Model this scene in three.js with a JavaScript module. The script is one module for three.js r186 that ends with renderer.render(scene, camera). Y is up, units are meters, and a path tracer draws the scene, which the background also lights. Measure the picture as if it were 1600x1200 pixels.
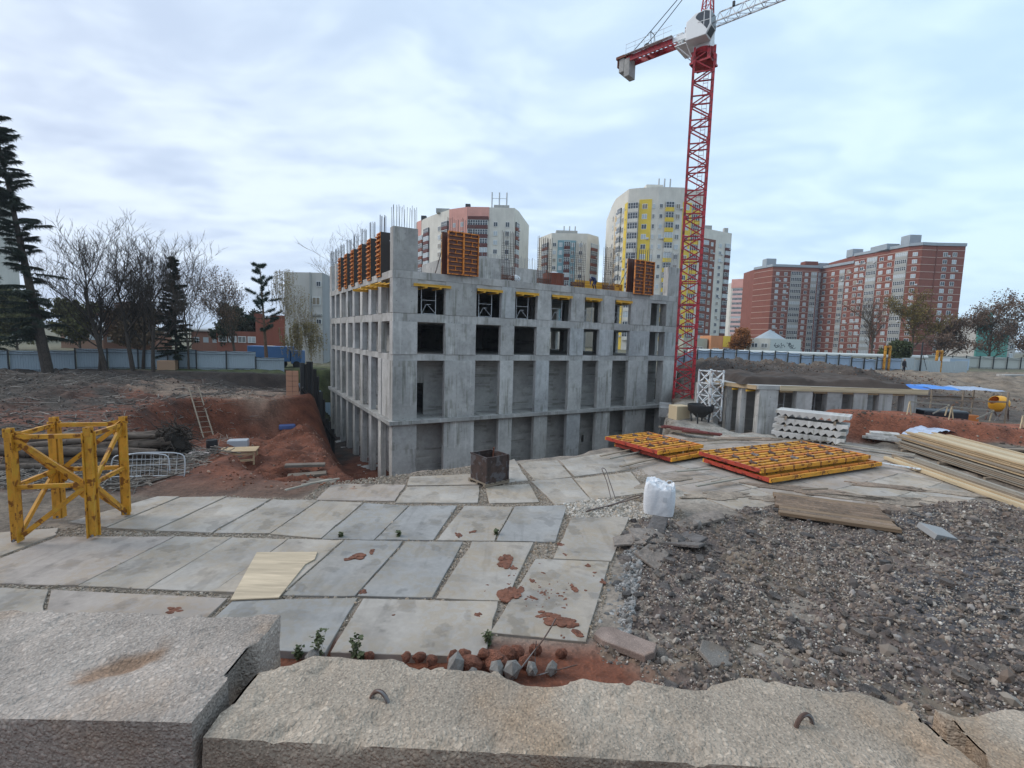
import * as THREE from 'three';
import { mergeGeometries } from 'three/addons/utils/BufferGeometryUtils.js';
import { RoundedBoxGeometry } from 'three/addons/geometries/RoundedBoxGeometry.js';
import { MarchingCubes } from 'three/addons/objects/MarchingCubes.js';

const scene = new THREE.Scene();
const R = THREE.MathUtils.degToRad;

// ---- camera, exposure ----------------------------------------------------------------------------
const camera = new THREE.PerspectiveCamera(76.8, 4 / 3, 0.05, 6000);
camera.position.set(0, 5, 0);
camera.rotation.set(R(-5.55), 0, R(1.64), 'YXZ');
const renderer = new THREE.WebGLRenderer({ antialias: true });
renderer.toneMapping = THREE.LinearToneMapping;
renderer.toneMappingExposure = 1.17;
renderer.shadowMap.enabled = true;
const SUN = [-0.75, 0.55, -0.12], SUN_POWER = 1.5;
// ---- value noise -------------------------------------------------------------------------------
const fr = Math.floor, mix = (a, b, t) => a + (b - a) * t, clamp = (x, a = 0, b = 1) => Math.min(b, Math.max(a, x));
const sst = (a, b, x) => { const t = clamp((x - a) / (b - a)); return t * t * (3 - 2 * t); };
function hash(ix, iy, s = 0) { let h = (ix * 374761393 + iy * 668265263 + s * 2147483647) | 0; h = Math.imul(h ^ (h >>> 13), 1274126177); h ^= h >>> 16; h = Math.imul(h, 2246822519); return ((h ^ (h >>> 13)) >>> 0) / 4294967296; }
function vn(x, y, per = 0, s = 0) {
  const ix = fr(x), iy = fr(y), fx = x - ix, fy = y - iy, u = fx * fx * (3 - 2 * fx), v = fy * fy * (3 - 2 * fy);
  const w = per ? (k) => ((k % per) + per) % per : (k) => k;
  const x0 = w(ix), x1 = w(ix + 1), y0 = w(iy), y1 = w(iy + 1);
  return mix(mix(hash(x0, y0, s), hash(x1, y0, s), u), mix(hash(x0, y1, s), hash(x1, y1, s), u), v);
}
function fbm(x, y, o = 4, per = 0, s = 0) { let a = 0.5, t = 0, n = 0; for (let k = 0; k < o; k++) { t += a * vn(x, y, per, s + k * 17); n += a; x *= 2; y *= 2; per *= 2; a *= 0.5; } return t / n; }

// ---- the lie of the land -----------------------------------------------------------------------
// the new building stands in its pit: corner (BX, BZ), long face along (UX, UZ), short face along (WX, WZ)
const BX = -9.19, BZ = -37, UX = 0.8634, UZ = -0.5045, WX = -0.5045, WZ = -0.8634, BL = 31.5, BD = 26.4;
function polyDist(p, x, z) {   // > 0 inside
  let d = 1e9, inside = false;
  for (let i = 0, j = p.length - 1; i < p.length; j = i++) {
    const [ax, az] = p[i], [bx, bz] = p[j], ex = bx - ax, ez = bz - az, t = clamp(((x - ax) * ex + (z - az) * ez) / (ex * ex + ez * ez));
    d = Math.min(d, Math.hypot(x - ax - ex * t, z - az - ez * t));
    if ((az > z) !== (bz > z) && x < ex * (z - az) / ez + ax) inside = !inside;
  }
  return inside ? d : -d;
}
const LEFT_PIT = [[-5.2, -15.7], [-8.2, -16.2], [-10.4, -18.2], [-13.5, -21], [-17, -23.5], [-22, -27], [-26, -33], [-27, -38.5], [-20, -41.5], [-10, -48], [-2, -44], [-2, -30], [-3.8, -17]];
const DEEP_PIT = [[-4.0, -16.6], [8.2, -24.4], [10.4, -31], [12.9, -38], [17.6, -51], [20, -58], [6, -66], [-14, -70], [-30, -62], [-19, -45], [-12.6, -32], [-6.8, -24]];
function H(x, z) {
  const n = fbm(x * 0.35 + 7, z * 0.35, 4, 0, 3) - 0.5, nf = fbm(x * 1.7, z * 1.7, 4, 0, 9) - 0.5;
  let y = 0;
  // left: lower terrace in front of the fence, with a cut bank
  const left = sst(-13, -20, x) * sst(-14, -24, z);
  const bank = sst(-53.6 + n * 3, -54.3 + n * 3, z);
  const rubble = sst(-27, -34, x + n * 6) * sst(-25, -38, z);
  y += left * (1 - bank) * -(0.75 + 0.75 * sst(-46, -50, z)) * (1 - rubble * 0.6);
  y += rubble * (1 - bank) * (0.9 * n + sst(-30, -46, z) * 0.3 + nf * 0.9);
  // low dark ground round the log pile
  y += -0.55 * sst(-10.5, -13, x) * sst(-13.6, -17, z) * sst(-27, -22, z);
  // pits
  const d1 = polyDist(LEFT_PIT, x, z) + n * 1.6;
  y = mix(y, -3.5 + n * 1.3 + nf * 0.9, sst(-0.2, 1.5, d1 + nf * 0.9));
  const rim = Math.exp(-(((x + 10.6) / 2.2) ** 2) - (((z + 19.8) / 1.8) ** 2));
  const d2 = polyDist(DEEP_PIT, x, z) + n * 1.4 + nf * 0.6;
  y = mix(y, -7.35, sst(0, mix(2.8, 0.7, sst(5, 8.5, x)), d2));
  y += rim * 0.36 * (1 + nf * 1.5);
  // right: clay bank in front of the second foundation, higher ground behind it
  const rb = sst(16.6, 18.6, x) * sst(-25.1, -26.3, z + (x - 18) * 0.03) * sst(-28.8, -27.8, z + (x - 18) * 0.03);
  y += rb * (1.4 - sst(20, 30, x) * 0.7 + n * 0.3);
  y -= 0.75 * sst(12.6, 14, x) * sst(18, 17, x) * sst(-26.6, -27.4, z) * sst(-37, -35, z);
  const hum = sst(17, 23, x) * sst(-39.5, -45, z) * sst(-80, -56, z);
  y += hum * (1.1 + n * 1.6 + nf * 0.6) * (1 - sst(34, 44, x) * 0.6);
  y += sst(15, 24, x) * sst(-40, -56, z) * 1.65;
  y += sst(-58, -110, z) * 0.4;
  // roughness everywhere but on the paved yard and far away
  const yard = sst(-9, -7, x + 6 * sst(-14.4, -12.6, z)) * sst(19, 17, x) * sst(-26.5, -25, z) * sst(0.6, -0.4, d1 + 0.5), far = sst(-90, -140, z) + sst(70, 110, Math.abs(x));
  y += (nf * 0.34 + n * 0.3) * (1 - yard) * (1 - 0.7 * rb) * (1 - clamp(far));
  y -= yard * (0.045 + 0.1 * sst(-7.6, -7.1, z) * sst(-0.2, -1.2, x));
  // the high ground that the photographer stands on, behind the row of blocks
  y = mix(3.17, y, sst(-1.8, -2.7, z));
  return y;
}

// ---- sky: a broken sheet of stratocumulus --------------------------------------------------------
{
  const W = 2048, Hh = 1024, data = new Float32Array(W * Hh * 4);
  for (let j = 0; j < Hh; j++) for (let i = 0; i < W; i++) {
    const el = ((j + 0.5) / Hh - 0.5) * Math.PI, az = ((i + 0.5) / W - 0.5) * 2 * Math.PI, k = (j * W + i) * 4;
    const y = Math.sin(el), c = Math.cos(el), x = c * Math.cos(az), z = c * Math.sin(az);
    let r = 0.30, g = 0.31, b = 0.33;
    if (y > -0.02) {
      const q = 1 / (Math.max(y, 0) + 0.16), px = x * q * 2.7 + 11, pz = z * q * 2.7 + 5;
      const wx = fbm(px * 0.8, pz * 0.8, 3, 0, 31) - 0.5, wz = fbm(px * 0.8 + 9, pz * 0.8 + 4, 3, 0, 37) - 0.5;
      const n = fbm(px + wx * 1.5, pz * 1.25 + wz * 1.5, 6, 0, 41), m = fbm(px * 0.42 + 3, pz * 0.42, 3, 0, 53), st = fbm(px * 2.2 + wz * 2, pz * 4.5 + wx * 3, 4, 0, 59);
      const east = clamp(0.5 + 0.62 * x);                       // thinner, bluer cloud on one side of the sky
      const d = clamp(0.5 + (n - 0.5) * 1.15 + (m - 0.5) * 0.7 + (st - 0.5) * 0.7);
      const dark = [mix(0.50, 0.50, east), mix(0.58, 0.71, east), mix(0.75, 0.92, east)];
      const lite = [mix(0.84, 0.72, east), mix(0.93, 0.92, east), mix(1.05, 1.07, east)];
      const t = (0.12 + 0.7 * sst(0.05, 0.95, d)) * mix(1, 0.85, east), hz = sst(0.2, 0.0, y) * 0.45;
      r = mix(mix(dark[0], lite[0], t), mix(0.66, 0.70, east), hz); g = mix(mix(dark[1], lite[1], t), mix(0.74, 0.88, east), hz); b = mix(mix(dark[2], lite[2], t), mix(0.9, 1.0, east), hz);
    }
    data[k] = r; data[k + 1] = g; data[k + 2] = b; data[k + 3] = 1;
  }
  const t = new THREE.DataTexture(data, W, Hh, THREE.RGBAFormat, THREE.FloatType);
  t.mapping = THREE.EquirectangularReflectionMapping; t.magFilter = t.minFilter = THREE.LinearFilter; t.wrapS = THREE.RepeatWrapping; t.needsUpdate = true;
  scene.background = t; scene.environment = t;
  const sun = new THREE.DirectionalLight(new THREE.Color().setRGB(1, 0.95, 0.88), SUN_POWER);
  sun.position.set(SUN[0] * 120, SUN[1] * 120, SUN[2] * 120 - 40); sun.target.position.set(0, 0, -40); scene.add(sun, sun.target);
  sun.castShadow = true; sun.shadow.radius = 45; sun.shadow.mapSize.set(2048, 2048);
  Object.assign(sun.shadow.camera, { left: -120, right: 120, top: 120, bottom: -120, near: 1, far: 500 });
}

// ---- helpers -------------------------------------------------------------------------------------
let seed = 20241018;
const rnd = () => { seed = (seed + 0x6D2B79F5) | 0; let t = Math.imul(seed ^ (seed >>> 15), 1 | seed); t = (t + Math.imul(t ^ (t >>> 7), 61 | t)) ^ t; return ((t ^ (t >>> 14)) >>> 0) / 4294967296; };
const rr = (a, b) => a + (b - a) * rnd(), pick = (a) => a[fr(rnd() * a.length)];
const V = (x, y, z) => new THREE.Vector3(x, y, z);
const used = new Map();
const numbered = (n) => { const k = used.get(n) || 0; used.set(n, k + 1); return k ? n + '_' + String(k).padStart(3, '0') : n; };
function projUV(g) {       // box projection, one unit of uv is one metre
  const p = g.attributes.position, uv = new Float32Array(p.count * 2), ox = rnd() * 7, oy = rnd() * 7, a = V(), b = V(), c = V();
  g.computeBoundingBox(); const d = g.boundingBox.getSize(V()), along = d.x > 3 * Math.max(d.y, d.z) ? 'x' : d.z > 3 * Math.max(d.x, d.y) || (d.z > 3 * d.y && d.z > 2 * d.x) ? 'z' : '';   // grain runs along a board
  for (let i = 0; i < p.count; i += 3) {
    a.fromBufferAttribute(p, i); b.fromBufferAttribute(p, i + 1); c.fromBufferAttribute(p, i + 2);
    const n = b.clone().sub(a).cross(c.clone().sub(a)), ax = Math.abs(n.x), ay = Math.abs(n.y), az = Math.abs(n.z);
    const top = ay >= ax && ay >= az, side = ax > az; [a, b, c].forEach((v, k) => { let s = top ? v.x : side ? v.z : v.x, t = top ? v.z : v.y; if ((along === 'x' && (top || !side)) || (along === 'z' && !top && side)) [s, t] = [t, s]; uv[(i + k) * 2] = s + ox; uv[(i + k) * 2 + 1] = t + oy; });
  }
  g.setAttribute('uv', new THREE.BufferAttribute(uv, 2)); return g;
}
const flat = (g) => { const h = g.index ? g.toNonIndexed() : g; for (const k of Object.keys(h.attributes)) if (!['position', 'normal', 'uv', 'color'].includes(k)) h.deleteAttribute(k); h.morphAttributes = {}; return h; };
const M4 = (x, y, z, ry = 0, rx = 0, rz = 0) => new THREE.Matrix4().compose(V(x, y, z), new THREE.Quaternion().setFromEuler(new THREE.Euler(rx, ry, rz, 'YXZ')), V(1, 1, 1));
class B {                   // collects shapes that make up one part
  constructor() { this.l = []; }
  add(g, m, uv = true) { g = flat(g); if (uv) projUV(g); if (m) g.applyMatrix4(m); this.l.push(g); return this; }
  box(x, y, z, sx, sy, sz, ry = 0, rx = 0, rz = 0) { return this.add(new THREE.BoxGeometry(sx, sy, sz), M4(x, y, z, ry, rx, rz)); }
  rbox(x, y, z, sx, sy, sz, r, ry = 0, rx = 0, rz = 0) { return this.add(new RoundedBoxGeometry(sx, sy, sz, 1, r), M4(x, y, z, ry, rx, rz)); }
  bar(a, b, w, h = w) {     // a beam of section w x h from a to b
    const d = V(b[0] - a[0], b[1] - a[1], b[2] - a[2]), L = d.length(), z = d.clone().normalize(), up = Math.abs(z.y) > 0.98 ? V(1, 0, 0) : V(0, 1, 0), x = up.clone().cross(z).normalize(), y = z.clone().cross(x);
    const m = new THREE.Matrix4().makeBasis(x, y, z).setPosition((a[0] + b[0]) / 2, (a[1] + b[1]) / 2, (a[2] + b[2]) / 2);
    return this.add(new THREE.BoxGeometry(w, h, L), m);
  }
  rod(a, b, r0, r1 = r0, n = 6) {
    const d = V(b[0] - a[0], b[1] - a[1], b[2] - a[2]), L = d.length(); if (L < 1e-4) return this;
    const g = new THREE.CylinderGeometry(r1, r0, L, n, 1), uv = g.attributes.uv; for (let i = 0; i < uv.count; i++) uv.setXY(i, uv.getX(i) * 6.3 * r0, uv.getY(i) * L);
    const m = new THREE.Matrix4().makeRotationFromQuaternion(new THREE.Quaternion().setFromUnitVectors(V(0, 1, 0), d.normalize())).setPosition((a[0] + b[0]) / 2, (a[1] + b[1]) / 2, (a[2] + b[2]) / 2);
    return this.add(g, m, false);
  }
  wire(pts, r, n = 5, seg = 24) { return this.add(new THREE.TubeGeometry(new THREE.CatmullRomCurve3(pts.map((p) => V(...p))), seg, r, n), null, false); }
  prism(pts, y0, y1, bevel = 0) {   // polygon [[x, z]] from y0 up to y1
    const s = new THREE.Shape(pts.map(([x, z]) => new THREE.Vector2(x, -z)));
    const g = new THREE.ExtrudeGeometry(s, { depth: y1 - y0 - 2 * bevel, bevelEnabled: bevel > 0, bevelThickness: bevel, bevelSize: bevel, bevelOffset: -bevel, bevelSegments: 1, steps: 1 });
    g.rotateX(-Math.PI / 2); g.translate(0, y0 + bevel, 0); return this.add(g);
  }
  get geo() { return this.l.length === 1 ? this.l[0] : mergeGeometries(this.l); }
  build(name, mat, parent, label) { return mesh(name, this.geo, mat, parent, label); }
}
function mesh(name, geo, mat, parent, label) {
  const m = new THREE.Mesh(geo, mat); m.name = parent ? name : numbered(name); m.castShadow = m.receiveShadow = true; (parent || scene).add(m);
  if (label) m.userData.label = label; return m;
}
function thing(name, label, category, [x, y, z] = [0, 0, 0], turn = 0, group) {
  const o = new THREE.Group(); o.name = numbered(name); scene.add(o); o.position.set(x, y, z); o.rotation.y = turn; return tag(o, label, category, group);
}
function tag(o, label, category, group, kind) { o.userData = { label, category }; if (group) o.userData.group = group; if (kind) o.userData.kind = kind; return o; }
function struct(o) { o.userData.kind = 'structure'; return o; }
function dup(o, [x, y, z], turn, label, group) {
  const c = o.clone(); c.name = numbered(o.name.replace(/_\d\d\d$/, '')); c.userData = { ...o.userData }; scene.add(c); c.position.set(x, y, z); c.rotation.y = turn;
  if (label) c.userData.label = label; if (group) c.userData.group = group; return c;
}

// ---- procedural materials ------------------------------------------------------------------------
const enc = (x) => { x = clamp(x); return 255 * (x <= 0.0031308 ? x * 12.92 : 1.055 * Math.pow(x, 1 / 2.4) - 0.055); };
function maps(n, metres, fn, bumpScale = 0, opt = {}) {   // fn(u, v) -> [r, g, b, height], linear colours
  const c = new Uint8Array(n * n * 4), h = new Uint8Array(n * n * 4);
  for (let j = 0; j < n; j++) for (let i = 0; i < n; i++) {
    const [r, g, b, e = 0.5] = fn(i / n, j / n), k = (j * n + i) * 4;
    c[k] = enc(r); c[k + 1] = enc(g); c[k + 2] = enc(b); c[k + 3] = 255; h[k] = h[k + 1] = h[k + 2] = clamp(e) * 255; h[k + 3] = 255;
  }
  const mk = (d, srgb) => { const t = new THREE.DataTexture(d, n, n); t.wrapS = t.wrapT = THREE.RepeatWrapping; t.magFilter = THREE.LinearFilter; t.minFilter = THREE.LinearMipmapLinearFilter; t.generateMipmaps = true; if (srgb) t.colorSpace = THREE.SRGBColorSpace; t.repeat.set(1 / metres, 1 / (opt.my || metres)); t.needsUpdate = true; return t; };
  const o = { map: mk(c, true) }; if (bumpScale) { o.bumpMap = mk(h, false); o.bumpScale = bumpScale; } return o;
}
const mat = (o, rough = 0.9, extra = {}) => new THREE.MeshStandardMaterial({ roughness: rough, ...o, ...extra });
const rgb = (r, g, b) => new THREE.Color().setRGB(r, g, b);
const plain = (r, g, b, rough = 0.8, extra = {}) => mat({ color: rgb(r, g, b) }, rough, extra);
const tint = (m, r, g, b) => { const k = m.clone(); k.color = rgb(r, g, b); return k; };
const grey = (t, a, w = [1, 1, 1]) => [t * w[0], t * w[1], t * w[2], a];

const castTex = maps(1024, 7, (u, v) => {      // shuttered concrete: clouds, run-off streaks, pores, shutter joints
  const c = fbm(u * 5, v * 5, 5, 5, 1), s = fbm(u * 60, v * 3, 3, 0, 2) * 0.6 + fbm(u * 22, v * 2, 3, 22, 3) * 0.4, p = vn(u * 256, v * 256, 256, 4), f = fbm(u * 40, v * 40, 3, 40, 5);
  const st = sst(0.5, 0.68, s) * sst(0.38, 0.6, fbm(u * 4, v * 4, 3, 4, 6)), dr = sst(0.56, 0.7, fbm(u * 30 + 4, v * 1.5, 3, 0, 7)) * sst(0.45, 0.6, fbm(u * 3 + 2, v * 3, 3, 3, 10));
  let t = 0.37 + (c - 0.5) * 0.24 + (f - 0.5) * 0.1 - st * 0.13 + dr * 0.07; if (p > 0.985) t *= 0.6;
  const lime = sst(0.62, 0.72, fbm(u * 7 + 3, v * 7, 4, 7, 8)); t += lime * 0.06;
  const gx = (u * 6) % 1, gy = (v * 6) % 1, tie = Math.hypot((gx - 0.5) * 1.17, (gy - 0.5) * 1.17) < 0.028, jn = Math.abs(gx - 0.02) < 0.008 || Math.abs(((v * 3) % 1) - 0.03) < 0.005; if (tie) t *= 0.45; if (jn) t *= 0.8 + 0.4 * vn(u * 40, v * 40, 40, 9);
  return grey(t, 0.5 + (f - 0.5) * 0.4 - (p > 0.985 || tie ? 0.3 : 0) + (jn ? 0.3 : 0), [1, 1, 1 - st * 0.06]);
}, 0.004);
const slabTex = maps(1024, 5, (u, v) => {       // road slabs: pale, worn, speckled, damp blotches
  const c = fbm(u * 4, v * 4, 5, 4, 11), f = fbm(u * 64, v * 64, 3, 64, 12), p = vn(u * 300, v * 300, 300, 13), d = sst(0.56, 0.7, fbm(u * 9, v * 9, 5, 9, 14));
  let t = 0.355 + (c - 0.5) * 0.18 + (f - 0.5) * 0.08 - d * 0.05; if (p > 0.97) t *= 0.75;
  const w = sst(0.5, 0.75, fbm(u * 6 + 2, v * 6, 4, 6, 16)), mud = sst(0.54, 0.66, fbm(u * 5 + 1, v * 5, 6, 5, 17)) * sst(0.3, 0.6, f), ty = sst(0.6, 0.75, fbm(u * 26, v * 3, 3, 0, 18)) * sst(0.45, 0.6, fbm(u * 3, v * 3 + 5, 3, 3, 19)), dk = sst(0.63, 0.72, fbm(u * 13, v * 13 + 2, 5, 13, 20)); t *= 1 - mud * 0.14 - ty * 0.13 - dk * 0.2;
  return grey(t, 0.5 + (f - 0.5) * 0.5 - (p > 0.97 ? 0.2 : 0), [mix(1.0, 1.04, w) + mud * 0.05, 1, mix(0.99, 0.94, w) - mud * 0.08]);
}, 0.003);
function cells(x, y, per, s) {   // nearest-stone noise: [distance, tone of that stone]
  const ix = fr(x), iy = fr(y); let d = 9, t = 0; for (let j = -1; j < 2; j++) for (let i = -1; i < 2; i++) { const cx = ix + i, cy = iy + j, wx = ((cx % per) + per) % per, wy = ((cy % per) + per) % per, e = Math.hypot(cx + hash(wx, wy, s) - x, cy + hash(wx, wy, s + 7) - y); if (e < d) { d = e; t = hash(wx, wy, s + 13); } } return [d, t];
}
const blockTex = maps(1024, 1.3, (u, v) => {    // old foundation blocks: exposed aggregate in sandy matrix, dust, rust runs
  const c = fbm(u * 4, v * 4, 6, 4, 21), [d1, t1] = cells(u * 62, v * 62, 62, 22), [d2, t2] = cells(u * 128, v * 128, 128, 25), p = fbm(u * 200, v * 200, 2, 200, 23), ru = sst(0.55, 0.8, fbm(u * 3 + 5, v * 3, 5, 3, 24));
  const show = sst(0.35, 0.55, c + (p - 0.5) * 0.3), s1 = sst(0.42, 0.34, d1) * (t1 > 0.45 ? 1 : 0) * show, s2 = sst(0.42, 0.34, d2) * (t2 > 0.3 ? 1 : 0) * (1 - s1);
  const t = 0.255 + (c - 0.5) * 0.2 + (p - 0.5) * 0.16 + s1 * (t1 - 0.6) * 0.3 + s2 * (t2 - 0.55) * 0.22;
  return [t * mix(1.06, 1.12, ru), t * mix(1.0, 0.9, ru), t * mix(0.93, 0.7, ru), clamp(0.3 + s1 * 0.5 * (1 - d1) + s2 * 0.25 + (p - 0.5) * 0.35)];
}, 0.007);
const soilTex = maps(1024, 4, (u, v) => {
  const c = fbm(u * 6, v * 6, 6, 6, 31), f = fbm(u * 50, v * 50, 4, 50, 32), p = vn(u * 170, v * 170, 170, 33), st = sst(0.9, 0.94, vn(u * 90, v * 90, 90, 34));
  const t = 0.62 + (c - 0.5) * 0.7 + (f - 0.5) * 0.5 + st * 0.3 + (p - 0.5) * 0.12;
  return [t, t * mix(1, 1.04, st), t * mix(1, 1.1, st), clamp(0.5 + (c - 0.5) * 0.6 + (f - 0.5) * 0.7)];
}, 0.06);
const woodTex = maps(512, 0.5, (u, v) => {      // grain along v
  const g = fbm(u * 40, v * 2, 4, 40, 41), k = fbm(u * 6, v * 1, 3, 6, 42), t = 0.7 + (g - 0.5) * 0.5 + (k - 0.5) * 0.4;
  return [t, t * 0.96, t * 0.9, 0.5 + (g - 0.5)];
}, 0.002, { my: 2 });
const paintTex = maps(512, 1.6, (u, v) => {     // old paint: scratches, dirt, rust through the film
  const c = fbm(u * 6, v * 6, 5, 6, 51), f = fbm(u * 40, v * 40, 3, 40, 52), ru = sst(0.61, 0.68, fbm(u * 11, v * 11, 5, 11, 53)), ce = sst(0.64, 0.7, fbm(u * 17 + 3, v * 17, 4, 17, 54)) * 0.6, di = sst(0.5, 0.7, fbm(u * 30, v * 4, 4, 0, 55)) * 0.25, t = (0.86 + (c - 0.5) * 0.4 + (f - 0.5) * 0.2) * (1 - di);
  return [mix(mix(t, 0.75, ce), 0.3, ru), mix(mix(t, 0.95, ce), 0.22, ru), mix(mix(t, 1, ce), 0.2, ru), 0.5 + (f - 0.5) * 0.4 - ru * 0.2];
}, 0.001);
const rustTex = maps(512, 1, (u, v) => {
  const c = fbm(u * 6, v * 6, 5, 6, 61), f = fbm(u * 40, v * 40, 3, 40, 62), s = sst(0.56, 0.66, fbm(u * 5 + 3, v * 5, 5, 5, 63));
  const t = 0.07 + (c - 0.5) * 0.08 + (f - 0.5) * 0.05;
  return [mix(t * 1.5, 0.2, s), mix(t * 0.9, 0.19, s), mix(t * 0.7, 0.19, s), 0.5 + (f - 0.5) * 0.5];
}, 0.002);
const rendTex = maps(512, 14, (u, v) => {       // painted render and brickwork of far houses
  const c = fbm(u * 8, v * 8, 5, 8, 71), s = fbm(u * 50, v * 5, 3, 50, 72), t = 0.9 + (c - 0.5) * 0.22 + (s - 0.5) * 0.12;
  return grey(t, 0.5);
});
const barkTex = maps(256, 0.8, (u, v) => { const t = 0.7 + (fbm(u * 14, v * 4, 4, 14, 81) - 0.5) * 1.1; return [t, t * 0.95, t * 0.9, t * 0.6]; }, 0.01);

const M = {
  cast: tint(mat(castTex, 0.86), 1.03, 1.0, 0.96), castLight: tint(mat(castTex, 0.86), 1.2, 1.17, 1.12), castMid: tint(mat(castTex, 0.88), 0.9, 0.88, 0.84), castBlue: tint(mat(castTex, 0.86), 1.02, 1.03, 1.03),
  slab: tint(mat(slabTex, 0.88), 1.0, 0.9, 0.81), slabBlue: tint(mat(slabTex, 0.85), 0.8, 0.77, 0.75), slabWarm: tint(mat(slabTex, 0.9), 1.08, 0.95, 0.83), slabPink: tint(mat(slabTex, 0.9), 0.98, 0.84, 0.75),
  block: tint(mat(blockTex, 0.95), 1.22, 1.06, 0.9), blockGrey: tint(mat(blockTex, 0.95), 1.16, 1.04, 0.97),
  yellow: tint(mat(paintTex, 0.5), 0.68, 0.32, 0.03), red: tint(mat(paintTex, 0.45), 0.5, 0.022, 0.035), white: tint(mat(paintTex, 0.5), 0.78, 0.8, 0.82), whiteCab: plain(0.74, 0.76, 0.77, 0.45),
  orange: tint(mat(paintTex, 0.6), 0.78, 0.25, 0.03), orangeYellow: tint(mat(paintTex, 0.6), 0.8, 0.36, 0.03), redPaint: tint(mat(paintTex, 0.55), 0.5, 0.06, 0.03),
  timberY: tint(mat(woodTex, 0.75), 0.95, 0.55, 0.06), timber: tint(mat(woodTex, 0.85), 0.62, 0.47, 0.3), timberOld: tint(mat(woodTex, 0.9), 0.36, 0.3, 0.24), timberPale: tint(mat(woodTex, 0.85), 0.72, 0.6, 0.42), timberGrey: tint(mat(woodTex, 0.9), 0.42, 0.4, 0.36),
  ply: tint(mat(woodTex, 0.8), 0.8, 0.62, 0.38), plyFilm: plain(0.1, 0.03, 0.018, 0.5), plyDark: plain(0.03, 0.024, 0.022, 0.6),
  rust: mat(rustTex, 0.8), rustBrown: plain(0.16, 0.055, 0.03, 0.85), rebar: plain(0.10, 0.085, 0.08, 0.75), rebarGrey: plain(0.22, 0.23, 0.25, 0.65), steel: plain(0.42, 0.43, 0.44, 0.45, { metalness: 0.6 }), galv: plain(0.5, 0.51, 0.53, 0.5, { metalness: 0.3 }), dark: plain(0.025, 0.027, 0.03, 0.6), black: plain(0.012, 0.012, 0.014, 0.65),
  glass: plain(0.05, 0.06, 0.075, 0.15), glassPale: plain(0.42, 0.47, 0.5, 0.25), pvc: plain(0.72, 0.73, 0.72, 0.5),
  bark: tint(mat(barkTex, 0.95), 0.13, 0.105, 0.085), barkDark: tint(mat(barkTex, 0.95), 0.075, 0.06, 0.05), barkBirch: tint(mat(barkTex, 0.8), 0.7, 0.68, 0.62), barkPine: tint(mat(barkTex, 0.95), 0.2, 0.13, 0.09),
  stone: plain(0.42, 0.4, 0.37, 0.95), tarpBlue: plain(0.03, 0.16, 0.55, 0.5), tarpPale: plain(0.32, 0.38, 0.5, 0.6),
};
const ROUGH_LEAF = (r, g, b) => new THREE.MeshPhysicalMaterial({ color: rgb(r, g, b), roughness: 0.85, side: THREE.DoubleSide, transmission: 0.15, thickness: 0 });

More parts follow.
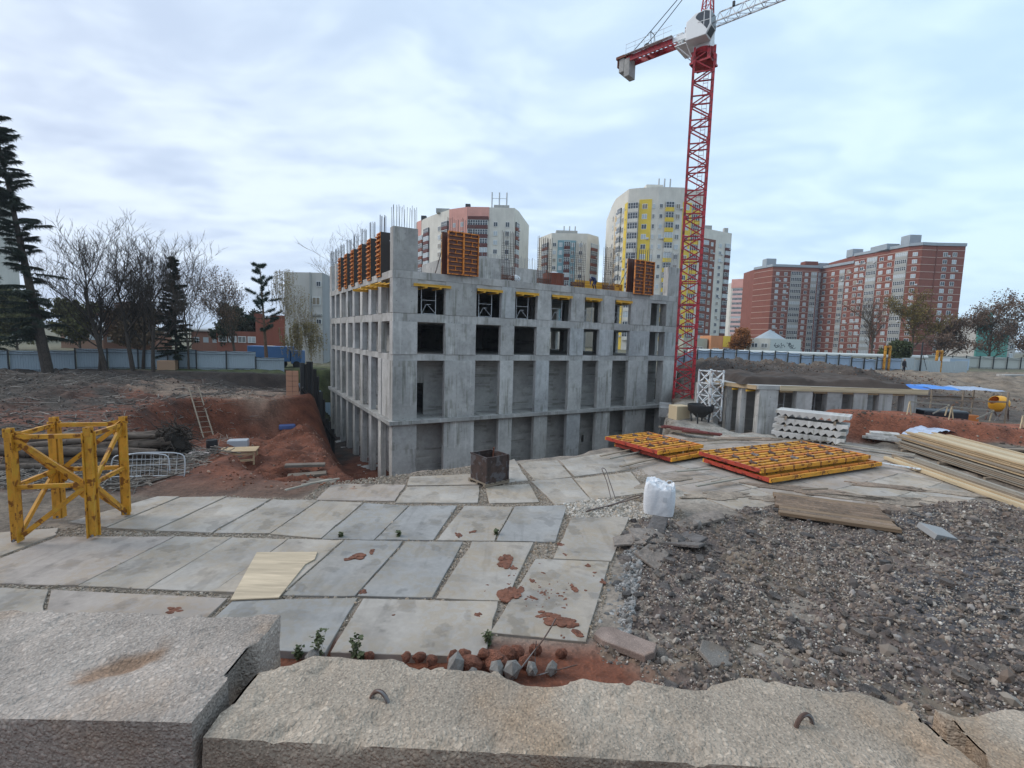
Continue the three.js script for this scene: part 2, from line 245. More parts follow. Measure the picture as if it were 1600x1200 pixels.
// ---- ground ----------------------------------------------------------------------------------------
const spaced = (a) => { const o = []; for (const [x0, x1, d] of a) for (let x = x0; x < x1 - 1e-6; x += d) o.push(x); o.push(a[a.length - 1][1]); return o; };
const APRON = [[4.75, -15.4], [7.2, -14.8], [13.5, -15.6], [17.5, -17.2], [19.5, -22], [17, -26.8], [8.6, -25.6], [4.6, -21.8]];   // older slabs, dirtier, on the far side of the yard
const tone = (x, z, y) => {   // which soil lies where
  const n = fbm(x * 0.5, z * 0.5, 4, 0, 71), f = fbm(x * 2.3, z * 2.3, 3, 0, 73);
  let c = [0.15, 0.118, 0.09];
  const blend = (k, t) => { c = c.map((v, i) => mix(v, k[i], clamp(t))); };
  const RED = [0.14, 0.047, 0.025], DARK = [0.042, 0.032, 0.027], PALE = [0.22, 0.16, 0.12], GRASS = [0.085, 0.1, 0.035], GREY = [0.2, 0.185, 0.165];
  blend(DARK, sst(-7.5, -9.5, x) * sst(-13.9, -15, z));
  blend([0.058, 0.045, 0.037], sst(-24, -32, x + (n - 0.5) * 8) * sst(-24, -30, z));
  blend(RED, sst(-2.2, 0.8, polyDist(LEFT_PIT, x, z) + (n - 0.5) * 5));
  blend(RED, sst(-9, -11, x) * sst(-17, -23, z) * sst(-52, -46, z) * sst(0.35, 0.6, n) * 0.8 * sst(-36, -30, x));
  blend(PALE, sst(0.45, 0.6, n + f * 0.25 - 0.08) * sst(-35, -31, x) * sst(-18.5, -22, x) * sst(-39.2, -41, z) * sst(-50, -45, z));
  blend([0.045, 0.032, 0.026], sst(-51.8, -52.8, z + (n - 0.5) * 3) * sst(-55.6, -54.8, z + (n - 0.5) * 3) * sst(-14, -18, x) * 0.9);
  blend(GRASS, sst(-55.4, -56.5, z) * sst(-22, -26, x) * sst(0.3, 0.5, f + 0.08));
  blend([0.24, 0.2, 0.165], sst(-8.6, -7.2, x + sst(-14, -12, z) * 3) * sst(19.5, 18, x) * sst(-26.4, -25.2, z) * sst(-6.9, -7.4, z) * mix(0.8, 1, f) * (1 - sst(-5.6, -6.6, x) * sst(-13.8, -14.4, z))); blend([0.1, 0.062, 0.045], sst(-5.6, -6.6, x) * sst(-13.8, -14.4, z) * sst(-17, -15.5, z) * 0.8); blend([0.33, 0.295, 0.255], sst(-0.4, 0.4, polyDist(APRON, x, z)));
  blend(RED, sst(-7.75, -7.35, z) * sst(2.4, 1.5, x + (n - 0.5) * 2)); blend(RED, Math.exp(-(((x + 9.3) / 3) ** 2) - (((z + 17.4) / 1.9) ** 2)) * 1.5);
  blend(RED.map((v) => v * 1.6), sst(16, 18, x) * sst(-24.9, -25.5, z + (x - 18) * 0.03) * sst(-33, -31, z));
  blend([0.3, 0.28, 0.25], sst(9, 11, x) * sst(18.5, 16, x) * sst(-24, -26, z) * sst(-42, -37, z) * 0.85);
  blend([0.055, 0.04, 0.033], sst(16, 21, x) * sst(-33, -36, z) * sst(-60, -55, z) * sst(44, 40, x) * mix(0.6, 1, n));
  blend([0.2, 0.155, 0.115], sst(38, 44, x + (n - 0.5) * 4) * sst(-43, -47, z) * sst(-70, -66, z) * sst(0.3, 0.55, f + 0.15));
  blend([0.13, 0.12, 0.075], sst(-64, -75, z));
  return c.map((v) => v * 1.55 * mix(0.85, 1.15, f));
};
{
  const xs = spaced([[-1800, -300, 150], [-300, -100, 20], [-100, -62, 3], [-62, -36, 0.6], [-36, 36, 0.36], [36, 64, 0.6], [64, 100, 3], [100, 300, 20], [300, 1800, 150]]);
  const zs = spaced([[-2400, -400, 200], [-400, -120, 20], [-120, -72, 2], [-72, -46, 0.6], [-46, -29, 0.3], [-29, -24.6, 0.11], [-24.6, -3, 0.3], [-3, -1.6, 0.2], [-1.6, 6, 0.8], [6, 300, 42]]);
  const nx = xs.length, nz = zs.length, pos = new Float32Array(nx * nz * 3), col = new Float32Array(nx * nz * 3), uv = new Float32Array(nx * nz * 2), idx = [];
  for (let j = 0; j < nz; j++) for (let i = 0; i < nx; i++) {
    const x = xs[i], z = zs[j], y = H(x, z), k = j * nx + i, c = tone(x, z, y);
    pos.set([x, y, z], k * 3); col.set(c, k * 3); uv.set([x + y * 0.25, z - y * 0.9], k * 2);
    if (i < nx - 1 && j < nz - 1) idx.push(k, k + nx, k + 1, k + 1, k + nx, k + nx + 1);
  }
  const g = new THREE.BufferGeometry(); g.setAttribute('position', new THREE.BufferAttribute(pos, 3)); g.setAttribute('color', new THREE.BufferAttribute(col, 3)); g.setAttribute('uv', new THREE.BufferAttribute(uv, 2));
  g.setIndex(idx); g.computeVertexNormals();
  struct(mesh('ground', g, mat(soilTex, 0.97, { vertexColors: true })));
}

// ---- the yard: road slabs laid on gravel -----------------------------------------------------------
const inPoly = (p, x, z) => { let r = false; for (let i = 0, j = p.length - 1; i < p.length; j = i++) if ((p[i][1] > z) !== (p[j][1] > z) && x < (p[j][0] - p[i][0]) * (z - p[i][1]) / (p[j][1] - p[i][1]) + p[i][0]) r = !r; return r; };
const SLABS = [   // [x, z] corners of each road slab, far edge first
  [[-11.68, -8.76],[-8.67, -8.69],[-7.25, -7.09],[-11.11, -7.07]],
  [[-8.58, -8.7],[-5.21, -8.56],[-5.2, -7.91],[-7.2, -7.09]],
  [[-5.03, -8.53],[-2.84, -8.73],[-2.84, -7.17],[-5.05, -7.22]],
  [[-2.67, -8.7],[-0.16, -8.72],[-0.33, -7.15],[-2.71, -7.18]],
  [[0.68, -10.55],[2.3, -10.52],[1.32, -7.62],[-0.24, -7.8]],
  [[-12.89, -10.87],[-11.11, -11.5],[-10.79, -11.09],[-11.11, -8.89]],
  [[-10.61, -11.03],[-8.04, -11.21],[-8.3, -8.93],[-10.96, -8.87]],
  [[-7.97, -11.22],[-6.69, -11.27],[-6.93, -8.88],[-8.24, -8.93]],
  [[-6.63, -11.27],[-5.32, -11.25],[-5.62, -8.84],[-6.87, -8.89]],
  [[-5.26, -11.26],[-4.0, -11.27],[-4.31, -8.82],[-5.57, -8.84]],
  [[-3.91, -11.27],[-2.54, -11.29],[-2.92, -8.82],[-4.23, -8.8]],
  [[-2.43, -11.3],[-1.1, -11.35],[-1.44, -8.83],[-2.83, -8.83]],
  [[-0.84, -11.37],[0.61, -11.43],[-0.02, -8.79],[-1.31, -8.82]],
  [[-10.37, -13.92],[-9.8, -13.96],[-10.05, -11.66],[-11.16, -11.91]],
  [[-9.69, -13.92],[-8.5, -14.08],[-8.75, -11.55],[-9.94, -11.62]],
  [[-8.39, -14.03],[-7.1, -13.97],[-7.32, -11.53],[-8.68, -11.55]],
  [[-6.99, -13.98],[-5.7, -14.03],[-5.93, -11.59],[-7.24, -11.54]],
  [[-5.62, -13.98],[-4.33, -13.92],[-4.57, -11.38],[-5.85, -11.56]],
  [[-4.24, -13.87],[-2.95, -13.76],[-3.29, -11.39],[-4.51, -11.38]],
  [[-2.86, -13.77],[-1.54, -13.88],[-1.85, -11.45],[-3.22, -11.4]],
  [[-1.28, -13.9],[0.12, -13.91],[-0.35, -11.52],[-1.71, -11.46]],
  [[0.22, -13.92],[1.74, -14.15],[1.15, -11.55],[-0.27, -11.52]],
  [[1.81, -13.17],[3.43, -13.35],[2.34, -10.59],[1.06, -10.63]],
  [[-5.85, -15.67],[-3.47, -15.75],[-3.46, -14.17],[-5.74, -14.09]],
  [[-3.33, -15.49],[-1.0, -15.85],[-0.96, -14.21],[-3.35, -14.01]],
  [[-0.78, -15.73],[0.67, -16.22],[0.91, -14.42],[-0.55, -14.18]],
  [[0.79, -16.52],[2.22, -17.05],[2.53, -14.8],[1.44, -14.24]],
  [[-3.49, -16.64],[-1.41, -17.17],[-1.01, -15.99],[-3.37, -15.69]],
  [[-1.35, -17.52],[0.17, -19.58],[0.64, -16.66],[-0.92, -15.99]],
  [[0.37, -19.09],[1.93, -19.57],[2.25, -17.3],[0.95, -16.62]],
  [[2.07, -19.59],[4.91, -21.63],[4.69, -18.5],[2.39, -17.31]],
  [[2.35, -16.98],[4.62, -18.13],[4.58, -15.74],[2.64, -14.8]],
  [[-17.69, -10.61],[-13.0, -10.87],[-11.22, -8.88],[-14.92, -8.17]],
];
const ASPHALT = [[3.55, -13.2], [4.9, -13.0], [7.4, -14.6], [9.5, -14.4], [12.6, -15], [17, -16], [22, -15], [24, -6], [2, -5.2], [1.45, -7.4], [2.4, -10.5]];
{
  const yard = new THREE.Group(); yard.name = 'slab_pavement'; yard.userData.kind = 'structure'; scene.add(yard);
  const kinds = { 10: M.slabBlue, 11: M.slabBlue, 12: M.slab, 18: M.slabBlue, 19: M.slabBlue, 20: M.slab, 21: M.slabBlue, 2: M.slabBlue, 3: M.slab, 4: M.slab, 23: M.slabPink, 22: M.slab, 1: M.slabPink, 6: M.slabPink };
  const chip = (p, n, amt) => {     // break the straight edges and the corners a little
    const o = [];
    for (let i = 0; i < p.length; i++) {
      const [ax, az] = p[i], [bx, bz] = p[(i + 1) % p.length], L = Math.hypot(bx - ax, bz - az), px = -(bz - az) / L, pz = (bx - ax) / L;
      for (let k = 0; k < n; k++) { const t = (k + (k ? rr(-0.3, 0.3) : 0)) / n, e = k ? (rnd() < 0.2 ? rr(0, amt * 2) : rr(0, amt * 0.4)) : 0; const q = k ? 0 : rr(0, amt * 1.6); o.push([mix(ax, bx, t) + px * e * -1 + (bx - ax) / L * q, mix(az, bz, t) + pz * e * -1 + (bz - az) / L * q]); }
    }
    return o;
  };
  SLABS.forEach((q, i) => {
    const gr = 0.028; const cx = q.reduce((s, p) => s + p[0], 0) / 4, cz = q.reduce((s, p) => s + p[1], 0) / 4, p = chip(q.map(([x, z]) => [(x - cx) + Math.sign(x - cx) * gr, (z - cz) + Math.sign(z - cz) * gr]).reverse(), 6, 0.02);
    const m = new B().prism(p, -0.16, 0, 0.008).build('road_slab', kinds[i] || pick([M.slab, M.slabWarm, M.slab]), yard);
    m.position.set(cx, rr(-0.012, 0.006), cz); m.rotation.set(rr(-0.004, 0.004), 0, rr(-0.004, 0.004));
  });
  for (let a = -4; a < 9; a++) for (let b = -4; b < 10; b++) {
    const s = a * 2.52, t = b * 1.36, x = 4.9 + s * 0.866 - t * 0.5, z = -15.2 - s * 0.5 - t * 0.866;
    if (!inPoly(APRON, x, z) || SLABS.some((q) => inPoly(q, x, z))) continue;
    const p = chip([[-1.23, 0.65], [1.23, 0.65], [1.23, -0.65], [-1.23, -0.65]], 5, 0.03);
    const m = new B().prism(p, -0.15, 0, 0.008).build('road_slab', pick([M.slabWarm, M.slab, M.slabPink, M.slabPink]), yard);
    m.position.set(x, rr(-0.035, -0.02), z); m.rotation.set(rr(-0.004, 0.004), R(30) + rr(-0.01, 0.01), rr(-0.004, 0.004));
  }
}
// loose stones: instanced, each batch one mass of gravel
const rock = (s = 1, sq = 0.7, k = 0) => { const g = new THREE.IcosahedronGeometry(1, k), p = g.attributes.position, o = rnd() * 90; for (let i = 0; i < p.count; i++) { const x = p.getX(i), y = p.getY(i), z = p.getZ(i), d = 0.68 + 0.6 * vn(x * 1.6 + o, y * 1.6 + z * 2.3 + o); p.setXYZ(i, x * d * s, y * d * s * sq, z * d * s); } g.computeVertexNormals(); return projUV(flat(g)); };
const chunkGeo = () => { const n = 5 + fr(rnd() * 3), pts = []; for (let i = 0; i < n; i++) { const a = (i + rr(-0.25, 0.25)) / n * 6.283, r = rr(0.62, 1); pts.push([Math.cos(a) * r, -Math.sin(a) * r * rr(0.7, 1)]); } return new B().prism(pts, -0.5, 0.5, 0.03).geo; };
function gravel(name, label, category, count, where, size, cols, height = () => 0, shapes = 2, mt = M.stone) {
  for (let s = 0; s < shapes; s++) {
    const n = fr(count / shapes), im = new THREE.InstancedMesh(rock(1, 0.65), mat({ color: rgb(1, 1, 1) }, 0.95), n), m = new THREE.Matrix4(), q = new THREE.Quaternion(), e = new THREE.Euler(); let k = 0, guard = 0;
    while (k < n && guard++ < n * 40) {
      const p = where(); if (!p) continue; const z = rr(size[0], size[1]) * (rnd() < 0.06 ? 1.9 : 1);
      q.setFromEuler(e.set(rnd() * 6, rnd() * 6, rnd() * 6)); m.compose(V(p[0], height(p[0], p[1]) + z * rr(-0.2, 0.45), p[1]), q, V(z, z, z)); im.setMatrixAt(k, m);
      const c = pick(cols), v = rr(0.75, 1.2); im.setColorAt(k, rgb(c[0] * v, c[1] * v, c[2] * v)); k++;
    }
    im.count = k; im.name = numbered(name); im.castShadow = im.receiveShadow = true; scene.add(im); tag(im, label[s], category, null, 'stuff');
  }
}
const PALE_STONE = [[0.44, 0.39, 0.34], [0.36, 0.33, 0.29], [0.54, 0.5, 0.45], [0.27, 0.24, 0.2], [0.4, 0.33, 0.26]];
const DARK_STONE = [[0.15, 0.122, 0.108], [0.19, 0.155, 0.132], [0.1, 0.084, 0.078], [0.25, 0.205, 0.17], [0.18, 0.135, 0.108]];
gravel('joint_gravel', ['pale crushed stone in the joints between the road slabs', 'pale stone chips strewn between the road slabs'], 'gravel', 20000, () => {
  const x = rr(-12, 5.2), z = rr(-19, -7.2); if (SLABS.some((q) => inPoly(q, x, z)) || inPoly(ASPHALT, x, z) || (z > -7.75 && x > -3.2) || (x < -6.2 && z < -14.2) || (x < -10.8 && z < -11.6) || z < -16.5 + (x - 0.5) * -0.55 - 3) return null; return [x, z];
}, [0.01, 0.03], PALE_STONE.map((c) => c.map((v, i) => v * [0.72, 0.66, 0.6][i])), (x, z) => Math.max(-0.06, H(x, z)));
gravel('spilled_gravel', ['pale gravel heap spread beside the white bulk bag', 'loose pale stones around the bent rebar'], 'gravel', 5200, () => { const a = rnd() * 6.283, r = Math.sqrt(rnd()); const x = 2.9 + Math.cos(a) * r * 1.5, z = -14.1 + Math.sin(a) * r * 1.0; return SLABS.some((q) => inPoly(q, x, z)) && rnd() < 0.93 ? null : [x, z]; }, [0.02, 0.045], PALE_STONE, (x, z) => 0.0 - 0.05 * Math.hypot((x - 2.9) / 1.5, z + 14.1));

// ---- broken asphalt beside the slabs ---------------------------------------------------------------
const aspY = (x, z) => {
  const d = polyDist(ASPHALT, x, z), n = fbm(x * 0.9, z * 0.9, 4, 0, 91), f = fbm(x * 4, z * 4, 4, 0, 95), k = fbm(x * 13, z * 13, 2, 0, 97);
  return -0.19 + sst(-0.3, 0.5, d + (n - 0.5) * 0.9) * (0.19 + (n - 0.4) * 0.26 + (f - 0.5) * 0.26 + (k - 0.5) * 0.1) + 0.16 * Math.exp(-(((x - 3.4) / 0.9) ** 2) - (((z + 11.6) / 1.2) ** 2));
};
{
  const xs = spaced([[0.6, 9, 0.055], [9, 24, 0.12]]), zs = spaced([[-16.6, -4.8, 0.06]]), nx = xs.length, nz = zs.length, pos = new Float32Array(nx * nz * 3), col = new Float32Array(nx * nz * 3), uv = new Float32Array(nx * nz * 2), idx = [];
  for (let j = 0; j < nz; j++) for (let i = 0; i < nx; i++) {
    const x = xs[i], z = zs[j], k = j * nx + i, n = fbm(x * 0.7, z * 0.7, 4, 0, 101), f = fbm(x * 5, z * 5, 3, 0, 103), g = fbm(x * 0.33 + 8, z * 0.33, 3, 0, 105);
    let c = [0.118, 0.092, 0.082]; const bl = (q, t) => { c = c.map((v, i) => mix(v, q[i], clamp(t))); };
    bl([0.15, 0.115, 0.085], sst(0.5, 0.68, n)); bl([0.085, 0.08, 0.085], sst(0.5, 0.62, g)); bl([0.2, 0.17, 0.14], sst(0.6, 0.75, f) * 0.7); bl([0.19, 0.09, 0.06], sst(-7.6, -6.6, z) * sst(3, 1.5, x));
    pos.set([x, aspY(x, z), z], k * 3); col.set(c.map((v) => v * 1.5), k * 3); uv.set([x, z], k * 2);
    if (i < nx - 1 && j < nz - 1) idx.push(k, k + nx, k + 1, k + 1, k + nx, k + nx + 1);
  }
  const g = new THREE.BufferGeometry(); g.setAttribute('position', new THREE.BufferAttribute(pos, 3)); g.setAttribute('color', new THREE.BufferAttribute(col, 3)); g.setAttribute('uv', new THREE.BufferAttribute(uv, 2)); g.setIndex(idx); g.computeVertexNormals();
  struct(mesh('asphalt_rubble_ground', g, mat(soilTex, 0.95, { vertexColors: true })));
}
const inAsphalt = () => { const x = rr(1, 20), z = rr(-16, -5.2), d = polyDist(ASPHALT, x, z); return d > -0.05 || rnd() < 0.25 * Math.exp(d * 4) ? [x, z] : null; };
gravel('rubble_stones', ['dark asphalt crumbs covering the broken yard', 'small dark rubble over the torn-up asphalt'], 'rubble', 44000, inAsphalt, [0.01, 0.042], DARK_STONE, aspY);
gravel('pale_rubble', ['pale stone chips scattered over the broken asphalt', 'light grit lying on the dark rubble'], 'gravel', 44000, () => { const p = inAsphalt(); return p && fbm(p[0] * 0.6 + 4, p[1] * 0.6, 3, 0, 107) + rnd() * 0.3 > 0.6 ? p : null; }, [0.008, 0.027], PALE_STONE.concat([[0.3, 0.24, 0.2], [0.24, 0.19, 0.16]]), aspY);
{
  const shapes = [0, 1, 2, 3, 4].map(() => rock(1, 0.6, 1)), mats = [tint(mat(soilTex, 0.95), 0.22, 0.19, 0.175), tint(mat(soilTex, 0.95), 0.16, 0.145, 0.14), tint(mat(soilTex, 0.95), 0.3, 0.25, 0.215)], plates = [0, 1, 2, 3, 4, 5].map(() => chunkGeo());
  let n = 0, guard = 0;
  while (n < 210 && guard++ < 4000) {      // lumps that can be told apart
    const x = rr(1.6, 16), z = rr(-15.2, -6.4), d = polyDist(ASPHALT, x, z); if (d < 0) continue;
    const edge = Math.exp(-(((x - 3.5) / 1.1) ** 2) - (((z + 11.6) / 1.6) ** 2)), band = sst(0.5, 0.62, fbm(x * 0.4 + 2, z * 0.4, 3, 0, 109)); if (rnd() > 0.25 + edge + band * 0.5) continue;
    const flatOne = rnd() < 0.6, s = rr(0.05, 0.17) * (edge > 0.3 ? 1.5 : 1), mi = fr(rnd() * 3), m = mesh(flatOne ? 'asphalt_chunk' : 'rubble_lump', pick(flatOne ? plates : shapes), mats[mi]), tn = ['grey brown', 'dark grey', 'pale brown'][mi], sz = s > 0.16 ? 'large' : s > 0.1 ? 'middling' : 'small', wh = edge > 0.3 ? 'in the heap beside the slab edge' : z < -13 ? 'near the timber mat' : x > 8 ? 'far out in the rubble field' : 'in the open rubble field';
    m.scale.set(s * rr(0.9, 1.6), flatOne ? rr(0.05, 0.09) : s * 0.8, s * rr(0.8, 1.1)); m.position.set(x, aspY(x, z) + (flatOne ? 0.035 : 0.02), z); m.rotation.set(rr(-0.25, 0.25), rnd() * 6.28, rr(-0.25, 0.25));
    const lab = sz + ' ' + tn + (flatOne ? ' flat asphalt chunk ' : ' rounded lump ') + wh; tag(m, lab, flatOne ? 'asphalt chunk' : 'rubble', lab + 's'); n++;
  }
  const plate = (pts, x, y, z, turn, tx, tz, label, t = 0.09, mt = mats[2]) => { const m = new B().prism(pts, 0, t, 0.012).build('asphalt_slab', mt); m.position.set(x, Math.max(y, aspY(x, z) + y * 0.9), z); m.rotation.set(tx, turn, tz, 'YXZ'); tag(m, label, 'asphalt slab'); };
  plate([[-0.5, 0.14], [-0.3, 0.22], [0.42, 0.2], [0.5, 0.02], [0.46, -0.2], [-0.34, -0.2], [-0.5, -0.08]], 1.98, 0.0, -7.5, R(-38), 0.04, 0.05, 'long pinkish grey broken asphalt slab beside the red soil', 0.12, tint(mat(blockTex, 0.95), 0.9, 0.72, 0.66));
  plate([[-0.26, 0.2], [0.22, 0.22], [0.27, -0.12], [-0.05, -0.28], [-0.28, -0.1]], 3.35, 0.03, -7.25, R(20), 0.3, -0.15, 'small tilted grey asphalt slab standing out of the rubble', 0.07, tint(mat(blockTex, 0.95), 0.7, 0.66, 0.63));
  plate([[-0.7, 0.25], [0.1, 0.4], [0.75, 0.2], [0.6, -0.3], [-0.4, -0.38]], 3.55, 0.06, -11.7, R(25), 0.1, -0.14, 'cracked brown asphalt sheet lifted at the edge of the slabs', 0.07);
  plate([[-0.5, 0.2], [0.4, 0.3], [0.55, -0.2], [-0.3, -0.3]], 4.15, 0.08, -11.2, R(-20), -0.25, 0.1, 'grey asphalt sheet propped on edge among cracked pieces', 0.07, mats[0]);
  plate([[-0.45, 0.25], [0.3, 0.3], [0.5, -0.15], [-0.2, -0.35]], 3.3, 0.03, -10.6, R(60), 0.18, 0.2, 'brownish asphalt sheet sloping towards the blue gravel', 0.06);
  plate([[-0.4, 0.2], [0.3, 0.28], [0.45, -0.1], [-0.2, -0.26]], 3.9, 0.1, -12.3, R(70), -0.15, 0.25, 'dark asphalt flake tilted behind the cracked brown sheet', 0.06, mats[1]);
  plate([[-0.35, 0.16], [0.3, 0.22], [0.38, -0.12], [-0.25, -0.22]], 4.6, 0.07, -11.7, R(-50), 0.2, 0.15, 'dark asphalt flake on the field side of the propped sheet', 0.06, mats[1]);
  plate([[-0.5, 0.15], [0.2, 0.25], [0.5, 0], [0.1, -0.25], [-0.4, -0.2]], 3.0, 0.06, -11.3, R(10), 0.12, 0.1, 'brown asphalt flake overlapping the grey gravel strip', 0.06, mats[2]);
  plate([[-0.9, 0.18], [0.6, 0.3], [0.9, -0.05], [0.2, -0.3], [-0.8, -0.2]], 5.3, 0.02, -12.9, R(30), 0.05, 0.08, 'grey asphalt strip in front of the bulk bag', 0.08, mats[2]);
  plate([[-0.35, 0.25], [0.3, 0.3], [0.4, -0.2], [-0.3, -0.3]], 11.3, 0.1, -12.4, R(10), 0.25, -0.2, 'grey concrete offcut beside the muddy timber mat', 0.16, plain(0.3, 0.3, 0.3, 0.95));
}
gravel('blue_gravel', ['bluish grey crushed stone along the slab edge', 'grey stone strip beside the outermost slabs'], 'gravel', 4200, () => { const t = rnd(), a = mix(0, 1, t), x = mix(1.55, 2.75, a) + rr(-0.12, 0.5), z = mix(-7.6, -11, a); return SLABS.some((q) => inPoly(q, x, z)) ? null : [x, z]; }, [0.018, 0.04], [[0.23, 0.225, 0.22], [0.32, 0.31, 0.3], [0.17, 0.165, 0.16]], (x, z) => Math.max(aspY(x, z), -0.1));
gravel('rubble_cobbles', ['fist-sized dark stones lying in clumps over the broken yard', 'larger grey stones in the broken asphalt'], 'rubble', 1500, () => { const p = inAsphalt(); return p && fbm(p[0] * 0.9 + 14, p[1] * 0.9, 3, 0, 111) > 0.52 ? p : null; }, [0.03, 0.085], DARK_STONE.concat([[0.34, 0.3, 0.26], [0.28, 0.25, 0.23]]), aspY);
// mud thrown on the slabs
{
  const mud = tint(mat(soilTex, 0.95), 0.25, 0.1, 0.06), spots = [[-0.05, -10.4, 0.3], [0.15, -10.1, 0.13], [0.1, -9.05, 0.34], [1.35, -9.3, 0.15], [1.1, -9.0, 0.06], [0.55, -9.55, 0.1], [0.75, -8.35, 0.2], [1.0, -8.15, 0.26], [1.22, -7.85, 0.16], [1.15, -8.9, 0.07], [0.5, -8.9, 0.1], [0.38, -8.85, 0.07], [1.8, -10.3, 0.1], [1.9, -10.0, 0.08], [2.0, -9.6, 0.1], [1.3, -11.4, 0.13], [1.35, -10.8, 0.09], [1.9, -11.9, 0.07], [0.8, -9.9, 0.07], [0.05, -9.75, 0.06], [-1.25, -11.75, 0.16], [-0.9, -12.0, 0.12], [-3.4, -10.4, 0.22], [-3.1, -10.7, 0.12], [-2.75, -8.95, 0.13], [-5.9, -8.15, 0.16], [-0.5, -8.3, 0.09], [-2.0, -8.2, 0.06]];
  for (let i = 0; i < 70; i++) { const a = rnd() * 6.283, q = Math.abs(rr(-1, 1) * rr(0, 1)) * 1.9, x = 0.75 + Math.cos(a) * q * 0.9, z = -9.1 + Math.sin(a) * q * 1.1; if (SLABS.some((s) => inPoly(s, x, z))) spots.push([x, z, rr(0.015, 0.06)]); }
  for (const [x, z, r] of spots) {
    const q = new B(), nb = r > 0.2 ? 16 : r > 0.08 ? 8 : 2, o = rnd() * 50;     // a splash of overlapping flat lumps
    for (let b = 0; b < nb; b++) { const pts = [], ba = rnd() * 6.283, bd = Math.sqrt(rnd()) * r * 0.75 * (b ? 1 : 0), br = r * (b ? rr(0.14, 0.42) : 0.5), n = r > 0.08 ? 18 : 9; for (let i = 0; i < n; i++) { const a = i / n * 6.283, e = br * (0.45 + 1.1 * fbm(Math.cos(a) * 1.8 + o + b * 9, Math.sin(a) * 1.8 + o, 4)); pts.push([Math.cos(ba) * bd * 1.3 + Math.cos(a) * e * 1.2, Math.sin(ba) * bd * 0.7 - Math.sin(a) * e * 0.75]); } q.prism(pts, -0.01, 0.005 + r * 0.015 + b * 0.0011, 0.003); }
    const m = q.build('mud_clod', mud); m.position.set(x, 0, z); m.rotation.y = rnd() * 6; const big = r > 0.25 ? 'largest patches' : r > 0.11 ? 'middling patches' : r > 0.06 ? 'small clods' : 'tiny crumbs'; tag(m, { 'largest patches': 'broad trodden patch of red mud on the road slabs', 'middling patches': 'hand-sized patch of red mud on the road slabs', 'small clods': 'small flat clod of red mud on the road slabs', 'tiny crumbs': 'tiny crumb of red mud on the road slabs' }[big], 'mud', 'red mud on the slabs, ' + big);
  }
}

const ORD_ = ['first', 'second', 'third', 'fourth', 'fifth', 'sixth', 'seventh', 'eighth', 'ninth', 'tenth'];
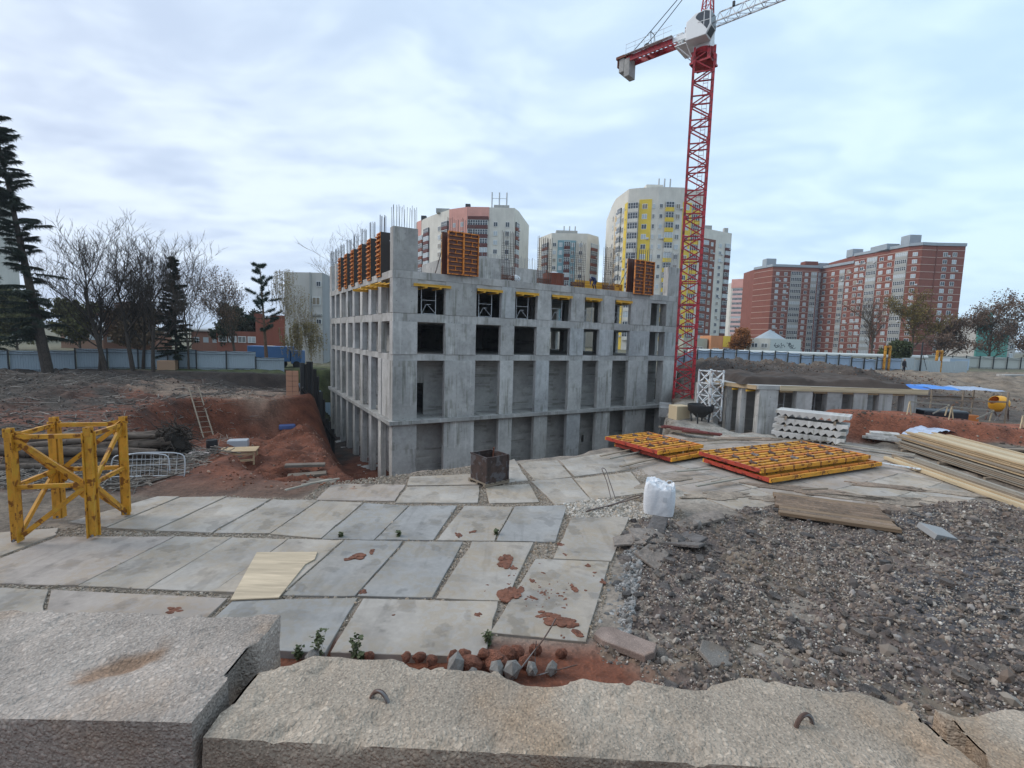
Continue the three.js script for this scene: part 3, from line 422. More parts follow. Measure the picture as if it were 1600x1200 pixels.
// ---- the building under construction ---------------------------------------------------------------
const onB = (x, y, z) => [BX + UX * x - WX * z, y, BZ + UZ * x - WZ * z];   // building frame: x along the long face, -z into the building
const BT = R(30.3), ROOF = 9.79;
const RC = [[0, 1.97], [4.28, 7.02], [9.39, 10.73], [13.06, 14.52], [16.77, 18.36], [20.32, 22.12], [24.25, 27.03], [29.29, 31.45]];
const LC = [[3.15, 4.1], [6.35, 7.3], [9.6, 10.55], [12.85, 13.8], [16.0, 16.95], [19.3, 20.2], [22.3, 23.2], [25.3, 26.4]];
{
  const b = thing('unfinished_building', 'grey cast concrete building shell under construction beside the tower crane', 'building', [BX, 0, BZ], BT);
  const st = [[-7.4, -2.06], [-1.74, 2.93], [3.41, 5.95], [6.59, 9.22]];
  st.forEach(([y0, y1], k) => {
    RC.forEach(([x0, x1], i) => {
      const o = rr(0, 0.02) + (k < 2 ? 0.01 : 0), corner = i === 0 ? 0.82 : i === 7 ? 0.9 : 0.42;
      new B().rbox((x0 + x1) / 2, (y0 + y1) / 2, o - corner / 2, x1 - x0, y1 - y0, corner, 0.02).build('column', pick([M.cast, M.castLight, M.castMid, M.cast, M.castBlue]), b);
    });
    LC.forEach(([t0, t1], i) => new B().rbox(0.22 - rr(0.005, 0.025), (y0 + y1) / 2, -(t0 + t1) / 2, 0.45, y1 - y0, t1 - t0, 0.02).build('column', pick([M.cast, M.castLight, M.castBlue]), b));
    RC.forEach(([x0, x1], i) => i > 0 && new B().box((x0 + x1) / 2, (y0 + y1) / 2, -BD + 0.2, x1 - x0, y1 - y0, 0.4).build('column', M.cast, b));
    for (let i = 0; i < 7; i++) new B().box(BL - 0.26, (y0 + y1) / 2, -3.6 - i * 3.25, 0.4, y1 - y0, 1.2).build('column', M.cast, b);
    for (const x of [9.4, 17.5, 25.5]) for (const z of [-6.5, -13, -19.5]) new B().box(x, (y0 + y1) / 2, z, 0.5, y1 - y0, 0.9).build('column', M.cast, b);
  });
  // solid bay next to the corner on the short side
  new B().rbox(0.24, 0.6, -1.97, 0.4, 4.66, 2.3, 0.02).build('wall_panel', M.cast, b);
  // floor plates; the edges show as bands
  const plate = (y0, y1, out, m = M.cast, name = 'floor_slab') => new B().prism([[-out, out], [BL - 0.05 + out, out], [BL - 0.05 + out, -BD], [-out, -BD]].reverse(), y0, y1, 0.012).build(name, m, b);
  plate(-2.06, -1.74, 0.3, M.castMid); plate(2.93, 3.41, -0.04); plate(5.95, 6.59, -0.03); plate(9.22, ROOF, 0.02, M.cast, 'roof_slab'); plate(-7.8, -7.4, 0.6, M.cast, 'foundation_slab');
  // edge beams under the roof slab between the columns
  for (let i = 0; i < 7; i++) { const x0 = RC[i][1], x1 = RC[i + 1][0]; new B().box((x0 + x1) / 2, 9.06, -0.2, x1 - x0, 0.31, 0.34).build('edge_beam', M.cast, b); }
  // inner walls
  const wall = (x, y0, y1, z, lx, lz) => new B().box(x, (y0 + y1) / 2, z, lx, y1 - y0, lz).build('inner_wall', M.cast, b);
  wall(15.9, -4.72, -2.06, -1.75, 29.2, 0.22); wall(15.9, -7.4, -5.45, -1.75, 29.2, 0.22);   // pipe openings are left between these two strips
  { let x0 = 1.3; for (const [x, w] of [[14.95, 1.1], [18.7, 0.55], [20.1, 0.3], [22.4, 0.35], [30.6, 0.2]]) { wall((x0 + x - w / 2) / 2, -5.45, -4.72, -1.75, x - w / 2 - x0, 0.22); x0 = x + w / 2; } }
  wall(16.9, -1.74, 2.93, -2.3, 27.2, 0.22); wall(1.1, -1.74, 2.93, -2.3, 1.3, 0.22); wall(2.5, 0.95, 2.93, -2.3, 1.7, 0.22);
  wall(9.2, 3.41, 5.95, -18.6, 17.6, 0.22); wall(9.2, 6.59, 9.22, -17.6, 17.6, 0.22);
  for (const x of [1.9, 9, 17]) { wall(x, 3.41, 5.95, -12, 0.22, 13); wall(x, 6.59, 9.22, -12.6, 0.22, 11); }
  for (const x of [1.4, 8, 16, 24]) { wall(x, -1.74, 2.93, -13, 0.22, 21); wall(x, -7.4, -2.06, -13, 0.22, 22); }
  // on the roof: finished corner pillars, core walls, tied reinforcement of the next storey
  new B().rbox(0.985, 11.4, -0.4, 1.94, 3.2, 0.8, 0.02).build('corner_pillar', M.castMid, b);
  new B().rbox(30.4, 11.3, -0.45, 2.0, 3.0, 0.7, 0.02).build('corner_pillar', M.cast, b);
  new B().box(9.2, 11.05, -4.6, 7.0, 2.5, 0.25).build('core_wall', M.cast, b); new B().box(15.5, 10.9, -6.6, 5.2, 2.2, 0.25).build('core_wall', M.cast, b); new B().box(5.8, 10.75, -7, 0.25, 1.9, 5).build('core_wall', M.cast, b);
  for (const t of [[22.3, 23.2], [25.3, 26.4]]) new B().box(0.24, 11.3, -(t[0] + t[1]) / 2, 0.45, 3.0, t[1] - t[0]).build('corner_pillar', M.cast, b);
  const bars = (x0, x1, z0, z1, y0, y1, nx, nz, m, ties = 0, r = 0.018) => {
    const q = new B();
    for (let i = 0; i < nx; i++) for (let j = 0; j < nz; j++) { const x = nx > 1 ? mix(x0, x1, i / (nx - 1)) : x0, z = nz > 1 ? mix(z0, z1, j / (nz - 1)) : z0; if (i > 0 && i < nx - 1 && j > 0 && j < nz - 1) continue; q.rod([x, y0, z], [x + rr(-0.05, 0.05), y1 + rr(-0.15, 0.1), z + rr(-0.05, 0.05)], r, r, 5); }
    for (let k = 0; k < ties; k++) { const y = y0 + 0.1 + k * (y1 - y0 - 0.9) / ties * (k < ties * 0.4 ? 0.8 : 1); q.bar([x0, y, z0], [x1, y, z0], 0.014).bar([x0, y, z1], [x1, y, z1], 0.014).bar([x0, y, z0], [x0, y, z1], 0.014).bar([x1, y, z0], [x1, y, z1], 0.014); }
    q.build('rebar_cage', m, b);
  };
  bars(0.1, 1.88, -0.1, -0.7, 12.9, 14.6, 10, 3, M.rebarGrey);
  bars(29.5, 31.3, -0.2, -0.7, 12.7, 14.4, 9, 2, M.rebarGrey);
  LC.forEach(([t0, t1]) => bars(0.08, 0.38, -t0 - 0.1, -t1 + 0.1, ROOF, 14.5, 3, 5, M.rebarGrey));
  for (const [x0, x1] of [[9.45, 10.65], [13.1, 14.45], [16.85, 18.3], [20.7, 22.0]]) { bars(x0, x1, -0.08, -0.38, ROOF, 13.9, 8, 2, M.rebar, 16); bars(x0 + 0.05, x1 - 0.05, -0.1, -0.36, ROOF, 11.1, 2, 2, M.rustBrown, 14); }
  for (let i = 0; i < 3; i++) bars(8 + i * 4, 11 + i * 4, -9, -9.3, ROOF, 13.6, 10, 2, M.rebarGrey, 3);
  bars(4.5, 6.8, -0.1, -0.4, ROOF, 14.3, 9, 2, M.rebar, 3); bars(24.5, 26.8, -0.1, -0.4, ROOF, 14.3, 9, 2, M.rebar, 3);
}
// wall formwork: orange steel-framed panels, ribs outside, plywood face behind
function formwork(w, h, cols, rows) {
  const o = new THREE.Group(), d = 0.14, P = (n, q, m) => q.build(n, m, o);
  P('plywood_face', new B().box(0, h / 2, -d + 0.01, w - 0.02, h - 0.02, 0.02), M.plyFilm);
  P('frame', new B().box(-w / 2 + 0.04, h / 2, -d / 2 + 0.01, 0.08, h, d).box(w / 2 - 0.04, h / 2, -d / 2 + 0.01, 0.08, h, d).box(0, 0.04, -d / 2 + 0.01, w - 0.164, 0.08, d - 0.004).box(0, h - 0.04, -d / 2 + 0.01, w - 0.164, 0.08, d - 0.004), M.orange);
  for (let i = 1; i < cols; i++) P('stile', new B().box(-w / 2 + w * i / cols, h / 2, -d / 2 + 0.016, 0.13, h - 0.17, d - 0.01), M.orange);
  const cw = w / cols;
  for (let c = 0; c < cols; c++) for (let r = 1; r < rows; r++) {
    const y = h * r / rows, x = -w / 2 + cw * (c + 0.5), q = new B().box(x, y, -d / 2, cw - 0.215, 0.05, d - 0.03);
    if (r % 2) q.box(x + (r % 4 === 1 ? 0 : 0.1), y + h / rows / 2, -d / 2 - 0.004, 0.05, h / rows - 0.055, d - 0.05);
    P('rib', q, M.orange);
  }
  return o;
}
{
  const big = formwork(2.7, 3.35, 2, 10); big.name = numbered('formwork_panel'); scene.add(big); big.position.set(...onB(5.65, ROOF + 0.02, 0.32)); big.rotation.y = BT; tag(big, 'wide orange wall formwork panel on the roof edge near the corner pillar', 'formwork');
  dup(big, onB(25.6, ROOF - 0.15, 0.3), BT, 'wide orange wall formwork panel on the roof edge beside the crane end');
  for (const [x, l] of [[5.65, 'brown film-faced plywood back shutter of the panel near the corner pillar'], [25.6, 'brown film-faced plywood back shutter of the panel at the crane end']]) { const t = thing('back_shutter', l, 'formwork', onB(x - 0.15, ROOF, -0.62), BT); new B().box(0, 1.7, 0, 2.7, 3.4, 0.06).build('plywood_face', M.plyFilm, t); new B().box(-1.3, 1.7, -0.08, 0.09, 3.3, 0.1).box(0, 1.7, -0.08, 0.09, 3.3, 0.1).box(1.3, 1.7, -0.08, 0.09, 3.3, 0.1).build('stiffener', M.orangeYellow, t); new B().rod([-1.2, 2.4, -0.1], [-1.3, 0.05, -1.7], 0.04).rod([1.2, 2.4, -0.1], [1.25, 0.05, -1.7], 0.04).build('raking_prop', M.rust, t); }
  const ORD = ORD_;
  const small = formwork(1.15, 3.5, 1, 11); small.name = numbered('column_formwork'); scene.add(small); small.position.set(0, -50, 0);
  const side = new B().box(-0.62, 1.75, -0.42, 0.05, 3.5, 0.8).box(0.62, 1.75, -0.42, 0.05, 3.5, 0.8).build('side_shutter', M.plyDark, small);
  const rib = new B(); for (let r = 0; r < 9; r++) rib.box(0, 0.25 + r * 0.37, 0.06, 1.1, 0.1, 0.1); rib.build('waler', M.orange, small);
  tag(small, 'tall orange column formwork on the short roof edge, first from the corner pillar', 'formwork', 'column formwork along the short roof edge');
  LC.slice(0, 6).forEach(([t0, t1], i) => { const p = onB(-0.12, ROOF - 0.25, -(t0 + t1) / 2); if (i === 0) { small.position.set(...p); small.rotation.y = BT - Math.PI / 2; } else dup(small, p, BT - Math.PI / 2, 'tall orange column formwork on the short roof edge, ' + ORD[i] + ' from the corner pillar'); });
  for (let i = 0; i < 2; i++) { const t = thing('raking_brace', ['steel brace leaning behind the column formwork next to the corner pillar', 'second steel brace behind the column formwork next to the corner pillar'][i], 'brace', onB(0.9, ROOF, -2.6 - i * 0.9), BT); new B().rod([-0.4, 2.6, 0], [0.9, 0, 0.3], 0.04).build('tube', M.galv, t); new B().box(0.9, 0.02, 0.3, 0.25, 0.04, 0.25).build('foot_plate', M.rust, t); }
}
// shoring under the roof slab: yellow timber beams on prop frames in every opening of the top storey
{
  for (let i = 0; i < 6; i++) {
    const x0 = RC[i][1], x1 = RC[i + 1][0], w = x1 - x0, t = thing('shoring_frame', 'steel prop frame in the top-storey opening, ' + ORD_[i] + ' from the corner pillar', 'scaffold', onB((x0 + x1) / 2, 6.6, -0.75), BT, 'prop frames in the top storey'), a = w * 0.26;
    new B().rod([-a, 0, 0], [-a, 2.05, 0], 0.035).build('post', M.galv, t); new B().rod([a, 0, 0], [a, 2.05, 0], 0.035).build('post', M.galv, t);
    new B().rod([-a, 1.12, 0], [a, 1.12, 0], 0.025).rod([-a, 0.06, 0], [a, 0.06, 0], 0.025).build('rail', M.galv, t);
    new B().rod([-a * 0.2, 0.8, 0.02], [a, 0.08, 0.02], 0.022).rod([-a * 0.3, 0.8, 0], [a * 0.3, 0.8, 0], 0.022).rod([-a * 0.9, 0.1, -0.02], [-a * 0.3, 0.8, -0.02], 0.022).build('brace', M.galv, t);
    new B().box(-a, 2.08, 0, 0.16, 0.06, 0.16).box(a, 2.08, 0, 0.16, 0.06, 0.16).build('fork_head', M.galv, t);
    const be = thing('timber_beam', 'yellow timber beam over the top-storey opening, ' + ORD_[i] + ' from the corner pillar', 'beam', onB((x0 + x1) / 2, 8.71, 0.16), BT, 'yellow beams under the roof edge'), ov = i === 0 ? 0.8 : 0.04;
    new B().box(0, 0.16, 0, w + ov, 0.05, 0.1).box(0, 0, 0, w + ov, 0.05, 0.1).build('flange', M.timberY, be); new B().box(0, 0.08, 0, w + ov - 0.02, 0.11, 0.035).build('web', M.timberY, be);
    for (const s of [-1, 1]) { const c = thing('cross_beam', (s < 0 ? 'yellow cross beam on the pillar side' : 'yellow cross beam on the crane side') + ' of the top-storey opening, ' + ORD_[i] + ' from the corner pillar', 'beam', onB((x0 + x1) / 2 + s * a, 8.56, -0.5), BT, 'yellow cross beams under the roof edge'); new B().box(0, 0.03, 0, 0.2, 0.05, 1.7).box(0, 0.11, 0, 0.2, 0.05, 1.7).build('flange', M.timberY, c); new B().box(0, 0.07, 0, 0.05, 0.1, 1.66).build('web', M.timberY, c); }
  }
  for (let i = 0; i < 3; i++) { const be = thing('timber_beam', 'yellow timber beam poking out of the short side, ' + ORD_[i] + ' from the corner pillar', 'beam', onB(-0.45, 8.62 + 0.01 * i, -1.9 - i * 3.1), BT, 'yellow beams on the short side'); new B().box(0, 0, 0, 1.5, 0.05, 0.1).box(0, 0.15, 0, 1.5, 0.05, 0.1).build('flange', M.timberY, be); new B().box(0, 0.075, 0, 1.48, 0.1, 0.035).build('web', M.timberY, be); const q = new B(); for (let k = 0; k < 3; k++) q.box(-0.2 + 0.35 * k, 0.22, -0.1, 0.1, 0.09, 2.2); q.build('joist', M.timberY, be); }
  for (const t of [1.9, 5.2, 8.4]) { const s = thing('shoring_frame', 'steel prop frame behind the short side, ' + ORD_[[1.9, 5.2, 8.4].indexOf(t)] + ' from the corner pillar', 'scaffold', onB(0.9, 6.6, -t), BT, 'prop frames on the short side'); for (const a of [-0.7, 0.7]) new B().rod([0, 0, a], [0, 2.3, a], 0.035).build('post', M.galv, s); new B().rod([0, 1.2, -0.7], [0, 1.2, 0.7], 0.025).rod([0, 0.1, -0.7], [0, 1.2, 0.7], 0.022).rod([0, 0.1, 0.7], [0, 1.2, -0.7], 0.022).build('brace', M.galv, s); }
  // loads on the roof
  const tank = thing('rusty_drum', 'rusty brown steel drum with a domed lid on the roof slab', 'drum', onB(15.75, ROOF, -1.6), BT);
  new B().add(new THREE.CylinderGeometry(1.0, 1.0, 1.2, 28, 1, true), M4(0, 0.6, 0), false).add(new THREE.CircleGeometry(1, 28), M4(0, 0.02, 0, 0, Math.PI / 2), false).build('shell', mat({ color: rgb(0.17, 0.05, 0.028) }, 0.85, { side: THREE.DoubleSide }), tank);
  new B().add(new THREE.SphereGeometry(1.05, 28, 6, 0, 6.283, 0, 0.62), M4(0, 1.2 - 0.85 + 0.02, 0, 0), false).build('lid', M.galv, tank); new B().box(-0.35, 0.6, 0.93, 0.06, 1.2, 0.06).box(0.25, 0.6, 0.97, 0.05, 1.2, 0.05).build('seam', M.rustBrown, tank);
  for (let i = 0; i < 9; i++) { const be = new B().box(0, 0, 0, 4.4 - (i % 3) * 0.3, 0.2, 0.1).box(0, 0.1, 0, 4.4 - (i % 3) * 0.3, 0.03, 0.16).build('formwork_beam', M.timberY); be.position.set(...onB(22.1 + rr(-0.3, 0.3), ROOF + 0.55 + fr(i / 3) * 0.26, -3.6 - (i % 3) * 0.25)); be.rotation.y = BT; tag(be, 'yellow formwork beam in the ' + ['bottom', 'middle', 'top'][fr(i / 3)] + ' layer of the stack on the roof slab', 'beam', 'yellow beam stack on the roof, layer ' + (fr(i / 3) + 1)); }
  for (const s of [20.6, 23.4]) { const q = new B().box(0, 0.22, 0, 0.2, 0.44, 1.1).build('timber_bearer', M.timber); q.position.set(...onB(s, ROOF, -3.85)); q.rotation.y = BT; tag(q, s < 22 ? 'timber bearer under the yellow beam stack nearer the drum' : 'timber bearer under the yellow beam stack nearer the crane', 'timber'); }
  const crate = new B().rbox(0, 0.4, 0, 1.1, 0.8, 0.7, 0.03).build('yellow_crate', M.yellow); crate.position.set(...onB(23.3, ROOF, -1.3)); crate.rotation.y = BT; tag(crate, 'yellow timber crate on the roof in front of the beam stack', 'crate');
  const sack = new B().add(new THREE.SphereGeometry(0.55, 14, 8), new THREE.Matrix4().makeScale(1, 0.65, 0.8)).build('white_sack', M.white); sack.position.set(...onB(11.1, ROOF + 0.3, -0.9)); tag(sack, 'white sack slumped on the roof edge beside a rebar cage', 'sack');
  const sign = new B().box(0, 0, 0, 1.0, 0.75, 0.03).build('notice_board', M.white); sign.position.set(...onB(28.0, -3.35, -1.58)); sign.rotation.y = BT; tag(sign, 'small white board on the basement wall by the crane', 'board');
}

// ---- red tower crane --------------------------------------------------------------------------------
function latticeBox(q, side, y0, y1, panel, leg, brace, style = 'v') {
  const a = side / 2, c = [[-a, -a], [a, -a], [a, a], [-a, a]], n = Math.round((y1 - y0) / panel), h = (y1 - y0) / n;
  for (let i = 0; i < n; i++) for (let f = 0; f < 4; f++) {
    const [ax, az] = c[f], [bx, bz] = c[(f + 1) % 4], yb = y0 + i * h, ym = yb + h / 2, yt = yb + h;
    q.bar([ax, yb, az], [bx, yb, bz], brace);
    if (style === 'v') { q.bar([ax, yb, az], [bx, ym, bz], brace * 0.9); q.bar([bx, ym, bz], [ax, yt, az], brace * 0.9); } else if (style === 'x') { q.bar([ax, yb, az], [bx, yt, bz], brace * 0.8); q.bar([bx, yb, bz], [ax, yt, az], brace * 0.8); } else q.bar(i % 2 ? [ax, yb, az] : [bx, yb, bz], i % 2 ? [bx, yt, bz] : [ax, yt, az], brace * 0.9);
  }
  return c;
}
{
  const top = 29.7, cr = thing('tower_crane', 'red lattice tower crane with white cab standing behind the concrete shell', 'crane', [15.62, -1.4, -44], 0);
  const yaw = new THREE.Matrix4().makeRotationY(R(-17));
  const P = (n, q, m, par = cr) => { const g = q.geo; g.applyMatrix4(yaw); return mesh(n, g, m, par); };
  const tb = top + 1.4;
  for (const [x, z] of [[-0.8, -0.8], [0.8, -0.8], [0.8, 0.8], [-0.8, 0.8]]) P('mast_leg', new B().box(x, tb / 2, z, 0.17, tb, 0.17), M.red);
  for (let i = 0; i < 8; i++) { const q = new B(); latticeBox(q, 1.6, i * tb / 8, (i + 1) * tb / 8 - 0.02, 1.9, 0.17, 0.1); P('mast_section', q, M.red); }
  const lad = new B(); for (let y = 0.5; y < tb; y += 0.35) lad.box(0.25, y, 0.1, 0.35, 0.03, 0.03); lad.box(0.06, tb / 2, 0.1, 0.03, tb, 0.03).box(0.44, tb / 2, 0.1, 0.03, tb, 0.03); P('ladder', lad, M.red);
  P('foundation_block', new B().rbox(0, 0.1, 0, 4, 0.9, 4, 0.05), M.cast);
  // slewing part, turned so that the jib runs out over the yard
  const s = new THREE.Group(); s.name = 'slewing_unit'; cr.add(s); s.position.y = tb - 0.1; s.rotation.y = R(-42); s.scale.setScalar(0.77);
  const S = (n, q, m) => q.build(n, m, s), CJ = 2.25;
  S('slewing_ring', new B().add(new THREE.CylinderGeometry(1.2, 1.0, 0.5, 20), M4(0, -0.1, 0), false).box(-0.9, -0.7, -0.9, 0.3, 1.3, 0.3).box(0.9, -0.7, -0.9, 0.3, 1.3, 0.3).box(0.9, -0.7, 0.9, 0.3, 1.3, 0.3).box(-0.9, -0.7, 0.9, 0.3, 1.3, 0.3).box(0, -1.25, 0, 2.3, 0.2, 2.3), M.red);
  S('turntable', new B().rbox(0, 0.5, 0, 1.9, 0.8, 1.9, 0.06).box(0, 1.6, 0, 1.5, 1.6, 1.5), M.whiteCab);
  S('platform', new B().box(-1.2, 0.85, 0.3, 3.0, 0.1, 3.0).bar([-2.5, 0.85, 1.7], [-0.9, -0.7, 0.8], 0.09).bar([-2.5, 0.85, -1.1], [-0.9, -0.7, -0.8], 0.09).bar([-1.4, 0.85, 1.75], [-0.9, -0.7, 0.9], 0.08), M.whiteCab);
  // operator's cab: white body, dark wrap-round windscreen
  const cabS = new THREE.Shape([[-1.5, 0.1], [0.6, 0], [1.1, 0.8], [1.0, 2.2], [0.6, 2.4], [-0.6, 2.4], [-1.5, 1.9]].map((p) => new THREE.Vector2(...p)));
  const cg = new THREE.ExtrudeGeometry(cabS, { depth: 1.4, bevelEnabled: true, bevelThickness: 0.06, bevelSize: 0.06, bevelSegments: 2 });
  S('cab', new B().add(cg, M4(0.35, 0.6, 0.95)), M.whiteCab);
  const gl = new THREE.Shape(); gl.moveTo(1.0, 0.9); gl.lineTo(0.95, 2.15); gl.lineTo(0.5, 2.36); gl.lineTo(-0.2, 2.36); gl.quadraticCurveTo(-0.75, 2.1, -0.35, 1.75); gl.quadraticCurveTo(0.15, 1.3, 0.75, 0.45);
  S('cab_window', new B().add(new THREE.ExtrudeGeometry(gl, { depth: 0.02, bevelEnabled: false }), M4(0.35, 0.6, 2.415)), M.glass);
  S('cab_windscreen', new B().box(1.47, 2.1, 1.66, 0.03, 1.35, 1.25, 0, 0, R(4)), M.glass); S('cab_floor_window', new B().box(1.27, 1.0, 1.66, 0.03, 0.8, 1.1, 0, 0, R(-32)), M.glass);
  S('cab_mullion', new B().box(0.75, 2.2, 2.44, 0.06, 1.3, 0.03).bar([0.1, 2.05, 2.44], [1.33, 1.9, 2.44], 0.05), M.whiteCab);
  S('control_cabinet', new B().rbox(-1.7, 2.75, -0.5, 1.5, 1.7, 1.0, 0.04).rbox(-3.0, 2.6, -0.4, 0.8, 1.2, 0.8, 0.04), M.white);
  S('inner_counter_jib', new B().box(-2.2, CJ, 0.65, 2.6, 0.5, 0.14).box(-2.2, CJ, -0.65, 2.6, 0.5, 0.14).bar([-3.3, CJ, 0.6], [-1.2, CJ, -0.6], 0.09).box(-2.2, CJ, 0, 0.1, 0.3, 1.2), M.whiteCab);
  // tower head
  const hd = new B(); const hb = [[-0.7, -0.7], [0.7, -0.7], [0.7, 0.7], [-0.7, 0.7]];
  hb.forEach(([x, z], i) => { const [x2, z2] = hb[(i + 1) % 4]; hd.bar([x, 1, z], [x * 0.2 + 0.2, 9.6, z * 0.2], 0.12); for (let k = 0; k < 7; k++) { const t0 = k / 7, t1 = (k + 1) / 7, L = (a, b, t) => [mix(a, a * 0.2 + 0.2, t), mix(1, 9.6, t), mix(b, b * 0.2, t)]; hd.bar(L(x, z, t0), L(x2, z2, t1), 0.055); hd.bar(L(x, z, t1), L(x2, z2, t1), 0.055); } });
  S('tower_head', hd, M.red);
  // counter jib
  const cj = new B().box(-6.4, CJ, 0.65, 6.0, 0.62, 0.14).box(-6.4, CJ, -0.65, 6.0, 0.62, 0.14); for (let x = -9.3; x < -3.8; x += 1.1) cj.bar([x, CJ, 0.6], [x + 1.1, CJ, -0.6], 0.08).box(x, CJ, 0, 0.08, 0.3, 1.2);
  S('counter_jib', cj, M.red);
  S('walkway', new B().box(-6.4, CJ + 0.36, 0.95, 6.0, 0.04, 0.5), M.white);
  const hr = new B(); for (let x = -9.2; x < -3.2; x += 1.2) hr.rod([x, CJ + 0.3, 1.2], [x, CJ + 1.4, 1.2], 0.022).rod([x, CJ + 0.3, -0.75], [x, CJ + 1.4, -0.75], 0.022); hr.rod([-9.2, CJ + 1.4, 1.2], [-3.4, CJ + 1.4, 1.2], 0.022).rod([-9.2, CJ + 0.9, 1.2], [-3.4, CJ + 0.9, 1.2], 0.018).rod([-9.2, CJ + 1.4, -0.75], [-3.4, CJ + 1.4, -0.75], 0.022); S('handrail', hr, M.white);
  S('winch', new B().rod([-6.9, CJ + 0.75, -0.4], [-6.9, CJ + 0.75, 0.4], 0.38, 0.38, 16).rbox(-5.7, CJ + 0.65, 0, 1.1, 0.6, 0.7, 0.05), M.dark);
  S('counterweight', new B().rbox(-10.0, CJ - 0.5, 0, 0.7, 1.6, 1.5, 0.05).rbox(-9.25, CJ - 0.95, 0, 0.75, 2.1, 1.5, 0.05), M.castMid);
  S('counterweight_frame', new B().box(-9.7, CJ + 0.42, 0, 2.0, 0.3, 1.8).box(-10.5, CJ - 0.05, 0, 0.12, 1.2, 1.6), M.rustBrown);
  for (const z of [0.5, -0.5]) S('tie_bar', new B().rod([0.1, 9.4, z * 0.3], [-6.4, CJ + 2.2, z], 0.045).rod([-6.4, CJ + 2.2, z], [-9.2, CJ + 0.3, z * 1.1], 0.045), M.dark);
  S('tie_strut', new B().rod([-6.4, CJ + 2.2, 0.5], [-6.2, CJ + 0.3, 0.55], 0.045).rod([-6.4, CJ + 2.2, -0.5], [-6.2, CJ + 0.3, -0.55], 0.045).rod([-6.4, CJ + 2.2, 0.5], [-6.4, CJ + 2.2, -0.5], 0.045), M.dark);
  // jib: triangular lattice
  const jL = 42, lo = 2.6, hi = 3.7, jb = new B(); jb.bar([0.8, lo, 0.5], [jL, lo, 0.5], 0.11).bar([0.8, lo, -0.5], [jL, lo, -0.5], 0.11).bar([1.4, hi, 0], [jL - 1, hi, 0], 0.1);
  for (let x = 0.8; x < jL - 1; x += 1.25) { for (const z of [0.5, -0.5]) jb.bar([x, lo, z], [x + 0.62, hi, 0], 0.05).bar([x + 0.62, hi, 0], [x + 1.25, lo, z], 0.05); jb.bar([x, lo, 0.5], [x, lo, -0.5], 0.05).bar([x, lo, 0.5], [x + 1.25, lo, -0.5], 0.04); }
  S('jib', jb, M.white); S('jib_tie', new B().rod([0.3, 9.4, 0], [26, hi, 0], 0.04), M.white); S('hoist_rope', new B().rod([1, lo - 0.15, 0], [jL, lo - 0.15, 0], 0.015, 0.015, 4), M.dark); S('trolley_motor', new B().rbox(2.9, hi + 0.2, 0.1, 0.25, 0.5, 0.25, 0.04), M.dark);
}
// mast sections lying about the site
function mastSection(name, label, pos, turn, side, h, leg, m, style, panels) {
  const t = thing(name, label, 'mast section', pos, turn), a = side / 2, c = [[-a, -a], [a, -a], [a, a], [-a, a]];
  for (const [x, z] of c) {
    const sx = Math.sign(x), sz = Math.sign(z), q = new B().rbox(x, h / 2, z - sz * leg * 0.42, leg, h - 0.1, leg * 0.16, 0.006).rbox(x - sx * leg * 0.42, h / 2, z, leg * 0.16, h - 0.1, leg, 0.006).rbox(x, h / 2, z, leg * 0.62, h - 0.16, leg * 0.62, 0.006);
    const L = q.build('leg', m, t); if (leg > 0.15) { new B().box(x, h - 0.04, z + leg * 0.3, leg * 0.7, 0.2, 0.03).box(x, h - 0.04, z - leg * 0.3, leg * 0.7, 0.2, 0.03).build('pin_lug', m, L); new B().rod([x, h - 0.01, z - leg * 0.34], [x, h - 0.01, z + leg * 0.34], 0.035, 0.035, 10).rod([x, 0.1, z - leg * 0.55], [x, 0.1, z + leg * 0.55], 0.03, 0.03, 10).build('pin_hole', M.rust, L); }
  }
  for (let f = 0; f < 4; f++) {
    const [ax, az] = c[f], [bx, bz] = c[(f + 1) % 4], k = leg * 0.5, ux = (bx - ax) / side, uz = (bz - az) / side, E = (s, y) => [ax + ux * s, y, az + uz * s];
    for (let i = 0; i < panels; i++) {
      const y0 = 0.16 + (h - 0.3) * i / panels, y1 = 0.16 + (h - 0.3) * (i + 1) / panels, up = (i + (f % 2)) % 2;
      new B().bar(E(k, y1), E(side - k, y1), leg * 0.36, leg * 0.5).build('rail', m, t);
      if (style === 'x') { new B().bar(E(k, y0), E(side - k, y1 - 0.05), leg * 0.5, leg * 0.4).bar(E(side - k, y0), E(k, y1 - 0.05), leg * 0.4, leg * 0.4).build('diagonal', m, t); } else {
        new B().bar(E(up ? k : side - k, y0), E(up ? side - k : k, y1 - 0.04), leg * 0.3, leg * 0.52).build('diagonal', m, t);
        if (leg > 0.15) for (const [s, y] of [[up ? side - k : k, y1]]) { const gs = new THREE.Shape([[0, 0.12], [0.26, 0.06], [0.26, -0.08], [0.1, -0.3], [0, -0.34]].map((p) => new THREE.Vector2(s > side / 2 ? -p[0] : p[0], p[1]))), g = new THREE.ExtrudeGeometry(gs, { depth: 0.02, bevelEnabled: false }); const e = E(s, y); new B().add(g, new THREE.Matrix4().makeBasis(V(ux, 0, uz), V(0, 1, 0), V(-uz, 0, ux)).setPosition(e[0], e[1], e[2])).build('gusset', m, t); }
      }
    }
  }
  return t;
}
mastSection('yellow_mast_section', 'yellow tower crane mast section standing upright on the road slabs', [-10.62, 0, -11.5], R(14), 1.5, 2.6, 0.2, M.yellow, 'k', 2);
mastSection('white_mast_section', 'white lattice crane section standing beside the red crane mast', [12.75, H(12.75, -31) - 0.03, -31], R(25), 1.05, 3.4, 0.11, M.white, 'x', 4);

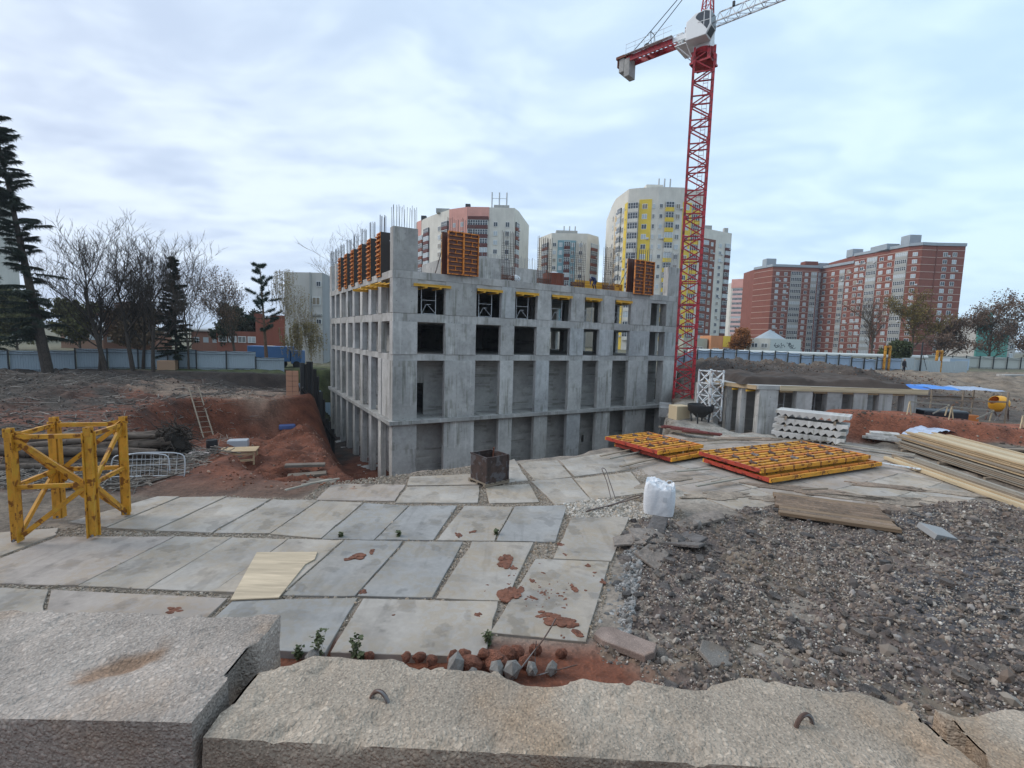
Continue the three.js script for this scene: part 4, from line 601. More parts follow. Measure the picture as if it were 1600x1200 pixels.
// ---- foundation blocks in front of the photographer --------------------------------------------------
function blockGeo(L, h, w, rough, sd, bites = [], hollow = false) {   // a cast block with end grooves, worn edges and a pitted skin
  const n = [Math.round(L / 0.016), Math.round(h / 0.03), Math.round(w / 0.014)], g = new THREE.BoxGeometry(L, h, w, ...n), p = g.attributes.position;
  for (let i = 0; i < p.count; i++) {
    let x = p.getX(i), y = p.getY(i), z = p.getZ(i); const X = L / 2, Y = h / 2, Z = w / 2;
    const e = 0.035, dx = X - Math.abs(x), dy = Y - Math.abs(y), dz = Z - Math.abs(z);
    const q = [dx, dy, dz].sort((a, b) => a - b), wear = fbm(x * 7 + sd, z * 7 + y * 7, 5, 0, sd), cut = Math.max(0, (0.008 + sst(0.4, 0.8, wear) * 0.06 * rough) - (q[0] + q[1])) * 0.6 * (z > 0 ? 0.4 : 1);
    x -= Math.sign(x) * cut * (dx < e ? 1 : 0); y -= Math.sign(y) * cut * (dy < e ? 1 : 0); z -= Math.sign(z) * cut * (dz < e ? 1 : 0);
    if (dx < 0.002) x -= Math.sign(x) * 0.06 * sst(0.1, 0.05, Math.abs(z));
    for (const [bx, bz, br, bd] of bites) { const t = Math.max(0, 1 - Math.hypot((x - bx) / br, (z - bz) / (br * 0.55))); if (t > 0 && y > -Y * 0.4) { z += bd * sst(0, 1, t) * (0.6 + wear * 0.8); y -= bd * 0.35 * t * (y > 0 ? 1 : 0); } }
    const a = (fbm(x * 3 + sd, z * 3 + y * 3, 2, 0, sd + 3) - 0.5) * 0.016 * rough + (fbm(x * 11 + sd, z * 11 + y * 11, 3, 0, sd + 4) - 0.5) * 0.014 * rough, pit = sst(0.62, 0.75, fbm(x * 15 + 5, z * 15 + y * 9, 3, 0, sd + 5)) * 0.012 * rough;
    if (hollow && y > 0) { const e2 = ((x - 0.78) / 0.16) ** 2 + ((z - 0.03 - (x - 0.78) * -0.2) / 0.06) ** 2; y -= 0.03 * Math.exp(-e2 * 1.2) * (0.5 + wear); }
    if (dy < 0.002) y += Math.sign(y) * (a - pit); if (dz < 0.002) z += Math.sign(z) * a; if (dx < 0.002) x += Math.sign(x) * a;
    p.setXYZ(i, x, y, z);
  }
  g.computeVertexNormals(); return g;
}
function concreteBlock(label, pos, turn, L, h, w, rough, sd, m, bites, loops, hollow = false) {
  const t = thing('concrete_block', label, 'concrete block', pos, turn); 
  const gi = blockGeo(L, h, w, rough, sd, bites, hollow); gi.deleteAttribute('uv');
  const s = flat(gi); projUV(s); const ps = s.attributes.position, vc = new Float32Array(ps.count * 3);   // rusty dirt caught in the hollow, dust elsewhere
  for (let i = 0; i < ps.count; i++) { const x = ps.getX(i), y = ps.getY(i), z = ps.getZ(i), n = fbm(x * 14, z * 14 + y * 9, 4, 0, sd + 9), e = hollow && y > h * 0.4 ? Math.exp(-(((x - 0.78) / 0.14) ** 2) - (((z - 0.03 + (x - 0.78) * 0.2) / 0.085) ** 2)) : 0, k = sst(0.22, 0.62, e * 0.8 + (n - 0.5) * 0.9 * (e > 0.05 ? 1 : 0)); const d = 0.9 + 0.2 * fbm(x * 3, z * 3 + y * 3, 3, 0, sd + 11); vc.set([d * mix(1, 0.68, k), d * mix(1, 0.52, k), d * mix(1, 0.4, k)], i * 3); }
  s.setAttribute('color', new THREE.BufferAttribute(vc, 3)); m = m.clone(); m.vertexColors = true; s.translate(0, -h / 2, 0); mesh('block_body', s, m, t);
  for (const [lx, lz, r] of loops) { const q = []; for (let k = 0; k <= 8; k++) { const a = Math.PI * k / 8; q.push([lx + Math.cos(a) * 0.036, -0.025 + Math.sin(a) * 0.062, lz + Math.cos(a) * 0.012 * r]); } q.unshift([lx + 0.036, -0.12, lz]); q.push([lx - 0.036, -0.12, lz]); new B().wire(q, 0.0075, 8, 40).build('lifting_loop', M.rust, t); }
  return t;
}
concreteBlock('grey concrete foundation block with a rust-stained hollow on its top', [-2.14, 3.8, -1.65], R(0.5), 2.38, 0.6, 0.58, 0.6, 7, M.blockGrey, [], [], true);
concreteBlock('long pitted concrete block with a chipped edge and two steel lifting loops', [0.26, 3.75, -1.54], R(-1.6), 2.36, 0.58, 0.4, 0.95, 19, M.block, [[-0.12, -0.21, 0.24, 0.07], [0.14, -0.21, 0.16, 0.075], [0.42, -0.2, 0.18, 0.06], [0.95, -0.22, 0.22, 0.05], [1.2, -0.2, 0.2, 0.12], [-1.16, -0.2, 0.16, 0.08]], [[-0.68, 0.02, 1], [0.74, 0.03, -1]]);
concreteBlock('pale concrete block beyond the chipped end of the long block', [2.83, 3.62, -1.42], R(-9), 2.38, 0.58, 0.4, 0.9, 31, M.block, [[-1.1, -0.2, 0.2, 0.06]], []);
// ---- strip of red soil behind the blocks ---------------------------------------------------------------
{
  const red = tint(mat(soilTex, 0.97), 0.36, 0.14, 0.085), gr = mat(blockTex, 0.95), sh = [0, 1, 2, 3].map(() => rock(1, 0.75, 1));
  for (const [x, z, s, y] of [[-0.75, -6.95, 0.14, 0.02], [-0.62, -7.02, 0.1, 0.05], [-0.5, -6.9, 0.17, 0], [-0.3, -7.05, 0.12, 0.04], [-0.15, -6.98, 0.2, 0], [0.05, -7.1, 0.15, 0.03], [0.2, -7.15, 0.12, 0.02], [-1.3, -7.0, 0.11, 0], [-1.5, -6.98, 0.08, 0], [-1.1, -6.95, 0.1, 0], [0.5, -7.3, 0.1, -0.02], [-0.02, -6.9, 0.13, -0.02], [0.35, -7.0, 0.15, -0.05], [0.9, -7.25, 0.09, -0.04], [-2.1, -7.05, 0.09, -0.04]]) { const m = mesh('clay_lump', pick(sh), red); m.scale.setScalar(s); m.position.set(x, y + 0.06, z); m.rotation.set(rnd() * 3, rnd() * 6, 0); tag(m, (s > 0.14 ? 'large' : s > 0.1 ? 'middling' : 'small') + ' lump of red clay at the near ends of the road slabs', 'clay lump', 'red clay lumps, ' + (s > 0.14 ? 'large' : s > 0.1 ? 'middling' : 'small')); }
  [[-0.72, -6.75, 0.17, 0.12, 'pointed grey concrete fragment leaning on red clay'], [-0.1, -6.72, 0.15, 0.1, 'broad grey concrete fragment in the soil strip'], [0.12, -6.75, 0.17, 0.09, 'grey concrete fragment beside the bent rusty bar'], [0.42, -6.8, 0.12, 0.08, 'small grey concrete fragment right of the bar foot'], [0.72, -6.85, 0.11, 0.06, 'flat grey concrete fragment on the gravelly soil'], [-2.95, -7.0, 0.13, 0.02, 'mossy concrete fragment below the weeds'], [-0.45, -6.7, 0.09, 0.05, 'little pale stone between the concrete fragments']].forEach(([x, z, s, y, l]) => { const m = mesh('concrete_fragment', rock(1, 0.9, 0), gr); m.scale.set(s, s * 1.1, s * 0.8); m.position.set(x, y + 0.0, z); m.rotation.set(rnd(), rnd() * 6, rnd()); tag(m, l, 'concrete fragment'); });
  tag(new B().wire([[0.1, 0.0, -6.6], [0.4, 0.25, -6.85], [0.62, 0.42, -7.05], [0.8, 0.6, -7.25]], 0.011, 6).build('rusty_bar', M.rust), 'bent rusty reinforcing bar rising from the red soil', 'rebar');
  tag(new B().wire([[0.48, -0.05, -6.9], [0.47, 0.2, -6.92], [0.48, 0.42, -6.94]], 0.008, 6).build('thin_bar', M.rust), 'thin upright wire stub beside the bent rusty bar', 'rebar');
  tag(new B().wire([[0.45, 0.03, -6.7], [0.75, 0.06, -6.78], [1.1, 0.12, -6.85]], 0.009, 6).build('low_bar', M.rust), 'rusty bar lying low over the grey fragments', 'rebar');
  const leaf = plain(0.07, 0.085, 0.035, 0.8, { side: THREE.DoubleSide });
  [[-2.9, -7.1, 0.5, 'leafy weed growing at the slab joint by the grey block'], [-2.35, -7.12, 0.42, 'second leafy weed further along the slab ends'], [-3.2, -7.1, 0.22, 'low clump of weeds against the grey block'], [-2.2, -7.02, 0.2, 'low clump of weeds under the second weed'], [-0.28, -7.5, 0.3, 'weed growing in the gap beside the last slab'], [-4.1, -11.5, 0.22, 'small dark weed in a slab joint near the plywood'], [-2.7, -11.6, 0.25, 'dark weed tuft in a joint between bluish slabs'], [-0.3, -11.9, 0.24, 'weed tuft in the joint near the mud clods']].forEach(([x, z, h, l]) => {
    const t = thing('weed', l, 'weed', [x, -0.12, z]), q = new B(), s = new B();
    for (let k = 0; k < 6; k++) { const a = rnd() * 6.28, b = rr(0.02, 0.14) * h * 2; s.rod([0, 0, 0], [Math.cos(a) * b, h * rr(0.6, 1.1), Math.sin(a) * b], 0.004, 0.002, 4); for (let j = 0; j < 16; j++) { const f = rr(0.15, 1), sz = rr(0.018, 0.035); q.add(new THREE.CircleGeometry(sz, 5), M4(Math.cos(a) * b * f + rr(-0.04, 0.04), h * f, Math.sin(a) * b * f + rr(-0.04, 0.04), rnd() * 6, rr(-1.6, -0.4))); } }
    q.build('leaves', leaf, t); s.build('stems', plain(0.12, 0.11, 0.05), t);
  });
}
// ---- things on the yard ---------------------------------------------------------------------------------
{ // bulk bag
  const t = thing('bulk_bag', 'white woven bulk bag filled and tied, standing at the asphalt edge', 'bulk bag', [4.42, 0, -13.85], R(-20)); t.scale.set(0.88, 0.82, 0.88);
  const g = new THREE.BoxGeometry(0.92, 1.0, 0.82, 22, 22, 22), p = g.attributes.position;
  for (let i = 0; i < p.count; i++) { let x = p.getX(i) / 0.46, y = p.getY(i) / 0.5, z = p.getZ(i) / 0.41; const k = Math.pow(Math.abs(x) ** 5 + Math.abs(z) ** 5, 0.2) / Math.max(Math.abs(x), Math.abs(z), 1e-6); x /= k; z /= k; const bul = 1 + 0.07 * (1 - y * y) - 0.05 * sst(0.7, 1, y); const f = (fbm(x * 2.2 + 3, y * 1.2 + z * 2.2, 4, 0, 211) - 0.5), fl = y > 0.75 ? sst(0.75, 1, y) * (fbm(x * 4, z * 4, 4, 0, 213) - 0.5) * 0.32 : 0; const slope = y > 0.9 ? -0.1 * x : 0; p.setXYZ(i, x * 0.46 * bul + f * 0.05, 0.52 + y * 0.52 + fl + slope * 0.6, z * 0.41 * bul + f * 0.05); }
  g.computeVertexNormals(); const bagM = mat(maps(256, 0.3, (u, v) => { const t = 0.66 + (fbm(u * 6, v * 6, 4, 6, 215) - 0.5) * 0.16 + ((fr(u * 48) + fr(v * 48)) % 2) * 0.02; return [t * 0.99, t, t * 1.04, 0.5 + (fbm(u * 10, v * 10, 4, 10, 216) - 0.5)]; }, 0.004), 0.75);
  const f = flat(g); projUV(f); mesh('bag_body', f, bagM, t);
  for (const [x, z] of [[-0.36, 0.3], [0.36, 0.3], [0.36, -0.3], [-0.36, -0.3]]) new B().wire([[x, 0.85, z * 1.28], [x * 0.95, 1.08, z * 1.15], [x * 0.6, 1.07, z * 0.9], [x * 0.55, 0.98, z * 0.8]], 0.018, 4).build('lifting_strap', bagM, t);
  new B().wire([[-0.25, 1.02, 0.1], [-0.05, 1.12, 0.0], [0.1, 1.06, -0.05], [0.22, 1.04, 0.1]], 0.03, 6).build('tied_neck', bagM, t); new B().box(0.2, 0.62, 0.455, 0.12, 0.16, 0.004).build('paper_label', plain(0.5, 0.52, 0.55), t);
}
const BINM = tint(mat(rustTex, 0.7), 0.42, 0.4, 0.42);
{ // steel bin on a pallet
  const t = thing('steel_bin', 'blackened open steel bin with peeling paint on a pallet', 'bin', [-0.7, 0.13, -16.3], R(40)), w = 0.9, h = 0.85;
  for (const [x, z, sx, sz] of [[0, w / 2, w, 0.02], [0, -w / 2, w, 0.02], [w / 2, 0, 0.02, w - 0.022], [-w / 2, 0, 0.02, w - 0.022]]) new B().box(x, h / 2, z, sx, h, sz).build('side_plate', BINM, t);
  new B().box(0, 0.02, 0, w - 0.03, 0.03, w - 0.03).build('floor_plate', M.black, t);
  new B().box(0, h + 0.012, w / 2, w + 0.07, 0.03, 0.05).box(0, h + 0.012, -w / 2, w + 0.07, 0.03, 0.05).box(w / 2, h + 0.012, 0, 0.05, 0.03, w - 0.06).box(-w / 2, h + 0.012, 0, 0.05, 0.03, w - 0.06).box(w / 2 + 0.012, h / 2, w / 2 + 0.012, 0.05, h, 0.05).box(-w / 2 - 0.012, h / 2, w / 2 + 0.012, 0.05, h, 0.05).box(w / 2 + 0.012, h / 2, -w / 2 - 0.012, 0.05, h, 0.05).build('edge_angle', BINM, t);
  const bar = new B().bar([0, 0, 0], [0.06, 1.05, 0], 0.09, 0.05).build('rusty_post', M.rustBrown); bar.position.set(-0.62, 0.16, -16.35); tag(bar, 'rusty flat bar standing inside the steel bin', 'bar');
  const pl = thing('pallet', 'low timber pallet under the steel bin', 'pallet', [-0.7, 0, -16.3], R(40)); for (let i = 0; i < 5; i++) new B().box(-0.46 + i * 0.23, 0.115, 0, 0.15, 0.022, 1.0).build('deck_board', M.timberOld, pl); for (const z of [-0.42, 0, 0.42]) new B().box(0, 0.055, z, 1.05, 0.09, 0.1).build('bearer', M.timberOld, pl);
}
{ // plywood sheet lying across a joint
  const m = new B().prism([[-5.62, -10.45], [-4.3, -10.55], [-4.22, -10.2], [-4.32, -9.95], [-4.25, -8.62], [-5.08, -8.5]].reverse(), 0.006, 0.03, 0.002).build('plywood_sheet', tint(mat(maps(512, 2.1, (u, v) => { const g = fbm(u * 3, v * 26, 5, 0, 231), b = sst(0.55, 0.7, fbm(u * 2 + 4, v * 14, 4, 0, 232)), t = 0.62 + (g - 0.5) * 0.3 + b * 0.14; return [t, t * 0.83, t * 0.6, 0.5 + (g - 0.5)]; }, 0.002), 0.85), 0.75, 0.72, 0.7)); tag(m, 'delaminated pale plywood sheet lying over the slab joint', 'plywood');
}
// formwork panels stacked flat
function flatPanel(label, x, y, z, turn, L, w, group) {
  const t = thing('flat_formwork_panel', label, 'formwork', [x, y, z], turn, group), n = Math.round(w / 0.31), m = Math.round(L / 1.15);
  new B().box(0, 0.015, 0, L - 0.02, 0.02, w - 0.02).build('plywood_face', M.plyFilm, t);
  new B().box(0, 0.08, w / 2 - 0.03, L, 0.15, 0.06).box(0, 0.08, -w / 2 + 0.03, L, 0.15, 0.06).build('long_rail', M.orangeYellow, t); new B().box(L / 2 - 0.03, 0.08, 0, 0.06, 0.146, w - 0.122).build('end_rail', M.orange, t); new B().box(-L / 2 + 0.03, 0.08, 0, 0.06, 0.146, w - 0.122).build('end_rail', M.redPaint, t);
  for (let i = 1; i < n; i++) new B().rbox(0, 0.09, -w / 2 + w * i / n, L - 0.124, 0.13, 0.13, 0.02).build('rib', i % 3 ? M.orangeYellow : M.orange, t);
  for (let k = 0; k < m; k++) for (let i = 1; i < n; i += 3) { const cx = -L / 2 + L * (k + 0.5) / m + rr(-0.1, 0.1), cz = -w / 2 + w * (i + 0.5) / n; new B().box(cx, 0.185, cz, 0.09, 0.07, 0.3).rod([cx, 0.18, cz - 0.1], [cx + 0.02, 0.28, cz - 0.1], 0.025).build('clamp', M.rust, t); }
  return t;
}
flatPanel('bottom orange formwork panel of the pair beside the stair flights', 11.75, 0.08, -19.75, R(25.6), 6.9, 3.1); flatPanel('top orange formwork panel of the pair beside the stair flights', 11.5, 0.33, -19.95, R(25.2), 6.7, 3.0);
flatPanel('bottom orange formwork panel of the pair beside the basement edge', 6.85, 0.08, -21.55, R(34), 2.7, 3.2); flatPanel('top orange formwork panel of the pair beside the basement edge', 6.5, 0.33, -21.75, R(32), 2.9, 3.2);
[[9, -18.6, 1.2, 25], [13.6, -21.2, 1.2, 25], [6.2, -21.6, 1.0, 33]].forEach(([x, z, l, a], i) => { const q = new B().box(0, 0.03, 0, 0.12, 0.09, 3).build('bearer_timber', M.timberOld); q.position.set(x, 0, z); q.rotation.y = R(a); tag(q, ['timber bearer under the large panel pair, bag side', 'timber bearer under the large panel pair, stair side', 'timber bearer under the small panel pair'][i], 'timber'); });
[[11.2, -20.0, 1], [6.7, -21.7, 1]].forEach(([x, z], i) => { const q = new B().box(0, 0.275, 0, 0.1, 0.08, 2.8).build('spacer_timber', M.timber); q.position.set(x, 0, z); q.rotation.y = R(25 + 8 * i); tag(q, i ? 'timber spacer inside the small panel pair' : 'timber spacer inside the large panel pair', 'timber'); });
// loose boards
[[7.0, -18.1, 1.6, 20, 0.12, 'grey', 'short grey board left of the large panel pair'], [7.45, -16.65, 2.5, 29, 0.11, 'grey', 'grey board sticking out in front of the large panel pair'], [7.85, -16.95, 1.7, 26, 0.05, 'old', 'thin lath beside the grey board in front of the panels'], [5.1, -19.0, 2.2, 41, 0.13, 'old', 'weathered board running under the small panel pair'], [4.6, -20.6, 2.2, 42, 0.1, 'old', 'brown board at the yard edge by the small panel pair'], [4.9, -20.2, 2.0, 40, 0.08, 'grey', 'pale lath beside the brown board at the yard edge'], [11.4, -24.3, 3.2, 14, 0.08, 'old', 'long lath between the panels and the stair flights'], [14.9, -24.6, 2.8, -8, 0.06, 'old', 'thin lath in front of the stair flights'], [16.0, -19.8, 1.7, -42, 0.16, 'white', 'white painted board lying off the corner of the panels'], [17.5, -22.9, 3.0, -44, 0.3, 'grey', 'wide grey plank beside the offcut pile'], [10.4, -16.1, 1.0, 10, 0.08, 'old', 'short stick lying on the dirty concrete'], [-6.4, -15.0, 1.5, 55, 0.08, 'grey', 'pale plank at the pit edge beside the slabs'], [-6.1, -15.3, 1.2, 40, 0.06, 'grey', 'thin pale lath at the pit edge']].forEach(([x, z, L, a, w, k, l]) => { const m = new B().rbox(0, 0.03, 0, L, 0.045, w, 0.004).build('loose_board', { grey: M.timberGrey, old: M.timberOld, white: M.white }[k]); m.position.set(x, Math.max(0, H(x, z) + 0.16), z); m.rotation.set(0, R(a), rr(-0.01, 0.01)); tag(m, l, 'board'); });
{ // muddy timber mat
  const t = thing('timber_mat', 'muddy brown timber mat lying at the edge of the rubble', 'timber mat', [9.5, 0.1, -13.9], R(-23)), mud = [tint(mat(soilTex, 0.95), 0.34, 0.24, 0.17), tint(mat(soilTex, 0.95), 0.28, 0.19, 0.13), tint(mat(woodTex, 0.95), 0.3, 0.21, 0.14)];
  for (let i = 0; i < 9; i++) new B().rbox(0, 0.07, -0.95 + i * 0.235, 2.9 + rr(-0.15, 0.1), 0.1, 0.22, 0.012).build('plank', pick(mud), t);
  for (const x of [-1.1, 0, 1.1]) new B().box(x, -0.01, 0, 0.15, 0.06, 2.0).build('bearer', M.timberOld, t);
}
// bent reinforcement
tag(new B().wire([[2.25, 0.03, -13.6], [3.2, 0.05, -14.3], [4.1, 0.06, -15.1], [4.25, 0.08, -15.05], [3.3, 0.08, -14.25], [2.3, 0.05, -13.65]], 0.016, 6, 60).build('rebar_bundle', M.rust), 'rusty doubled reinforcing bar lying on the pale gravel', 'rebar');
tag(new B().wire([[3.35, 0.04, -14.8], [3.2, 0.5, -15.05], [3.05, 0.88, -15.15], [2.95, 0.92, -15.15], [3.1, 0.5, -15.0], [3.2, 0.04, -14.7]], 0.013, 6, 50).build('rebar_hoop', M.rust), 'rusty reinforcing hoop standing up out of the gravel', 'rebar');
// precast stair flights, stacked upside down on battens
{
  const L = 3.3, sh = new THREE.Shape(), n = 9; sh.moveTo(-L / 2, 0.24); sh.lineTo(L / 2, 0.24); sh.lineTo(L / 2, 0.08); sh.lineTo(L / 2 - 0.18, 0.08);
  for (let i = 0; i < n; i++) { const x = L / 2 - 0.18 - i * 0.33; sh.lineTo(x - 0.02, 0.08); sh.lineTo(x - 0.2, -0.08); sh.lineTo(x - 0.33, 0.08); } sh.lineTo(-L / 2, 0.08); sh.closePath();
  const g = new THREE.ExtrudeGeometry(sh, { depth: 1.25, bevelEnabled: true, bevelThickness: 0.01, bevelSize: 0.01, bevelSegments: 1 }); g.translate(0, 0, -0.62);
  const a = Math.atan2(26.12 - 24.11, 17.22 - 14.63), y0 = [0.1, 0.45, 0.8, 1.25], pale = tint(mat(castTex, 0.85), 1.25, 1.22, 1.18);
  const words = ['bottom precast concrete stair flight of the stack', 'second precast concrete stair flight from the bottom of the stack', 'third precast concrete stair flight from the bottom of the stack', 'top precast concrete stair flight of the stack'];
  y0.forEach((y, i) => { const t = thing('stair_flight', words[i], 'stair flight', [15.95 + (i - 1.5) * 0.06, y, -25.5], -a + R(rr(-2, 2)), null); new B().add(g.clone()).build('flight', pale, t); });
  const dir = [Math.cos(a), Math.sin(a)]; for (let i = 0; i < 4; i++) for (const s of [-1, 1]) { const q = new B().box(0, 0.04, 0, 0.1, i === 3 ? 0.2 : 0.1, 1.3).build('batten', M.timberOld); q.position.set(15.95 + dir[0] * s * 1.1, [0.0, 0.3, 0.65, 1.05][i], -25.5 + dir[1] * s * 1.1); q.rotation.y = -a; tag(q, ['timber batten under the bottom stair flight', 'timber batten under the second stair flight', 'timber batten under the third stair flight', 'timber batten under the top stair flight'][i] + (s < 0 ? ', shell end' : ', clay bank end'), 'batten', 'battens in the stair stack'); }
  for (let i = 0; i < 3; i++) { const q = new B().rbox(0, 0.06, 0, 1.7 - i * 0.2, 0.11, 0.75, 0.01).build('concrete_plank', pale); q.position.set(19.5 + i * 0.1, H(19.5, -25) + 0.12 + i * 0.12, -25.1 - i * 0.06); q.rotation.y = R(-35 + i * 4); tag(q, ['bottom pale concrete plank beside the stair flights', 'middle pale concrete plank beside the stair flights', 'top pale concrete plank beside the stair flights'][i], 'concrete plank'); }
}
// sawn timber stacked at the right
{
  const A = [20.2, -23.6], dx = -0.12, dz = 0.99, L = 8.4, px = 0.99, pz = 0.12; let k = 0;
  const lay = (row, n, off, y, mt) => { for (let i = 0; i < n; i++) { const x = A[0] + px * (off + i * 0.23 + rr(-0.02, 0.02)) + dx * (L / 2 + rr(-0.25, 0.25)), z = A[1] + pz * (off + i * 0.23) + dz * (L / 2 + rr(-0.25, 0.25)), m = new B().rbox(0, 0, 0, 0.2, 0.055, L + rr(-0.5, 0.3), 0.004).build('timber_board', pick(mt)); m.position.set(x, y, z); m.rotation.set(rr(-0.004, 0.004), Math.atan2(dx, dz) + rr(-0.006, 0.006), 0); tag(m, 'long sawn board in the ' + (row === 9 ? 'top' : row === 0 ? 'bottom' : ORD_[row]) + ' layer of the timber stack' + (row && row < 9 ? ', counted from the ground' : ''), 'board', 'timber stack boards, layer ' + (row + 1)); k++; } };
  for (let r = 0; r < 10; r++) lay(r, 8, -0.85 + (r > 6 ? 0.25 : 0), 0.14 + r * 0.075 + (r > 4 ? 0.06 : 0), r > 7 ? [M.timberPale, M.timber] : r > 4 ? [M.timber, M.timberOld, M.timberGrey] : [M.timberOld, M.timberGrey, M.timberOld]);
  for (const s of [0.6, 3, 5.4, 7.8]) { const q = new B().box(0, 0.05, 0, 2.3, 0.12, 0.12).build('stack_bearer', M.timberOld); q.position.set(A[0] + dx * s, 0.0, A[1] + dz * s); q.rotation.y = -0.12; tag(q, 'timber bearer under the stack of long boards, ' + ORD_[[0.6, 3, 5.4, 7.8].indexOf(s)] + ' from the clay bank', 'timber', 'bearers under the timber stack'); }
  [[16.6, -17.9, 7.0, 4.2, M.timberPale, 'pale squared beam lying in front of the timber stack'], [16.95, -17.7, 7.2, 4.6, M.timber, 'brown squared beam behind the pale beam'], [17.4, -18.4, 7.0, 3.4, M.timberOld, 'weathered beam nearest the timber stack'], [17.8, -18.0, 6.6, 6, M.timberGrey, 'grey beam resting against the timber stack']].forEach(([x, z, l, a, m, lab]) => { const q = new B().rbox(0, 0.08, 0, 0.15, 0.15, l, 0.008).build('squared_beam', m); q.position.set(x, 0, z); q.rotation.y = R(-a); tag(q, lab, 'beam'); });
  const sheet = (name, lab, x, z, m, w, d, hgt, sd) => { const g = new THREE.PlaneGeometry(w, d, 40, 26); g.rotateX(-Math.PI / 2); const p = g.attributes.position; for (let i = 0; i < p.count; i++) p.setY(i, hgt * (1 - (p.getX(i) / w * 2) ** 2) * (0.5 + fbm(p.getX(i) * 1.3 + sd, p.getZ(i) * 1.3, 4, 0, sd)) + fbm(p.getX(i) * 4, p.getZ(i) * 4, 3, 0, sd) * 0.12); g.computeVertexNormals(); const k = mesh(name, g, m); k.material.side = THREE.DoubleSide; k.position.set(x, H(x, z) + 0.1, z); k.rotation.y = 0.5; tag(k, lab, 'sheeting'); };
  sheet('plastic_sheet', 'crumpled bluish plastic sheet behind the timber stack', 22.4, -25.6, plain(0.42, 0.48, 0.6, 0.35), 3.2, 1.2, 0.35, 301);
}

// ---- the site hut behind the photographer; it keeps the light off the near faces of the blocks -----------
{
  const t = thing('site_hut', 'plain timber site hut standing behind the row of concrete blocks', 'hut', [0.5, 3.17, 4.6], R(180));
  new B().box(0, 1.5, 0, 9, 3.0, 2.6).build('wall', tint(mat(woodTex, 0.9), 0.3, 0.24, 0.19), t); new B().box(0, 3.06, 0, 9.5, 0.12, 3.2).build('roof', plain(0.16, 0.15, 0.15), t);
  new B().box(-2, 1.05, 1.33, 0.95, 2.05, 0.06).build('door', M.timberOld, t); for (const x of [0.4, 2.8]) { const w = new B().box(x, 1.7, 1.33, 1.2, 1.0, 0.06).build('window', M.pvc, t); new B().box(x, 1.7, 1.365, 1.04, 0.84, 0.02).build('pane', M.glass, w); }
}

